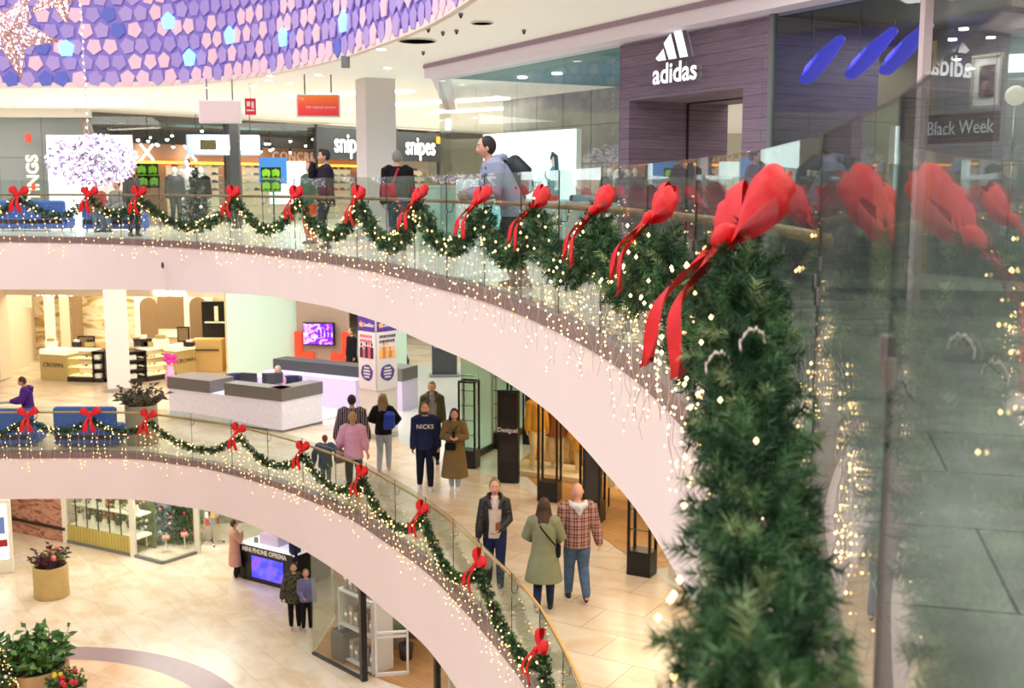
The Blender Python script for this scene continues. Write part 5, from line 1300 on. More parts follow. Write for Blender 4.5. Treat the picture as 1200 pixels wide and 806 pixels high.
for k, (px, py) in enumerate(((168, 646), (169, 640), (191, 651), (213, 647))):
    c = P0(px, py); t = thing('felt_pompom_tree', 'peach pompom decoration on a stem in the corner window', 'decoration', (c.x, c.y+.35, .05), 0, 'peach pompom decorations')
    b = MB(); b.tube([(0, 0, 0), (0, 0, .35)], .015, M_OFFW, 6); b.obj('stem', t); b = MB()
    for q in range(6): b.ell((.07*math.cos(q*1.05), .07*math.sin(q*1.05), .40+.03*(q % 2)), .055, M_BP, 8, 6)
    b.obj('pompom', t)
# postcard carousel
c = P0(245, 642); t = thing('card_carousel', 'rotating postcard stand on a grey foot behind the corner window', 'display stand', (c.x, c.y+.4, 0))
b = MB(); b.tube([(0, 0, .05), (0, 0, 2.1)], .025, M_STEEL, 8); b.obj('pole', t)
for k in range(4): b = MB(); a = k*PI/2+.4; b.tube([(0, 0, .12), (.36*math.cos(a), .36*math.sin(a), .04)], .018, M_STEEL, 6); b.ell((.36*math.cos(a), .36*math.sin(a), .03), .03, M_DARK, 6, 4); b.obj('foot', t)
rr = random.Random(9); cc = [mat('card_red', (206, 80, 84), .6), mat('card_yellow', (232, 210, 130), .6), mat('card_white', (236, 232, 224), .6), mat('card_grey', (170, 170, 168), .6)]
for r_ in range(6):
    for k in range(6):
        b = MB(); a = k*PI/3; b.box((.2*math.cos(a), .2*math.sin(a), .75+.24*r_), (.15, .02, .2), cc[(r_*2+k*3) % 4], a+PI/2); b.obj('card', t)
# hedge behind
V, mi = needles([P0(232, 630)+Vector((.5, 5, .8)), P0(300, 640)+Vector((1.5, 5, .8))], .8, 60, 24, .16, .06, 91); o = tri_obj('hedge', V, mi, (M_LEAF1, M_LEAFG, M_LEAF2), origin=P0(262, 632)+Vector((1, 5, .3))); tag(o, 'dark green hedge at the back behind the pink coat woman', 'hedge')
# ---- digital kiosk at left edge
c = P0(6, 672); t = thing('advert_kiosk', 'white framed digital advertising kiosk at the left edge', 'advertising kiosk', (c.x-.35, c.y, 0), .35)
b = MB(); b.box((0, 0, 1.1), (1.15, .22, 2.2), M_POST, bev=.03); b.obj('housing', t); b = MB(); b.box((0, -.12, 1.25), (.92, .02, 1.62), M_SCR); b.obj('screen', t)
b = MB(); b.box((.1, -.135, .92), (.7, .01, .22), M_BR); b.box((.15, -.135, 1.45), (.5, .01, .5), mat('kiosk_blue', (110, 130, 190), .4, emit=.3, ecol=(110, 130, 200)), 0); b.obj('picture', t)
# ---- planters
M_PLT = mat('planter_beige', (206, 178, 116), .55, var=.05); M_PLT2 = mat('planter_tan', (202, 164, 110), .55, var=.05); M_PLT3 = mat('planter_rose', (214, 184, 158), .55, var=.05)
M_REDL = mat('dark_red_leaf', (92, 44, 52), .5); M_ROSE = mat('dusty_rose_flower', (220, 130, 120), .6); M_CYR = mat('cyclamen_red', (214, 40, 56), .5); M_CYY = mat('cyclamen_yellow', (236, 206, 60), .5)
c = P0(54, 704); leafplant('planter', 'round beige planter with dark red leaves standing alone on the ground floor', (c.x, c.y+.4, 0), .42, .55, M_PLT, .46, .88, 45, M_REDL, 21, ([M_ROSE, M_LEAFG2], 12, .08), ll=.2)
c = P0(38, 822); leafplant('planter', 'large tan planter with bushy green leaves at the lower left corner', (c.x, c.y+.2, 0), .75, .75, M_PLT2, .72, .75, 90, None, 22, ll=.3)
c = P0(76, 832); leafplant('planter', 'small rose beige planter with red and yellow flowers in front of the large one', (c.x+.05, c.y, 0), .35, .3, M_PLT3, .42, .6, 40, None, 23, ([M_CYR, M_CYR, M_CYY], 9, .06), ll=.14)
c = P0(-14, 850); xmas('lit Christmas tree with white baubles at the lower left edge', Vector((c.x+.05, c.y+.2, 0)), .62, 2.3, 31, [M_BW, M_BG], lights=260, deco=26)
# ---- phone kiosk
ka, kb = P0(282, 677), P0(342, 693); d = kb-ka; rz = math.atan2(d.y, d.x)
t = thing('phone_kiosk', 'black phone accessories kiosk with white lettering and a blue screen', 'kiosk', ((ka.x+kb.x)/2, (ka.y+kb.y)/2, 0), rz); L = d.length+.15
b = MB(); b.box((0, .75, .5), (L, 1.5, 1.0), M_BLACK); b.obj('counter', t)
b = MB(); b.box((0, -.015, .93), (L, .03, .22), M_BLACK); b.obj('fascia', t)
text_part('MINI PHONE OPREMA', .19, M_SOLEW, 'lettering', t, (0, -.035, .93), (PI/2, 0, 0), ext=.006, off=.006, sx=L/2.35)
def sc2(nt, tc, b):
    c = ramp(nt, noise(nt, tc.outputs['Object'], 2.5, 2), [(.4, (60, 60, 230)), (.55, (96, 90, 250)), (.65, (140, 40, 220))]); nt.links.new(c, b.inputs['Emission Color']); b.inputs['Emission Strength'].default_value = 1.0; return c
b = MB(); b.box((.1, -.02, .46), (L*.56, .03, .62), nodemat('blue_screen', sc2, .3)); b.obj('screen', t)
b = MB(); b.box((0, .75, 1.02), (L, 1.5, .04), mat('kiosk_top_lit', (250, 252, 255), .3, emit=.5, ecol=(240, 246, 255))); b.obj('top', t)
b = MB(); b.box((-.1, .5, 1.2), (.75, .5, .3), mat('lilac_box', (224, 206, 244), .4), bev=.02); b.obj('display_box', t)
for s_ in (-1, 1): b = MB(); b.box((s_*L*.49, .75, 1.25), (.015, 1.5, .42), M_SHOPG); b.obj('glass_screen', t)
for k in range(6): b = MB(); b.box((-L/2+.2+k*.08, .3+.15*(k % 3), 1.08), (.1, .08, .08), (M_OFFW, M_MGREY)[k % 2]); b.obj('merchandise', t)
# ---- glass shop front on the right of the ground floor
ga, gb = P0(367, 766), P0(424, 796)
gb = ga+(gb-ga)*1.04
t = thing('shop_window', 'ground floor glass shop front with a black corner post', 'shop front', (ga.x, ga.y, 0))
seg(t, 'glass_panel', ga, gb, .06, 3.7, M_SHOPG, .02); seg(t, 'base_rail', ga, gb, 0, .06, M_DGREY, .08)
b = MB(); b.box((gb.x, gb.y, 1.9), (.14, .14, 3.8), M_BLACK, .5); b.obj('post', t, world=True)
ge = gb+(gb-ga).normalized()*0+Vector((1.75, -1.1, 0)); b = MB(); b.box((ge.x, ge.y, 1.9), (.12, .12, 3.8), M_BLACK, .5); b.obj('post', t, world=True)
gf = ge+Vector((1.6, -1.2, 0)); seg(t, 'glass_panel', ge, gf, .06, 3.7, M_SHOPG, .02)
back = ga+Vector((.25, 3.2, 0)); seg(t, 'side_glass', ga, back, .06, 3.7, M_SHOPG, .02)
b = MB(); pl = [ga, gf, gf+Vector((5, 0, 0)), ga+Vector((6, 7, 0)), back]; b.add([(p.x, p.y, .01) for p in pl], [tuple(range(5))], M_WOOD); struct(b.obj('floor_shop'))
wallseg('wall_shop_back', (ga.x+.3, ga.y+3.3), (ga.x+6, ga.y+1.5), 0, 3.8, mat('shop_plaster', (226, 220, 208), .7, emit=.15, ecol=(226, 220, 208)))  # glow put into the plaster to lift the dim interior
M_KRAFT = mat('kraft_box', (196, 172, 152), .8, var=.12); M_BOOK = mat('pink_grey_box', (206, 186, 178), .7, var=.1)
n_ = Vector((.55, .83, 0)); 
def shelfunit(label, c, w, dep, h, rz, nsh, m):
    t = thing('shelf_unit', label, 'shelf', c, rz)
    for sx in (-1, 1): b = MB(); b.box((sx*w/2, 0, h/2), (.04, dep, h), m); b.obj('side_panel', t)
    for k in range(nsh): b = MB(); b.box((0, 0, .06+(h-.1)*k/(nsh-1)), (w, dep, .04), m); b.obj('shelf', t)
    return t
rzs = math.atan2(gb.y-ga.y, gb.x-ga.x); sc_ = ga.lerp(gb, .72)+n_*.6
shelfunit('white shelf unit stacked with boxes behind the ground floor glass', (sc_.x, sc_.y, .02), 1.3, .6, 1.75, rzs, 3, M_WHITE)
rr = random.Random(4); dx = Vector((math.cos(rzs), math.sin(rzs), 0))
for lv, zz in enumerate((.11, .93, 1.77)):
    for k in range(6):
        p = sc_+dx*(-.52+.2*k); hh_ = rr.uniform(.28, .5); b = MB(); b.box((0, 0, hh_/2), (.15, .38, hh_), (M_KRAFT, M_BOOK)[rr.randrange(2)], bev=.006); b.box((0, -.193, hh_*.6), (.1, .004, .08), M_OFFW)
        o = b.obj('gift_box'); o.location = (p.x, p.y, zz); o.rotation_euler = (0, 0, rzs); tag(o, 'pinkish grey gift box on the white shelf behind the ground floor glass', 'box', 'gift boxes on the white shelf')
sp = ga.lerp(gb, .18)+n_*.9
for k in range(7):
    b = MB(); b.box((0, 0, .17), (.55, .4, .34), (M_KRAFT, M_BOOK)[k % 2], bev=.01); b.box((0, 0, .345), (.08, .41, .01), M_DISP); o = b.obj('cardboard_box'); o.location = (sp.x+rr.uniform(-.03, .03), sp.y+.2, .02+.35*k); o.rotation_euler = (0, 0, rzs+rr.uniform(-.15, .15)); tag(o, 'kraft box in the tall stack just inside the glass corner', 'box', 'stacked kraft boxes')
b = MB(); b.box((0, 0, .35), (.5, .5, .7), mat('grey_bin', (120, 108, 98), .6), bev=.02); b.box((0, 0, .66), (.44, .44, .1), M_DGREY); o = b.obj('storage_bin'); q = ga.lerp(gb, .4)+n_*.45; o.location = (q.x, q.y, .02); o.rotation_euler = (0, 0, rzs); tag(o, 'square grey brown bin behind the ground floor glass', 'bin')
# white security gate and potted palm, crate
q = gb+Vector((.62, .25, 0)); t = thing('security_gate', 'white framed security gate beside the black corner post', 'gate', (q.x, q.y, 0), .15)
for sx in (-1, 1): b = MB(); b.box((sx*.36, 0, .95), (.05, .06, 1.9), M_WHITE); b.obj('upright', t)
for z in (.04, .95, 1.05, 1.88): b = MB(); b.box((0, 0, z), (.72, .06, .05 if z > .1 else .1), M_WHITE); b.obj('crossbar', t)
q = gb+Vector((.85, 1.2, 0)); t = thing('potted_palm', 'dark potted palm behind the white security gate', 'potted plant', (q.x, q.y, .02))
b = MB(); b.lathe([(.14, 0), (.19, .35), (.17, .35)], (0, 0, 0), M_DGREY, 16); b.obj('pot', t); b = MB(); rr = random.Random(8)
for k in range(26):
    a = rr.uniform(0, 2*PI); L_ = rr.uniform(.4, .75); z0 = rr.uniform(.5, 1.1); pts = [Vector((0, 0, z0)), Vector((math.cos(a)*L_*.5, math.sin(a)*L_*.5, z0+.25)), Vector((math.cos(a)*L_, math.sin(a)*L_, z0+.05))]
    for s_ in range(12):
        f = s_/12; p = pts[0].lerp(pts[1], f*2) if f < .5 else pts[1].lerp(pts[2], f*2-1); w = Vector((-math.sin(a), math.cos(a), -.3))*.13
        for g in (-1, 1): b.add([p, p+w*g+Vector((math.cos(a)*.05, math.sin(a)*.05, 0)), p+Vector((math.cos(a)*.03, math.sin(a)*.03, 0))], [(0, 1, 2)], M_LEAF2)
b.tube([(0, 0, .3), (0, 0, 1.1)], .03, M_TWIG, 6); b.obj('fronds', t)
q = gb+Vector((1.3, 2.6, 0)); b = MB(); b.box((0, 0, .35), (2.6, .6, .7), mat('grey_counter', (120, 108, 100), .6)); b.box((0, 0, .72), (2.7, .66, .05), M_KRAFT); b.box((0, .1, 1.0), (2.6, .4, .03), M_KRAFT); o = b.obj('shop_counter'); o.location = (q.x, q.y, .02); o.rotation_euler = (0, 0, -.25); tag(o, 'grey brown shop counter at the back of the ground floor shop', 'counter')
q = gb+Vector((.55, 2.0, 0)); b = MB(); b.box((0, 0, .35), (.7, .5, .7), M_KRAFT, bev=.01); b.prism([(-.35, .0), (.35, 0), (.5, .35), (-.2, .3)], lambda u, v, k: Vector((u, k, .7+v)), -.02, .02, mat('orange_board', (190, 130, 70), .6)); b.box((.3, -.2, 1.0), (.3, .03, .5), mat('rust_red', (150, 60, 44), .6)); o = b.obj('open_crate'); o.location = (q.x, q.y, .8); tag(o, 'open brown carton with orange and rust boards above the white gate', 'box')
b = MB(); b.box((0, 0, .4), (.5, .5, .8), M_KRAFT); o = b.obj('plinth'); o.location = (q.x, q.y, .01); tag(o, 'plain kraft plinth under the open brown carton', 'plinth')
q = ge+Vector((.55, .1, 0)); t = thing('security_gate', 'second white security gate cut by the balcony front', 'gate', (q.x, q.y, 0), -.2)
for sx in (-1, 1): b = MB(); b.box((sx*.3, 0, .6), (.05, .06, 1.2), M_WHITE); b.obj('upright', t)
for z in (.04, .7, 1.18): b = MB(); b.box((0, 0, z), (.6, .06, .05), M_WHITE); b.obj('crossbar', t)
b = MB(); b.box((-.15, -.04, .9), (.3, .01, .25), M_PAP); b.obj('notice', t)
# ================================================================ SECOND FLOOR
def at2(px, Y, z=Z2): c = GD(px, 219, Y); return Vector((c.x, Y, z))
# ---- adidas shop front: line runs from FA (far) to the viewer's right
FA = Vector((-1.6, 22.1, 0)); FD = Vector((.544, -1, 0)).normalized(); FN = Vector((.878, .478, 0))   # FN points into the shop
OR = Vector((1.53, 16.4, 0))
def fp(s, dn=0, z=0):
    """s = metres in depth towards the viewer measured from the portal's far edge"""
    p = OR+Vector((.544*s, -s, 0))+FN*dn; return Vector((p.x, p.y, z))
RZF = math.atan2(FD.y, FD.x)
M_PORT = nodemat('plum_wood_cladding', lambda nt, tc, b: mixc(nt, .6, brick(nt, mapping(nt, tc.outputs['Object'], rot=(PI/2, 0, 0)), 1, 3.0, .14, .004, (152, 134, 152), (140, 122, 142), (104, 90, 108)), ramp(nt, noise(nt, mapping(nt, tc.outputs['Object'], scale=(.6, .6, 14)), 4, 4), [(.3, (170, 160, 170)), (.7, (255, 255, 255))]), 'MULTIPLY'), .6)
M_TILE = nodemat('grey_concrete_tiles', lambda nt, tc, b: mixc(nt, .7, brick(nt, mapping(nt, tc.outputs['Object'], rot=(PI/2, 0, 0)), 1, .62, .9, .012, (172, 174, 172), (158, 161, 160), (104, 106, 106), .0), ramp(nt, noise(nt, tc.outputs['Object'], 2.2, 6), [(.3, (190, 190, 190)), (.7, (255, 255, 255))]), 'MULTIPLY'), .4)
def lbox(t, name, s0, s1, d0, d1, z0, z1, m, origin=None):
    """box along the shop front in the portal's own frame (x along front, y into the shop)"""
    k = 1.1385; b = MB(); b.box(((s0+s1)/2*k, (d0+d1)/2, (z0+z1)/2), (abs(s1-s0)*k, d1-d0, z1-z0), m); return b.obj(name, t)
PTOP = 3.12
t = thing('shop_portal', 'plum wood clad shop portal with a deep doorway', 'shop entrance', (OR.x, OR.y, Z2), RZF)
lbox(t, 'jamb', -.02, .2, 0, 1.75, 0, PTOP, M_PORT); lbox(t, 'jamb', 2.33, 2.75, 0, 1.75, 0, PTOP, M_PORT)
lbox(t, 'lintel', .2, 2.33, 0, 1.75, 2.34, PTOP, M_PORT)
lbox(t, 'seam', .2, .215, 1.0, 1.03, 0, 2.34, M_BLACK); lbox(t, 'seam', .215, 2.33, 1.0, 1.03, 2.325, 2.34, M_BLACK)
# logo (three slanted bars) and word
t = thing('shop_logo', 'white sportswear logo with three slanted bars on the plum portal', 'sign', fp(1.2, -.01, Z2+.3), RZF)
for x0, h, w in ((-.34, .15, .17), (-.11, .33, .17), (.13, .53, .17)):
    lean = -.42*h
    b = MB(); poly = [(x0, 0), (x0+w, 0), (x0+w+lean, h), (x0+lean*.72-.02, h-.11)]
    b.prism(poly, lambda u, v, k: Vector((u, k, 2.50+v)), -.08, .0, mat('logo_white', (255, 255, 255), .4, emit=.9, ecol=(250, 252, 255))).sides(mat('logo_side', (150, 146, 152), .5), 1); b.obj('bar', t)
M_LSIDE = mat('logo_side', (150, 146, 152), .5)
text_part('adidas', .36, MATS['logo_white'], 'lettering', t, (0, -.035, 2.32), (PI/2, 0, 0), ext=.035, off=.008, sx=1.08, spacing=1.0, side=M_LSIDE)
# glass left of the portal, with the corner return
s0 = -5.3
t = thing('shop_window', 'tall clear shop window left of the plum portal', 'shop window', fp(s0, 0, Z2), 0)
for k in range(4): a, c = fp(s0+(5.3)*k/4, 0, 0), fp(s0+5.3*(k+1)/4-.01, 0, 0); seg(t, 'glass_panel', a, c, Z2, Z2+3.15, M_SHOPG, .015)
RV = Vector((-.03, 1, 0)).normalized()
for k in range(3): a, c = fp(s0, 0, 0)+RV*3.0*k, fp(s0, 0, 0)+RV*(3.0*(k+1)-.02); seg(t, 'glass_panel', a, c, Z2, Z2+3.15, M_SHOPG, .015)
# bulkhead above
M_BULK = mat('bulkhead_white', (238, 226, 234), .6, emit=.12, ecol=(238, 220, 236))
b = MB(); L = 18*1.1385; m = fp(s0+9.0, -.06, (Z2+3.14+ZC)/2); b.box(tuple(m), (L, .5, ZC-Z2-3.14), M_BULK, RZF); struct(b.obj('trim_7'))
b = MB(); m = fp(s0+9.0, -.325, ZC-.05); b.box(tuple(m), (L, .02, .07), mat('mauve_recess_shade', (176, 150, 170), .6), RZF); struct(b.obj('trim_8'))  # dark strip painted for the shade of a recess line
b = MB(); b.box(tuple(fp(s0, 0, (Z2+3.14+ZC)/2)+RV*4.4), (.3, 8.8, ZC-Z2-3.14), M_BULK, .03); struct(b.obj('trim_9'))
# inside the adidas shop : teal ceiling, grey tiled wall
M_TEAL = mat('teal_ceiling', (84, 132, 140), .6, emit=.05, ecol=(90, 150, 160))
b = MB(); q = [fp(s0, .2, Z2+3.16), fp(0, .2, Z2+3.16), fp(0, 9, Z2+3.16), fp(s0, 9, Z2+3.16)]; b.add(q, [(0, 1, 2, 3)], M_TEAL); struct(b.obj('ceiling_shop'))
b = MB(); q = [fp(0, .2, Z2+3.16), fp(12, .2, Z2+3.16), fp(12, 6, Z2+3.16), fp(0, 6, Z2+3.16)]; b.add(q, [(0, 1, 2, 3)], mat('dark_ceiling', (96, 98, 104), .6)); struct(b.obj('ceiling_shop'))
wa, wb = at2(592, 30.5), at2(760, 25.5); wallseg('wall_tiled', wa, wb, Z2, ZC, M_TILE, .1)
wallseg('wall_tiled', wa, wa+Vector((.8, 3, 0)), Z2, ZC, M_TILE, .1)
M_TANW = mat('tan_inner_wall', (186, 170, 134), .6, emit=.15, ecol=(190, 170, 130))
wallseg('wall_inner', fp(-.1, 3.4), fp(4.5, 3.4), Z2, Z2+3.1, M_TANW, .1)
for px, py in ((648, 70), (668, 70), (652, 108), (662, 147), (706, 157), (712, 100)):
    c = GD(px, py, 25.5); 
for k, (s_, d_) in enumerate(((-4.4, 1.2), (-3.6, 1.4), (-3, 2.6), (-2.2, 1.8), (-1.3, 3.0), (-1, 1.5))):
    p = fp(s_, d_, Z2+3.13); b = MB(); b.cyl((0, 0, 0), .09, .02, M_DL, 12); o = b.obj('downlight'); o.location = p; tag(o, 'small round downlight in the teal ceiling behind the tall shop window', 'ceiling light', 'downlights in the teal ceiling')
# LED wall with the poster woman
la, lb = GD(567, 219, 26.2), GD(674, 219, 23.6); la.z = lb.z = 0; d = lb-la
t = thing('led_wall', 'large white luminous screen wall with a teal picture of a woman', 'screen', ((la.x+lb.x)/2, (la.y+lb.y)/2, Z2+.02), math.atan2(d.y, d.x)); L = d.length
b = MB(); b.box((0, .09, 1.16), (L, .14, 2.3), M_WHITE); b.obj('housing', t); b = MB(); b.box((0, .0, 1.16), (L, .03, 2.28), M_SCR); b.obj('screen', t)
b = MB(); b.box((0, -.02, .45), (L, .01, .85), mat('screen_cyan', (170, 232, 240), .4, emit=.9, ecol=(150, 230, 244))); b.obj('picture_base', t)
M_TL = mat('picture_teal', (70, 160, 176), .5, emit=.35, ecol=(60, 170, 190)); M_TLD = mat('picture_dark', (40, 74, 90), .5, emit=.1, ecol=(40, 80, 100))
b = MB(); x = L*.29; b.prism([(x-.16, .95), (x+.18, .95), (x+.2, 1.25), (x+.16, 1.55), (x+.05, 1.62), (x-.1, 1.5), (x-.2, 1.3)], lambda u, v, k: Vector((u, k, v)), -.04, -.03, M_TL); b.ell((x+.02, -.035, 1.66), (.09, .01, .13), mat('picture_face', (240, 214, 200), .5, emit=.4, ecol=(240, 210, 200)), 10, 8)
b.tube([(x-.08, -.04, 1.7), (x, -.04, 1.82), (x+.11, -.04, 1.76), (x+.15, -.04, 1.4), (x+.17, -.04, 1.1)], [.02, .05, .05, .05, .03], M_TLD, 6); b.obj('picture_woman', t)
b = MB(); b.tube([(x-.16, -.035, 1.25), (x-.25, -.035, 1.35), (x-.22, -.035, 1.48)], .025, MATS['picture_face'], 6); b.obj('picture_arm', t)
text_part('ms', .3, mat('picture_grey', (190, 214, 216), .5), 'picture_lettering', t, (L*.12, -.03, 1.2), (PI/2, 0, 0), ext=.003)
area('sport_shop_fill', tuple(fp(-2.6, 2.5, Z2+3.1)), 4, 3, 130, (.95, .98, 1)); area('sport_shop_fill', tuple(fp(1.2, 2.3, Z2+2.9)), 2, 1.5, 22, (1, .95, .9))  # unseen fill lights added to brighten the shop interior
# displays seen through the lower windows
rr = random.Random(15)
for k in range(9):
    p = fp(-4.6+.52*k, 1.2+.3*(k % 2), Z2); b = MB(); b.box((0, 0, .45), (.4, .4, .9), M_WHITE, bev=.01); b.box((0, 0, .95), (.28, .3, .12), (M_DGREY, M_TL, M_RED)[k % 3], .3, bev=.03); o = b.obj('shoe_plinth'); o.location = p; o.rotation_euler = (0, 0, RZF); tag(o, 'white display plinth with one shoe box inside the shop window', 'plinth', 'display plinths in the sportswear window')
# glass front right of the portal
t = thing('shop_window', 'dark reflective shop window right of the plum portal', 'shop window', fp(2.75, 0, Z2), 0)
M_DSG = glass('dark_shop_glass', (206, 214, 214), 1.5, refl=.35, extra=.0)
cuts = [2.78, 3.35, 4.0, 4.7]
for k in range(3): seg(t, 'glass_panel', fp(cuts[k]), fp(cuts[k+1]-.012), Z2, Z2+3.14, M_DSG, .015)
for s_ in (2.78, 4.74): p = fp(s_); b = MB(); b.box((p.x, p.y, Z2+1.6), (.07, .07, 3.2), M_MGREY, RZF); b.obj('mullion', t, world=True)
wallseg('wall_inner', fp(2.6, 3.0), fp(5.0, 3.0), Z2, ZC, mat('slate_wall', (156, 158, 162), .6), .1)
M_BLUEREFL = mat('blue_violet_reflection', (96, 92, 226), .4, emit=.9, ecol=(84, 80, 240))  # glowing colour and shape imitate a reflection in the glass
for k, (s_, sc1) in enumerate(((3.17, 1), (3.79, 1.1), (4.22, 1.05))):
    p = fp(s_, .12, Z2+2.36); b = MB(); b.tube([Vector((0, 0, 0)), Vector((.14*sc1, 0, .12)), Vector((.32*sc1, .02, .28)), Vector((.47*sc1, .04, .40))], [(.05, .10), (.05, .15), (.05, .13), (.05, .07)], M_BLUEREFL, 10, ball=True)
    b.tube([Vector((.1, 0, .2)), Vector((.1, 0, .76))], .004, M_STEEL, 4); o = b.obj('reflection_wing'); o.location = p; o.rotation_euler = (0, 0, RZF); tag(o, 'curved blue violet shape imitating a reflection in the window, '+('left one', 'middle one', 'right one')[k], 'light')
for k in range(10):
    p = fp(3.0+.2*k, .6+rr.random()*1.6, Z2+2.9-.4*rr.random()); b = MB(); b.cyl((0, 0, 0), .05, .02, M_DL, 10); o = b.obj('spot_lamp'); o.location = p; tag(o, 'tiny bright spot lamp inside the dark window', 'light', 'spot lamps inside the dark window')
# next shop : pale walls, picture, Black Week board
p = fp(4.76); b = MB(); b.box((p.x, p.y, Z2+1.6), (.06, .12, 3.2), mat('pale_pink_pier', (226, 206, 210), .5), RZF); struct(b.obj('wall_pier'))
t = thing('shop_window', 'tall shop window at the right edge with pale walls behind', 'shop window', fp(5, 0, Z2), 0)
cuts = [5.0, 5.65, 6.5, 7.6, 9.2, 11.5]
for k in range(5): seg(t, 'glass_panel', fp(cuts[k]), fp(cuts[k+1]-.012), Z2, Z2+3.14, M_SHOPG, .015)
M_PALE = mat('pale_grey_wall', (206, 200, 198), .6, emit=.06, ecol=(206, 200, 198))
wallseg('wall_inner', fp(5.0, 2.2), fp(11, 2.2), Z2, ZC, M_PALE, .1)
def onwall(px, py, s_guess=None, dn=2.1):
    """point of the pale wall plane in the direction of a picture position"""
    c = GD(px, py, 10); d = Vector((c.x, c.y, c.z-CZ)); p0 = fp(5, dn, 0); k = FN.dot(Vector((p0.x, p0.y, 0)))/FN.dot(Vector((d.x, d.y, 0))); return Vector((d.x*k, d.y*k, CZ+d.z*k))
c = onwall(1157, 95)
t = thing('framed_picture', 'white mounted framed picture on the pale wall at upper right', 'picture', c, RZF)
b = MB(); W, H = .40, .58
for sx in (-1, 1): b.box((sx*W/2, -.01, 0), (.03, .04, H+.03), mat('champagne_frame', (196, 182, 164), .4)); b.box((0, -.01, sx*H/2), (W, .04, .03), MATS['champagne_frame'])
b.obj('frame', t); b = MB(); b.box((0, 0, 0), (W, .01, H), M_PAP); b.obj('mount', t)
b = MB(); b.box((0, -.012, 0), (W*.52, .01, H*.62), nodemat('dark_picture', lambda nt, tc, bb: ramp(nt, noise(nt, tc.outputs['Object'], 9, 3), [(.4, (52, 52, 60)), (.55, (110, 84, 64)), (.68, (226, 176, 90))]), .4)); b.obj('print', t)
c = onwall(1125, 150, dn=.5)
t = thing('sale_board', 'dark sale board with grey Black Week lettering hanging in the right window', 'sign', c, RZF)
b = MB(); b.box((0, 0, 0), (.95, .02, .30), mat('charcoal_board', (62, 60, 66), .5)); b.obj('board', t)
text_part('Black Week', .2, mat('board_letter', (214, 214, 220), .5, emit=.5, ecol=(220, 220, 226)), 'lettering', t, (0, -.014, 0), (PI/2, 0, 0), ext=.003, sx=.85)  # glow put into the lettering to brighten it
for sx in (-1, 1): b = MB(); b.tube([(sx*.4, 0, .15), (sx*.4, 0, .8)], .004, M_STEEL, 4); b.obj('wire', t)
c = onwall(1190, 112, dn=1.8); t = thing('globe_lamp', 'round white globe lamp beside the framed picture', 'lamp', c)
b = MB(); b.ell((0, 0, 0), .11, mat('globe_glow', (255, 236, 220), .5, emit=1.2, ecol=(255, 232, 214)), 16, 12); b.obj('globe', t); b = MB(); b.tube([(0, 0, -.1), (0, 0, -c.z+Z2+.01)], .012, M_STEEL, 6); b.obj('pole', t)
for k, (s_, hh_) in enumerate(((5.9, 1.1), (7.0, .8), (8.2, 1.0))):
    p = fp(s_, 1.4, Z2); b = MB(); b.box((0, 0, hh_/2), (.7, .5, hh_), (M_DGREY, M_PALE, M_CREAM)[k], bev=.02); b.box((0, 0, hh_+.08), (.3, .3, .16), M_PAP, .4, bev=.02); o = b.obj('display_table'); o.location = p; o.rotation_euler = (0, 0, RZF); tag(o, ('dark', 'pale grey', 'cream')[k]+' display block inside the right edge shop window', 'display block')
area('dark_shop_fill', tuple(fp(3.8, 1.8, Z2+3.0)), 1.5, 1.2, 45, (1, .98, .96)); area('right_shop_fill', tuple(fp(7, 1.2, ZC-.3)), 4, 1, 70, (1, .96, .94))  # unseen fills added to brighten the walls behind both windows

# ---- far trainer shop (snipes)
SA, SB = Vector((-12.35, 34, 0)), Vector((1.2, 51.1, 0)); SD = (SB-SA).normalized(); SN = Vector((-SD.y, SD.x, 0)); RZS = math.atan2(SD.y, SD.x)
def onS(px, dn=0, z=Z2):
    b_ = (px-600)/F/1.0; o = SA+SN*dn; # solve x = b*dep with dep about y*cos
    k = (b_*o.y-o.x)/(SD.x-b_*SD.y); p = o+SD*k; return Vector((p.x, p.y, z))
SZ = Z2+3.34
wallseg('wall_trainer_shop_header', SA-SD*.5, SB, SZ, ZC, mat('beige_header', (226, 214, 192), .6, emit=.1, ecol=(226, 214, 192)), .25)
t = thing('shop_window', 'long glass front of the trainer shop on the far side', 'shop window', (SA.x, SA.y, Z2), 0)
Ls = (SB-SA).length; n = 9
for k in range(n):
    if k == 5: continue
    seg(t, 'glass_panel', SA+SD*Ls*k/n, SA+SD*(Ls*(k+1)/n-.02), Z2, SZ, M_SHOPG, .015)
for px in (272, 373, 466, 515): p = onS(px, .05); b = MB(); b.box((p.x, p.y, Z2+1.67), (.3 if px == 272 else .12, .12, 3.34), M_DGREY, RZS); b.obj('mullion', t, world=True)
M_SNC = mat('dark_shop_ceiling', (58, 56, 58), .7, var=.1)
b = MB(); b.add([SA+Vector((0, 0, SZ+.02))+SN*.15, SB+Vector((0, 0, SZ+.02))+SN*.15, SB+SN*11+Vector((0, 0, SZ+.02)), SA+SN*11+Vector((0, 0, SZ+.02))], [(0, 1, 2, 3)], M_SNC); struct(b.obj('ceiling_shop'))
M_PEACH = nodemat('peach_back_wall', lambda nt, tc, b: ramp(nt, noise(nt, tc.outputs['Object'], .8, 2), [(.3, (190, 146, 120)), (.7, (210, 166, 140))]), .6)
DW = 9.0
wallseg('wall_trainer_shop_back', SA+SN*DW-SD*3, SB+SN*DW, Z2, SZ, M_PEACH, .1); wallseg('wall_trainer_shop_side', SA-SD*.2, SA+SN*DW-SD*1.5, Z2, SZ, M_PEACH, .1)
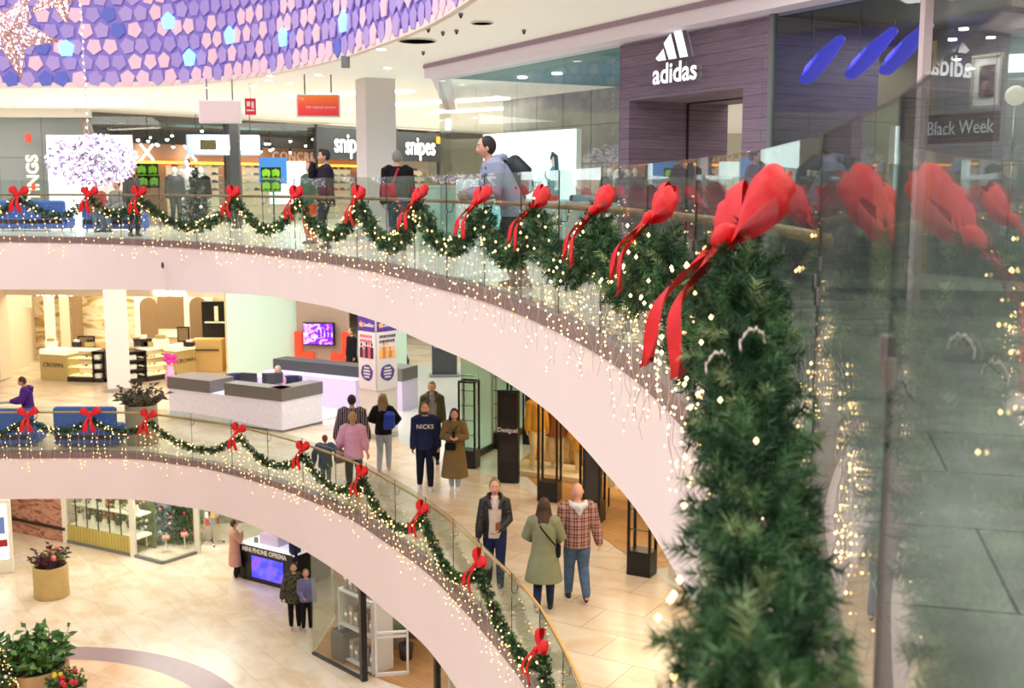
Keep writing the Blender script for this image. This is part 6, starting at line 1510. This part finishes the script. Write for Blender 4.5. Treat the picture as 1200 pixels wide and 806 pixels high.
p0, p1 = SA+SN*(DW-.3), SB+SN*(DW-.3); b = MB(); m = (p0+p1)/2; b.box((m.x, m.y, Z2+2.12), ((p1-p0).length, .1, .10), mat('orange_light_line', (255, 190, 90), .5, emit=3, ecol=(255, 170, 60)), RZS); o = b.obj('light_line', None, origin=(m.x, m.y, Z2+2.07)); tag(o, 'thin orange light line along the back wall of the trainer shop', 'light')
c = onS(372, DW-.2); t = thing('wall_lettering', 'large faint CONCRETE lettering on the peach back wall', 'sign', (c.x, c.y, Z2+2.47), RZS)
text_part('CONCRETE', .55, mat('faint_letter', (250, 230, 214), .6, emit=.15, ecol=(250, 226, 206)), 'lettering', t, (-.9, 0, 0), (PI/2, 0, 0), ext=.01, off=.012, spacing=1.15)
wallseg('wall_trainer_shop_bulkhead', SA+SN*(DW-1.2)-SD*2, SB+SN*(DW-1.2), Z2+2.8, SZ, mat('dark_bulkhead', (66, 62, 62), .7), .1)
# shoe shelving
M_SHF = mat('shelf_lit_cream', (250, 232, 206), .5, emit=.45, ecol=(255, 226, 190))
shoe_me = MB(); shoe_me.tube([(-.1, 0, .05), (0, 0, .06), (.13, 0, .03)], [(.05, .05), (.05, .045), (.03, .025)], M_WHITE, 8, ball=True); shoe_me.box((0, 0, .01), (.3, .09, .025), M_WHITE)
so = shoe_me.obj('trainer_shoe'); so.location = (0, 0, -50)
cols = [M_WHITE, mat('shoe_red', (190, 60, 60), .5), mat('shoe_grey', (130, 130, 136), .5), mat('shoe_dark', (50, 50, 56), .5)]
so_me = [so.data]
for m in cols[1:]:
    me = so.data.copy(); me.materials[0] = m; so_me.append(me)
bpy.data.objects.remove(so)
cnt = 0; rr = random.Random(77)
for u, (pa, pb) in enumerate(((202, 232), (236, 262), (290, 345), (350, 372), (375, 415), (468, 500), (505, 528))):
    a, c = onS(pa, DW-.35), onS(pb, DW-.35); m = (a+c)/2; w_ = (c-a).length
    t = thing('shoe_shelf', 'lit cream trainer shelf, section '+('with mannequins in front', 'behind the dark tree', 'behind the blue screen', 'left of the suited man', 'right of the suited man', 'right of the column', 'far right end')[u], 'shelf', (m.x, m.y, Z2), RZS)
    b = MB(); b.box((0, .16, 1.0), (w_, .04, 2.0), M_SHF); b.obj('back_panel', t)
    nl = 6
    for k in range(nl): b = MB(); b.box((0, 0, .35+.32*k), (w_, .3, .03), M_WHITE); b.obj('shelf', t)
    nc = max(2, int(w_/.42))
    for k in range(2, nl):
        for q in range(nc):
            if cnt > 230: break
            me = so_me[rr.choices((0, 1, 2, 3), (6, 1, 2, 2))[0]]; o = bpy.data.objects.new('trainer_shoe', me); COL.objects.link(o)
            x = -w_/2+(q+.5)*w_/nc; o.location = (m.x+SD.x*x, m.y+SD.y*x, Z2+.366+.32*k); o.rotation_euler = (0, 0, RZS); cnt += 1
            tag(o, 'small trainer displayed on the lit cream shelves of the far shop', 'shoe', 'trainers on the far shop shelves')
# track spot lights
for k in range(80):
    px = 135+rr.random()*385; dn = .6+rr.random()*7.5; p = onS(px, dn); z = SZ-.3-rr.random()*.6
    t = thing('track_spot', 'small glowing spotlight hanging below the dark trainer shop ceiling', 'spotlight', (p.x, p.y, z), rr.random()*6, 'spotlights in the trainer shop')
    b = MB(); b.cyl((0, 0, .02), .05, .14, M_BLACK, 8); b.tube([(0, 0, .17), (0, 0, SZ-z+.01)], .01, M_BLACK, 4); b.obj('housing', t); b = MB(); b.ell((0, 0, 0), .055, M_DL, 8, 6); b.obj('lens', t)
for k in range(3):
    p = onS(190+k*110, 2.5); b = MB(); b.box((p.x, p.y, SZ-.12), (5, .25, .08), mat('teal_duct', (88, 138, 146), .5), RZS); o = b.obj('air_duct', None, origin=(p.x, p.y, SZ-.18)); tag(o, 'flat teal ceiling duct in the trainer shop, '+('left', 'middle', 'right')[k], 'duct')
for k, px in enumerate((178, 228)):
    p = onS(px, DW-.4); t = thing('cross_light', ('left', 'right')[k]+' glowing white X on the back wall of the trainer shop', 'sign', (p.x, p.y, Z2+2.5), RZS)
    for g in (-1, 1): b = MB(); b.tube([(-.28*g, 0, -.3), (.28*g, 0, .3)], .04, M_DL, 6); b.obj('bar', t)
# dark sign boards with glowing letters
for k, (pa, pb, lab, tx) in enumerate(((373, 419, 'dark board with glowing white lettering left of the column', 412), (461, 520, 'dark board with glowing white lettering right of the column', 492))):
    a, c = onS(pa, -.18), onS(pb, -.18); m = (a+c)/2; L = (c-a).length
    t = thing('shop_sign', lab, 'sign', (m.x, m.y, Z2+2.12), RZS); b = MB(); b.box((0, 0, .55), (L, .12, 1.1), mat('slate_board', (62, 66, 68), .5)); b.obj('board', t)
    q = onS(tx, -.18); x = (q-m).dot(SD)
    text_part('snipes', .95, mat('sign_glow', (255, 255, 255), .5, emit=2.2, ecol=(255, 250, 240)), 'lettering', t, (x, -.1, .56), (PI/2, 0, 0), ext=.02, off=.016, sx=.72, spacing=1.0, side=M_LSIDE)
    if k: b = MB(); b.box((x+1.05, -.1, .85), (.2, .05, .26), mat('orange_mark', (255, 176, 40), .5, emit=1.2, ecol=(255, 160, 30))); b.obj('mark', t)
area('trainer_shop_fill', tuple((SA+SD*5+SN*5)+Vector((0, 0, SZ-.1))), 8, 4, 210, (1, .92, .82), (0, 0, 0)); area('trainer_shop_fill', tuple((SA+SD*14+SN*5)+Vector((0, 0, SZ-.1))), 8, 4, 210, (1, .92, .82))  # broad fill lights added to the trainer shop beside its spots
# blue / green advertising screens in the shop window
for k, (px, py, w, h, m, lab) in enumerate(((323, 200, .95, .9, mat('sky_screen', (70, 140, 220), .4, emit=.7, ecol=(60, 140, 230)), 'blue screen in the trainer shop window left of the suited man'), (340, 214, 1.3, 1.5, M_SCR, 'white glowing screen in the trainer shop window beside the blue one'))):
    p = onS(px, .5+.3*k); b = MB(); zc = GD(px, py, p.y).z; b.box((0, 0, 0), (w, .06, h), m); b.tube([(0, .04, -h/2), (0, .04, -zc+Z2)], .03, M_BLACK, 6); o = b.obj('window_screen'); o.location = (p.x, p.y, zc); o.rotation_euler = (0, 0, RZS*.3); tag(o, lab, 'screen')
M_GRN = mat('green_poster', (126, 190, 40), .5, emit=.3, ecol=(110, 200, 30))
for k, (px, py, Y) in enumerate(((166, 199, 35.5), (179, 199, 35.8), (168, 213, 35.5), (181, 213, 35.8), (312, 203, 37), (323, 203, 37.2), (312, 218, 37), (323, 218, 37.2))):
    c = GD(px, py, Y); b = MB(); b.box((0, 0, 0), (.34, .03, .38), M_BLACK); 
    for q in range(3): b.ell(((q-1)*.08, -.03, .03*(q % 2)), (.06, .02, .12), M_GRN, 8, 6)
    if k not in (2, 3): b.box((0, -.02, -.16), (.3, .01, .03), M_GRN)
    o = b.obj('green_poster'); o.location = c; tag(o, ('dark poster with a bright green motif ' + ('left of the mannequins', 'below the blue screen')[k//4]), 'poster', ('green posters by the mannequins', 'green posters below the blue screen')[k//4])
# mannequins and shop tree in window
for k, (px, Y, yw, tp, bt) in enumerate(((205, 34.5, .5, M_DGREY, M_DGREY), (220, 35.0, -.2, M_SOLEW, M_SOLEW), (236, 35.2, .3, M_BLK, M_GREYC))):
    c = GD(px, 219, Y); i = person(('grey dressed mannequin in the trainer shop window, leftmost', 'white dressed mannequin in the trainer shop window', 'mannequin in black top beside the dark shop tree')[k], Vector((c.x, Y, Z2)), yw, (1.75, 2.0, 1.75)[k], skin=mat('mannequin_white', (236, 234, 230), .4), bald=(k != 1), hair='dark', top=tp, bottom=bt, vox=.015, top_fat=.04)
    i['root'].name = 'mannequin'; i['root']['category'] = 'mannequin'
c = GD(229, 219, 33.2); xmas('dark frosted Christmas tree in the far corridor beside the mannequins', Vector((c.x, 33.2, Z2)), .55, 1.75, 41, [M_BW, M_DGREY], deco=24, m=(mat('dark_tree', (40, 52, 56), .6), M_SNOW[2], M_LEAF1))
# wide lamp sign with text in the shop
c = GD(262, 170, 35.5); t = thing('hanging_screen', 'pale blue lit box hanging in the trainer shop behind the grey post', 'sign', c, .2); b = MB(); b.box((0, 0, 0), (2.2, .25, .62), mat('pale_blue_box', (176, 196, 216), .4, emit=.25, ecol=(170, 200, 230)), bev=.03); b.obj('casing', t)
b = MB(); b.box((-.15, -.14, .0), (1.4, .02, .3), M_DL); b.obj('light_panel', t); b = MB(); b.box((-.45, -.155, 0), (.5, .02, .3), M_OLIVE); b.obj('picture', t); text_part('TIME', .26, M_BLACK, 'lettering', t, (.25, -.16, 0), (PI/2, 0, 0), ext=.004); b = MB(); b.tube([(-.8, 0, .31), (-.8, 0, SZ-c.z)], .015, M_DGREY, 4); b.tube([(.8, 0, .31), (.8, 0, SZ-c.z)], .015, M_DGREY, 4); b.obj('hanger', t)

# ---- left grey wall with the vertical letters and white screen
ga2, gb2 = Vector((-17.5, 33.6, 0)), Vector((-12.3, 33.9, 0))
wallseg('wall_grey_left', ga2, gb2, Z2, ZC-.25, nodemat('grey_cladding', lambda nt, tc, b: brick(nt, mapping(nt, tc.outputs['Object'], rot=(PI/2, 0, 0)), 1, 1.25, 6, .01, (150, 156, 154), (142, 148, 146), (100, 104, 104), 0), .5), .1)
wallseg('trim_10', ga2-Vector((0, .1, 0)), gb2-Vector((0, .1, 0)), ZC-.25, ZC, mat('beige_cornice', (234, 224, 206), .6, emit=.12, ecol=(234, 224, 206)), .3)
c = GD(40, 219, 33.4); t = thing('vertical_sign', 'vertical white shop lettering with an orange square on the grey wall', 'sign', (c.x, 33.4, Z2+1.5))
text_part('STINGS', .47, mat('letter_white', (250, 244, 230), .5, emit=.35, ecol=(255, 240, 210)), 'lettering', t, (.0, 0, -.2), (PI/2, -PI/2, 0), ext=.03, off=.012, spacing=1.0)
b = MB(); b.box((-.08, -.03, 1.05), (.15, .06, .25), M_ORN); b.obj('orange_square', t); b = MB(); b.box((-.0, -.03, -.35), (.1, .06, .18), M_ORN); b.obj('orange_mark', t)
c = GD(106, 200, 33.3); t = thing('led_wall', 'large white luminous screen behind the hanging cloud of lights', 'screen', (c.x, 33.3, Z2+.02)); W = 98/F*33.3
b = MB(); b.box((0, .06, 1.3), (W, .1, 2.62), M_WHITE); b.obj('housing', t); b = MB(); b.box((0, 0, 1.3), (W, .02, 2.6), M_SCR); b.obj('screen', t); b = MB(); b.box((W*.28, -.02, .75), (W*.32, .01, 1.2), mat('screen_peach', (240, 190, 180), .5, emit=.6, ecol=(240, 190, 190))); b.obj('picture', t)
# ---- sofas and seated people
sofa('blue sofa on the upper floor at the left edge', GD(2, 219, 30.4), GD(80, 219, 30.4), Z2, M_BLUE, h=.78)
sofa('blue sofa on the upper floor with two people', GD(100, 219, 30.2), GD(168, 219, 30.2), Z2, M_BLUE, h=.78)
c = GD(111, 219, 29.7); seated('person in red jacket and jeans sitting on the blue sofa', Vector((c.x, 29.75, Z2)), 0.5, hair='fair', top=mat('pale_red_jacket', (206, 80, 84), .8), bottom=M_JEANS, shoes=M_SHOEB)
c = GD(136, 219, 29.7); seated('person in pale top sitting at the right end of the blue sofa', Vector((c.x, 29.75, Z2)), -.5, hair='dark', top=M_GREYC, bottom=M_JEANS, shoes=M_SHOEB)
# grey post and hanging signs
c = GD(277, 219, 32); b = MB(); b.box((c.x, 32, (Z2+ZC)/2), (.26, .2, ZC-Z2), M_DGREY); struct(b.obj('wall_post'))
def hang_sign(label, px, py, Y, w, h, m, rz, edge, z=None):
    c = GD(px, py, Y); t = thing('hanging_sign', label, 'sign', c, rz); b = MB(); b.box((0, 0, 0), (w, .10, h), edge, bev=.01); b.obj('box', t)
    b = MB(); b.box((0, -.055, 0), (w-.06, .01, h-.06), m); b.obj('face', t)
    for sx in (-1, 1): b = MB(); b.tube([(sx*w*.3, 0, h/2), (sx*w*.3, 0, ZC-c.z)], .015, M_MGREY, 6); b.obj('rod', t)
    return t
hang_sign('blank white double sided sign hanging from the upper ceiling', 258, 131, 24.5, .88, .48, mat('blank_sign', (236, 214, 210), .5), .1, M_WHITE)
def orng(nt, tc, b):
    g = nt.nodes.new('ShaderNodeSeparateXYZ'); nt.links.new(tc.outputs['Object'], g.inputs[0])
    mm = nt.nodes.new('ShaderNodeMapRange'); mm.inputs[1].default_value = -.22; mm.inputs[2].default_value = .22; nt.links.new(g.outputs[2], mm.inputs[0])
    c = ramp(nt, mm.outputs[0], [(0, (212, 52, 58)), (.5, (226, 72, 56)), (1, (240, 128, 50))]); nt.links.new(c, b.inputs['Emission Color']); b.inputs['Emission Strength'].default_value = .35; return c
t = hang_sign('orange red sign with white lettering hanging left of the column', 373, 124, 23.5, .88, .46, nodemat('orange_red_face', orng, .5), .1, M_WHITE)
text_part('Vaš najljepši prostor', .075, M_SOLEW, 'lettering', t, (.06, -.065, -.03), (PI/2, 0, 0), ext=.002); text_part('City', .08, M_SOLEW, 'small_lettering', t, (-.33, -.065, .14), (PI/2, 0, 0), ext=.002)
c = GD(293.5, 125, 25.5); t = thing('emergency_sign', 'small red hanging emergency sign with white pictogram', 'sign', c, .1); b = MB(); b.box((0, 0, 0), (.24, .02, .36), mat('sign_red', (206, 36, 60), .5, emit=.25, ecol=(210, 30, 60))); b.tube([(0, 0, .18), (0, 0, ZC-c.z)], .006, M_STEEL, 4); b.obj('plate', t)
b = MB(); b.box((-.04, -.015, .06), (.07, .01, .1), M_SOLEW); b.box((.05, -.015, .04), (.05, .01, .14), M_SOLEW); b.box((0, -.015, -.08), (.16, .01, .03), M_SOLEW); b.obj('pictogram', t)
# pale green counter with plants, right of the column
c = GD(530, 219, 23.0); t = thing('glass_counter', 'pale green glass counter with yellowish plants on top, upper floor', 'counter', (c.x, 23.0, Z2), .1)
b = MB(); b.box((0, 0, .58), (1.35, .5, 1.12), mat('pale_green_counter', (190, 222, 208), .3, emit=.12, ecol=(190, 230, 214)), bev=.02); b.obj('body', t); b = MB(); b.box((0, 0, 1.16), (1.42, .56, .04), M_WHITE); b.obj('top', t)
V, mi = needles([Vector((-.6, 0, 0)), Vector((.6, 0, 0))], .22, 90, 14, .07, .02, 301); 
tt = tri_obj('dried_plants', V, mi, (mat('dry_yellow', (196, 178, 96), .7), mat('dry_green', (150, 152, 92), .7), M_PAP)); tt.location = (c.x, 23.0, Z2+1.25); tag(tt, 'row of dry yellow green plants on the pale counter', 'plants')
c = GD(548, 219, 22.4); b = MB(); b.box((0, 0, .65), (.45, .05, 1.3), mat('white_banner', (236, 244, 250), .5, emit=.4, ecol=(230, 244, 255))); b.box((0, 0, .01), (.5, .3, .02), M_STEEL); o = b.obj('banner_stand'); o.location = (c.x, 22.4, Z2); tag(o, 'white banner stand between the counter and the leaning man', 'banner')
# downlights in the upper ceiling
rr = random.Random(21); k = 0
for (px, py) in ((250, 113), (297, 101), (315, 89), (315, 95), (340, 98), (373, 88), (447, 58), (454, 80), (407, 129), (487, 128), (500, 132), (533, 127), (583, 113), (188, 109), (244, 103), (518, 141), (556, 138), (576, 138)):
    p = G(px, py, ZC-.012); b = MB(); b.cyl((0, 0, 0), .09, .012, M_DL, 14); b.lathe([(.12, .004), (.12, .012), (.09, .012)], (0, 0, 0), M_WHITE, 14); o = b.obj('downlight'); o.location = (p.x, p.y, ZC-.012); tag(o, 'small round downlight in the white upper ceiling', 'ceiling light', 'downlights in the upper ceiling')
for px, py, r_, lab in ((489, 48, .30, 'round ceiling vent nearest the purple drum'), (565, 27, .16, 'small round ceiling vent nearer the bulkhead')):
    p = G(px, py, ZC-.02); t = thing('ceiling_vent', lab, 'vent', (p.x, p.y, ZC-.03)); 
    b = MB(); b.cyl((0, 0, .012), r_*.98, .01, M_WHITE, 24); b.obj('plate', t)
    for q in range(4): b = MB(); r1 = r_*(1-.22*q); b.lathe([(r1, 0), (r1, .02), (r1-.03, .025), (r1-.03, .0)], (0, 0, 0), M_MGREY if q % 2 else M_WHITE, 24); b.obj('ring', t)
for k, (px, py) in enumerate(((502, 36), (540, 19), (535, 38), (519, 40), (496, 63), (614, 38))):
    p = G(px, py, ZC-.04); b = MB(); b.cyl((0, 0, 0), .03, .04, M_MGREY, 8); b.ell((0, 0, -.01), (.02, .02, .02), M_DGREY, 6, 4); o = b.obj('sprinkler'); o.location = (p.x, p.y, ZC-.04); tag(o, 'tiny grey sprinkler head in the upper ceiling', 'sprinkler', 'sprinkler heads in the upper ceiling')
c = G(405, 78, ZC-.18); t = thing('ceiling_speaker', 'small grey box speaker hanging at the edge of the purple drum', 'speaker', (c.x, c.y, ZC-.2)); b = MB(); b.box((0, 0, .1), (.14, .12, .2), M_MGREY, bev=.01); b.obj('housing', t); b = MB(); b.cyl((0, -.0, .02), .04, .01, M_BLACK, 10); b.obj('cone', t)
# background wall seen through the corner glass
wallseg('wall_far', Vector((-4, 55, 0)), Vector((12, 48, 0)), Z2, ZC, mat('far_wall', (206, 200, 184), .6, emit=.1, ecol=(206, 200, 184)), .1)  # faint glow put into the wall colour to brighten it
# ---- purple drum pentagon lights
for k, (px, py) in enumerate(((80, 57), (32, 17), (201, 25), (225, 68), (273, 42), (336, 44), (407, 26))):
    # find the point of the drum wall in that direction
    best = None
    for s_ in np.arange(.5, KD.L-1, .05):
        p = KD.at(s_)[0]; dep = p.y*math.cos(TH)-(2.5)*math.sin(TH)
        if p.y < 2: continue
        e = abs(p.x/dep-(px-600)/F)
        if best is None or e < best[0]: best = (e, s_)
    p, tv, nv = KD.at(best[1], .05); z = GD(px, py, p.y).z; b = MB(); q = [tv*(.2*math.cos(PI/2+i*2*PI/5))+Vector((0, 0, .2*math.sin(PI/2+i*2*PI/5))) for i in range(5)]
    vs = q+[x+nv*.04 for x in q]; b.add(vs, [(0, 1, 2, 3, 4), (9, 8, 7, 6, 5)]+[(i, (i+1) % 5, 5+(i+1) % 5, 5+i) for i in range(5)], mat('cyan_glow', (150, 220, 255), .4, emit=1.3, ecol=(130, 205, 255)))
    o = b.obj('pentagon_light'); o.location = (p.x, p.y, z)
    tag(o, 'glowing cyan pentagon on the purple drum, '+('left, behind the star point', 'highest on the left', 'upper middle', 'lower middle', 'right of centre', 'second from the right', 'rightmost')[k], 'light')
# ---- hanging cloud of lights and its cord
c = GD(108, 188, 21.5); t = thing('light_cloud', 'hanging cloud of glittering white lights over the void', 'chandelier', c)
rg = np.random.default_rng(5); N = 1000
def cloud(n, sc0=1): 
    q = rg.normal(size=(n, 3)); q /= np.linalg.norm(q, axis=1)[:, None]; return q*np.array([.86, .66, .50])*(rg.uniform(.35, 1, (n, 1))**.55)*sc0
b = MB()
for _ in range(130):
    p = Vector(cloud(1)[0]); b.tube([Vector((0, 0, 0)), p*.5+Vector((0, 0, .04)), p], .006, M_STEEL, 3, cap=False)
b.obj('wire_branches', t); b = MB(); bulbs(b, cloud(N), .02, M_BULBW); q = b.obj('bulbs', t); q['kind'] = 'stuff'
b = MB(); M_PETAL = mat('acrylic_petal', (206, 192, 226), .2, emit=.08, ecol=(230, 216, 250)); M_PET2 = mat('dark_petal', (128, 120, 160), .3)
for i, p in enumerate(cloud(900)):
    u = Vector(rg.normal(size=3)).normalized()*.045; w_ = Vector(rg.normal(size=3)).normalized()*.045; p = Vector(p); b.add([p-u, p-w_, p+u, p+w_], [(0, 1, 2, 3)], M_PETAL if i % 3 else M_PET2)
q = b.obj('petals', t); q['kind'] = 'stuff'
b = MB(); b.tube([(-.04, 0, .42), (-.06, 0, .75), (-.07, 0, 8.0)], .008, M_WIRE, 4); b.tube([(-.18, 0, .35), (-.06, 0, .75), (.12, 0, .38)], .006, M_WIRE, 4); b.obj('cord', t)
b = MB(); bulbs(b, [(-.06+rr.uniform(-.02, .02), 0, .6+.13*k) for k in range(26)], .022, M_BULBW); q = b.obj('cord_lights', t)
# ---- rose gold stars
M_RG = mat('rose_gold_mesh', (226, 190, 178), .35, .3, emit=.15, ecol=(240, 200, 190))
def star(label, loc, R_, seed, tilt):
    t = thing('hanging_star', label, 'ornament', loc); rg_ = random.Random(seed); b = MB(); tips = []
    rot = Euler(tilt).to_matrix()
    for k in range(5):
        a = PI/2+k*2*PI/5; a0, a1 = a-PI/5, a+PI/5
        tip = rot @ Vector((R_*math.cos(a), 0, R_*math.sin(a))); i0 = rot @ Vector((R_*.42*math.cos(a0), 0, R_*.42*math.sin(a0))); i1 = rot @ Vector((R_*.42*math.cos(a1), 0, R_*.42*math.sin(a1)))
        for sy in (-1, 1):
            c = rot @ Vector((0, sy*R_*.22, 0)); tips.append((c, i0, tip)); tips.append((c, tip, i1))
    for A, B, C in tips:
        for e0, e1 in ((A, B), (B, C), (A, C)): b.tube([e0, e1], .008, M_RG, 4)
        for i in range(1, 9):
            f = i/9; b.tube([A.lerp(B, f), A.lerp(C, f)], .004, M_RG, 3, cap=False); b.tube([B.lerp(A, f), B.lerp(C, f)], .004, M_RG, 3, cap=False)
    b.obj('frame', t); b = MB(); pts = []
    for A, B, C in tips:
        for i in range(26):
            u, v = rg_.random(), rg_.random()
            if u+v > 1: u, v = 1-u, 1-v
            pts.append(A+(B-A)*u+(C-A)*v)
    bulbs(b, pts, .009, M_BULBW); q = b.obj('bulbs', t); q['kind'] = 'stuff'; b = MB(); b.tube([(0, 0, R_*.9), (0, 0, 6)], .006, M_WIRE, 4); b.obj('cord', t)
star('rose gold glittering star hanging at the top left corner', GD(12, 38, 11), .42, 1, (.15, .45, .5)); star('second rose gold star mostly above the top edge', GD(68, -8, 12), .34, 2, (.4, .2, .9))
area('jewellery_fill', (-13, 38.3, 8.8), 7, 2.5, 260, (1, .88, .66)); area('fashion_fill', (3.6, 23, 8.8), 3, 4, 220, (1, .80, .5)); area('shop_fill', (1.6, 18.2, 3.9), 2.4, 3, 120, (1, .88, .7)); area('flower_shop_fill', (-10.2, 33.7, 3.9), 3, 1.5, 220, (1, .97, .9))  # unseen fill lights added because the shop interiors came out dark
area('desk_fill', (-6.6, 30.5, 8.8), 3, 2, 120, (.93, .9, 1))  # unseen bluish fill added above the desk to lighten it
# loose cable on the upper balcony front
p, tv, nv = K2.at(K2.find(190, .05), .03); b = MB(); b.tube([p+Vector((0, 0, -.45))+nv*.08, p+nv*.08+tv*.12+Vector((0, 0, -.75)), p+nv*.10+tv*.22+Vector((0, 0, -1.04))], .008, M_WIRE, 5); b.ell(p+nv*.08+Vector((0, 0, -.42)), (.03, .03, .07), M_DGREY, 8, 6); o = b.obj('loose_cable', None, origin=p+Vector((0, 0, -1.0))); tag(o, 'short loose cable with a dark plug on the upper balcony front', 'cable')

# looped white plastic cables on the near garland, and one more bow beyond the frame edge
for k, (px, py, Y, lab) in enumerate(((882, 402, 2.75, 'pale looped plastic cable lying on the large foreground garland'), (842, 415, 2.8, 'pale cable end beside the tail of the nearest bow'))):
    c = GD(px, py, Y); b = MB(); n = 26
    pts = [Vector((.03*math.cos(i/n*PI*1.15), .008*math.sin(i), .034*math.sin(i/n*PI*1.25)-.03*k)) for i in range(n)]
    b.tube(pts, .0022, M_WIRE, 6); b.tube([p+Vector((0, .004, .006*math.sin(i*1.6))) for i, p in enumerate(pts)], .0022, M_WIRE, 6)
    o = b.obj('cable_loop'); o.location = c; tag(o, lab, 'cable')
# ================================================================ CAMERA
cam = bpy.data.cameras.new('Camera'); co = bpy.data.objects.new('Camera', cam); COL.objects.link(co)
cam.sensor_width = 36; cam.lens = 40.0; cam.clip_start = .02; cam.clip_end = 200
co.location = (0, 0, CZ); co.rotation_euler = (PI/2-TH, 0, 0)
cam.dof.use_dof = True; cam.dof.focus_distance = 8.0; cam.dof.aperture_fstop = 4.2
sc.camera = co
sc.view_settings.view_transform = 'Standard'; sc.view_settings.look = 'None'; sc.view_settings.exposure = 0.07; sc.view_settings.gamma = 1.0
sc.cycles.use_denoising = True
sc.cycles.max_bounces = 8; sc.cycles.transparent_max_bounces = 24; sc.cycles.glossy_bounces = 4; sc.cycles.diffuse_bounces = 3
sc.cycles.caustics_reflective = False; sc.cycles.caustics_refractive = False
sc.cycles.sample_clamp_indirect = 4
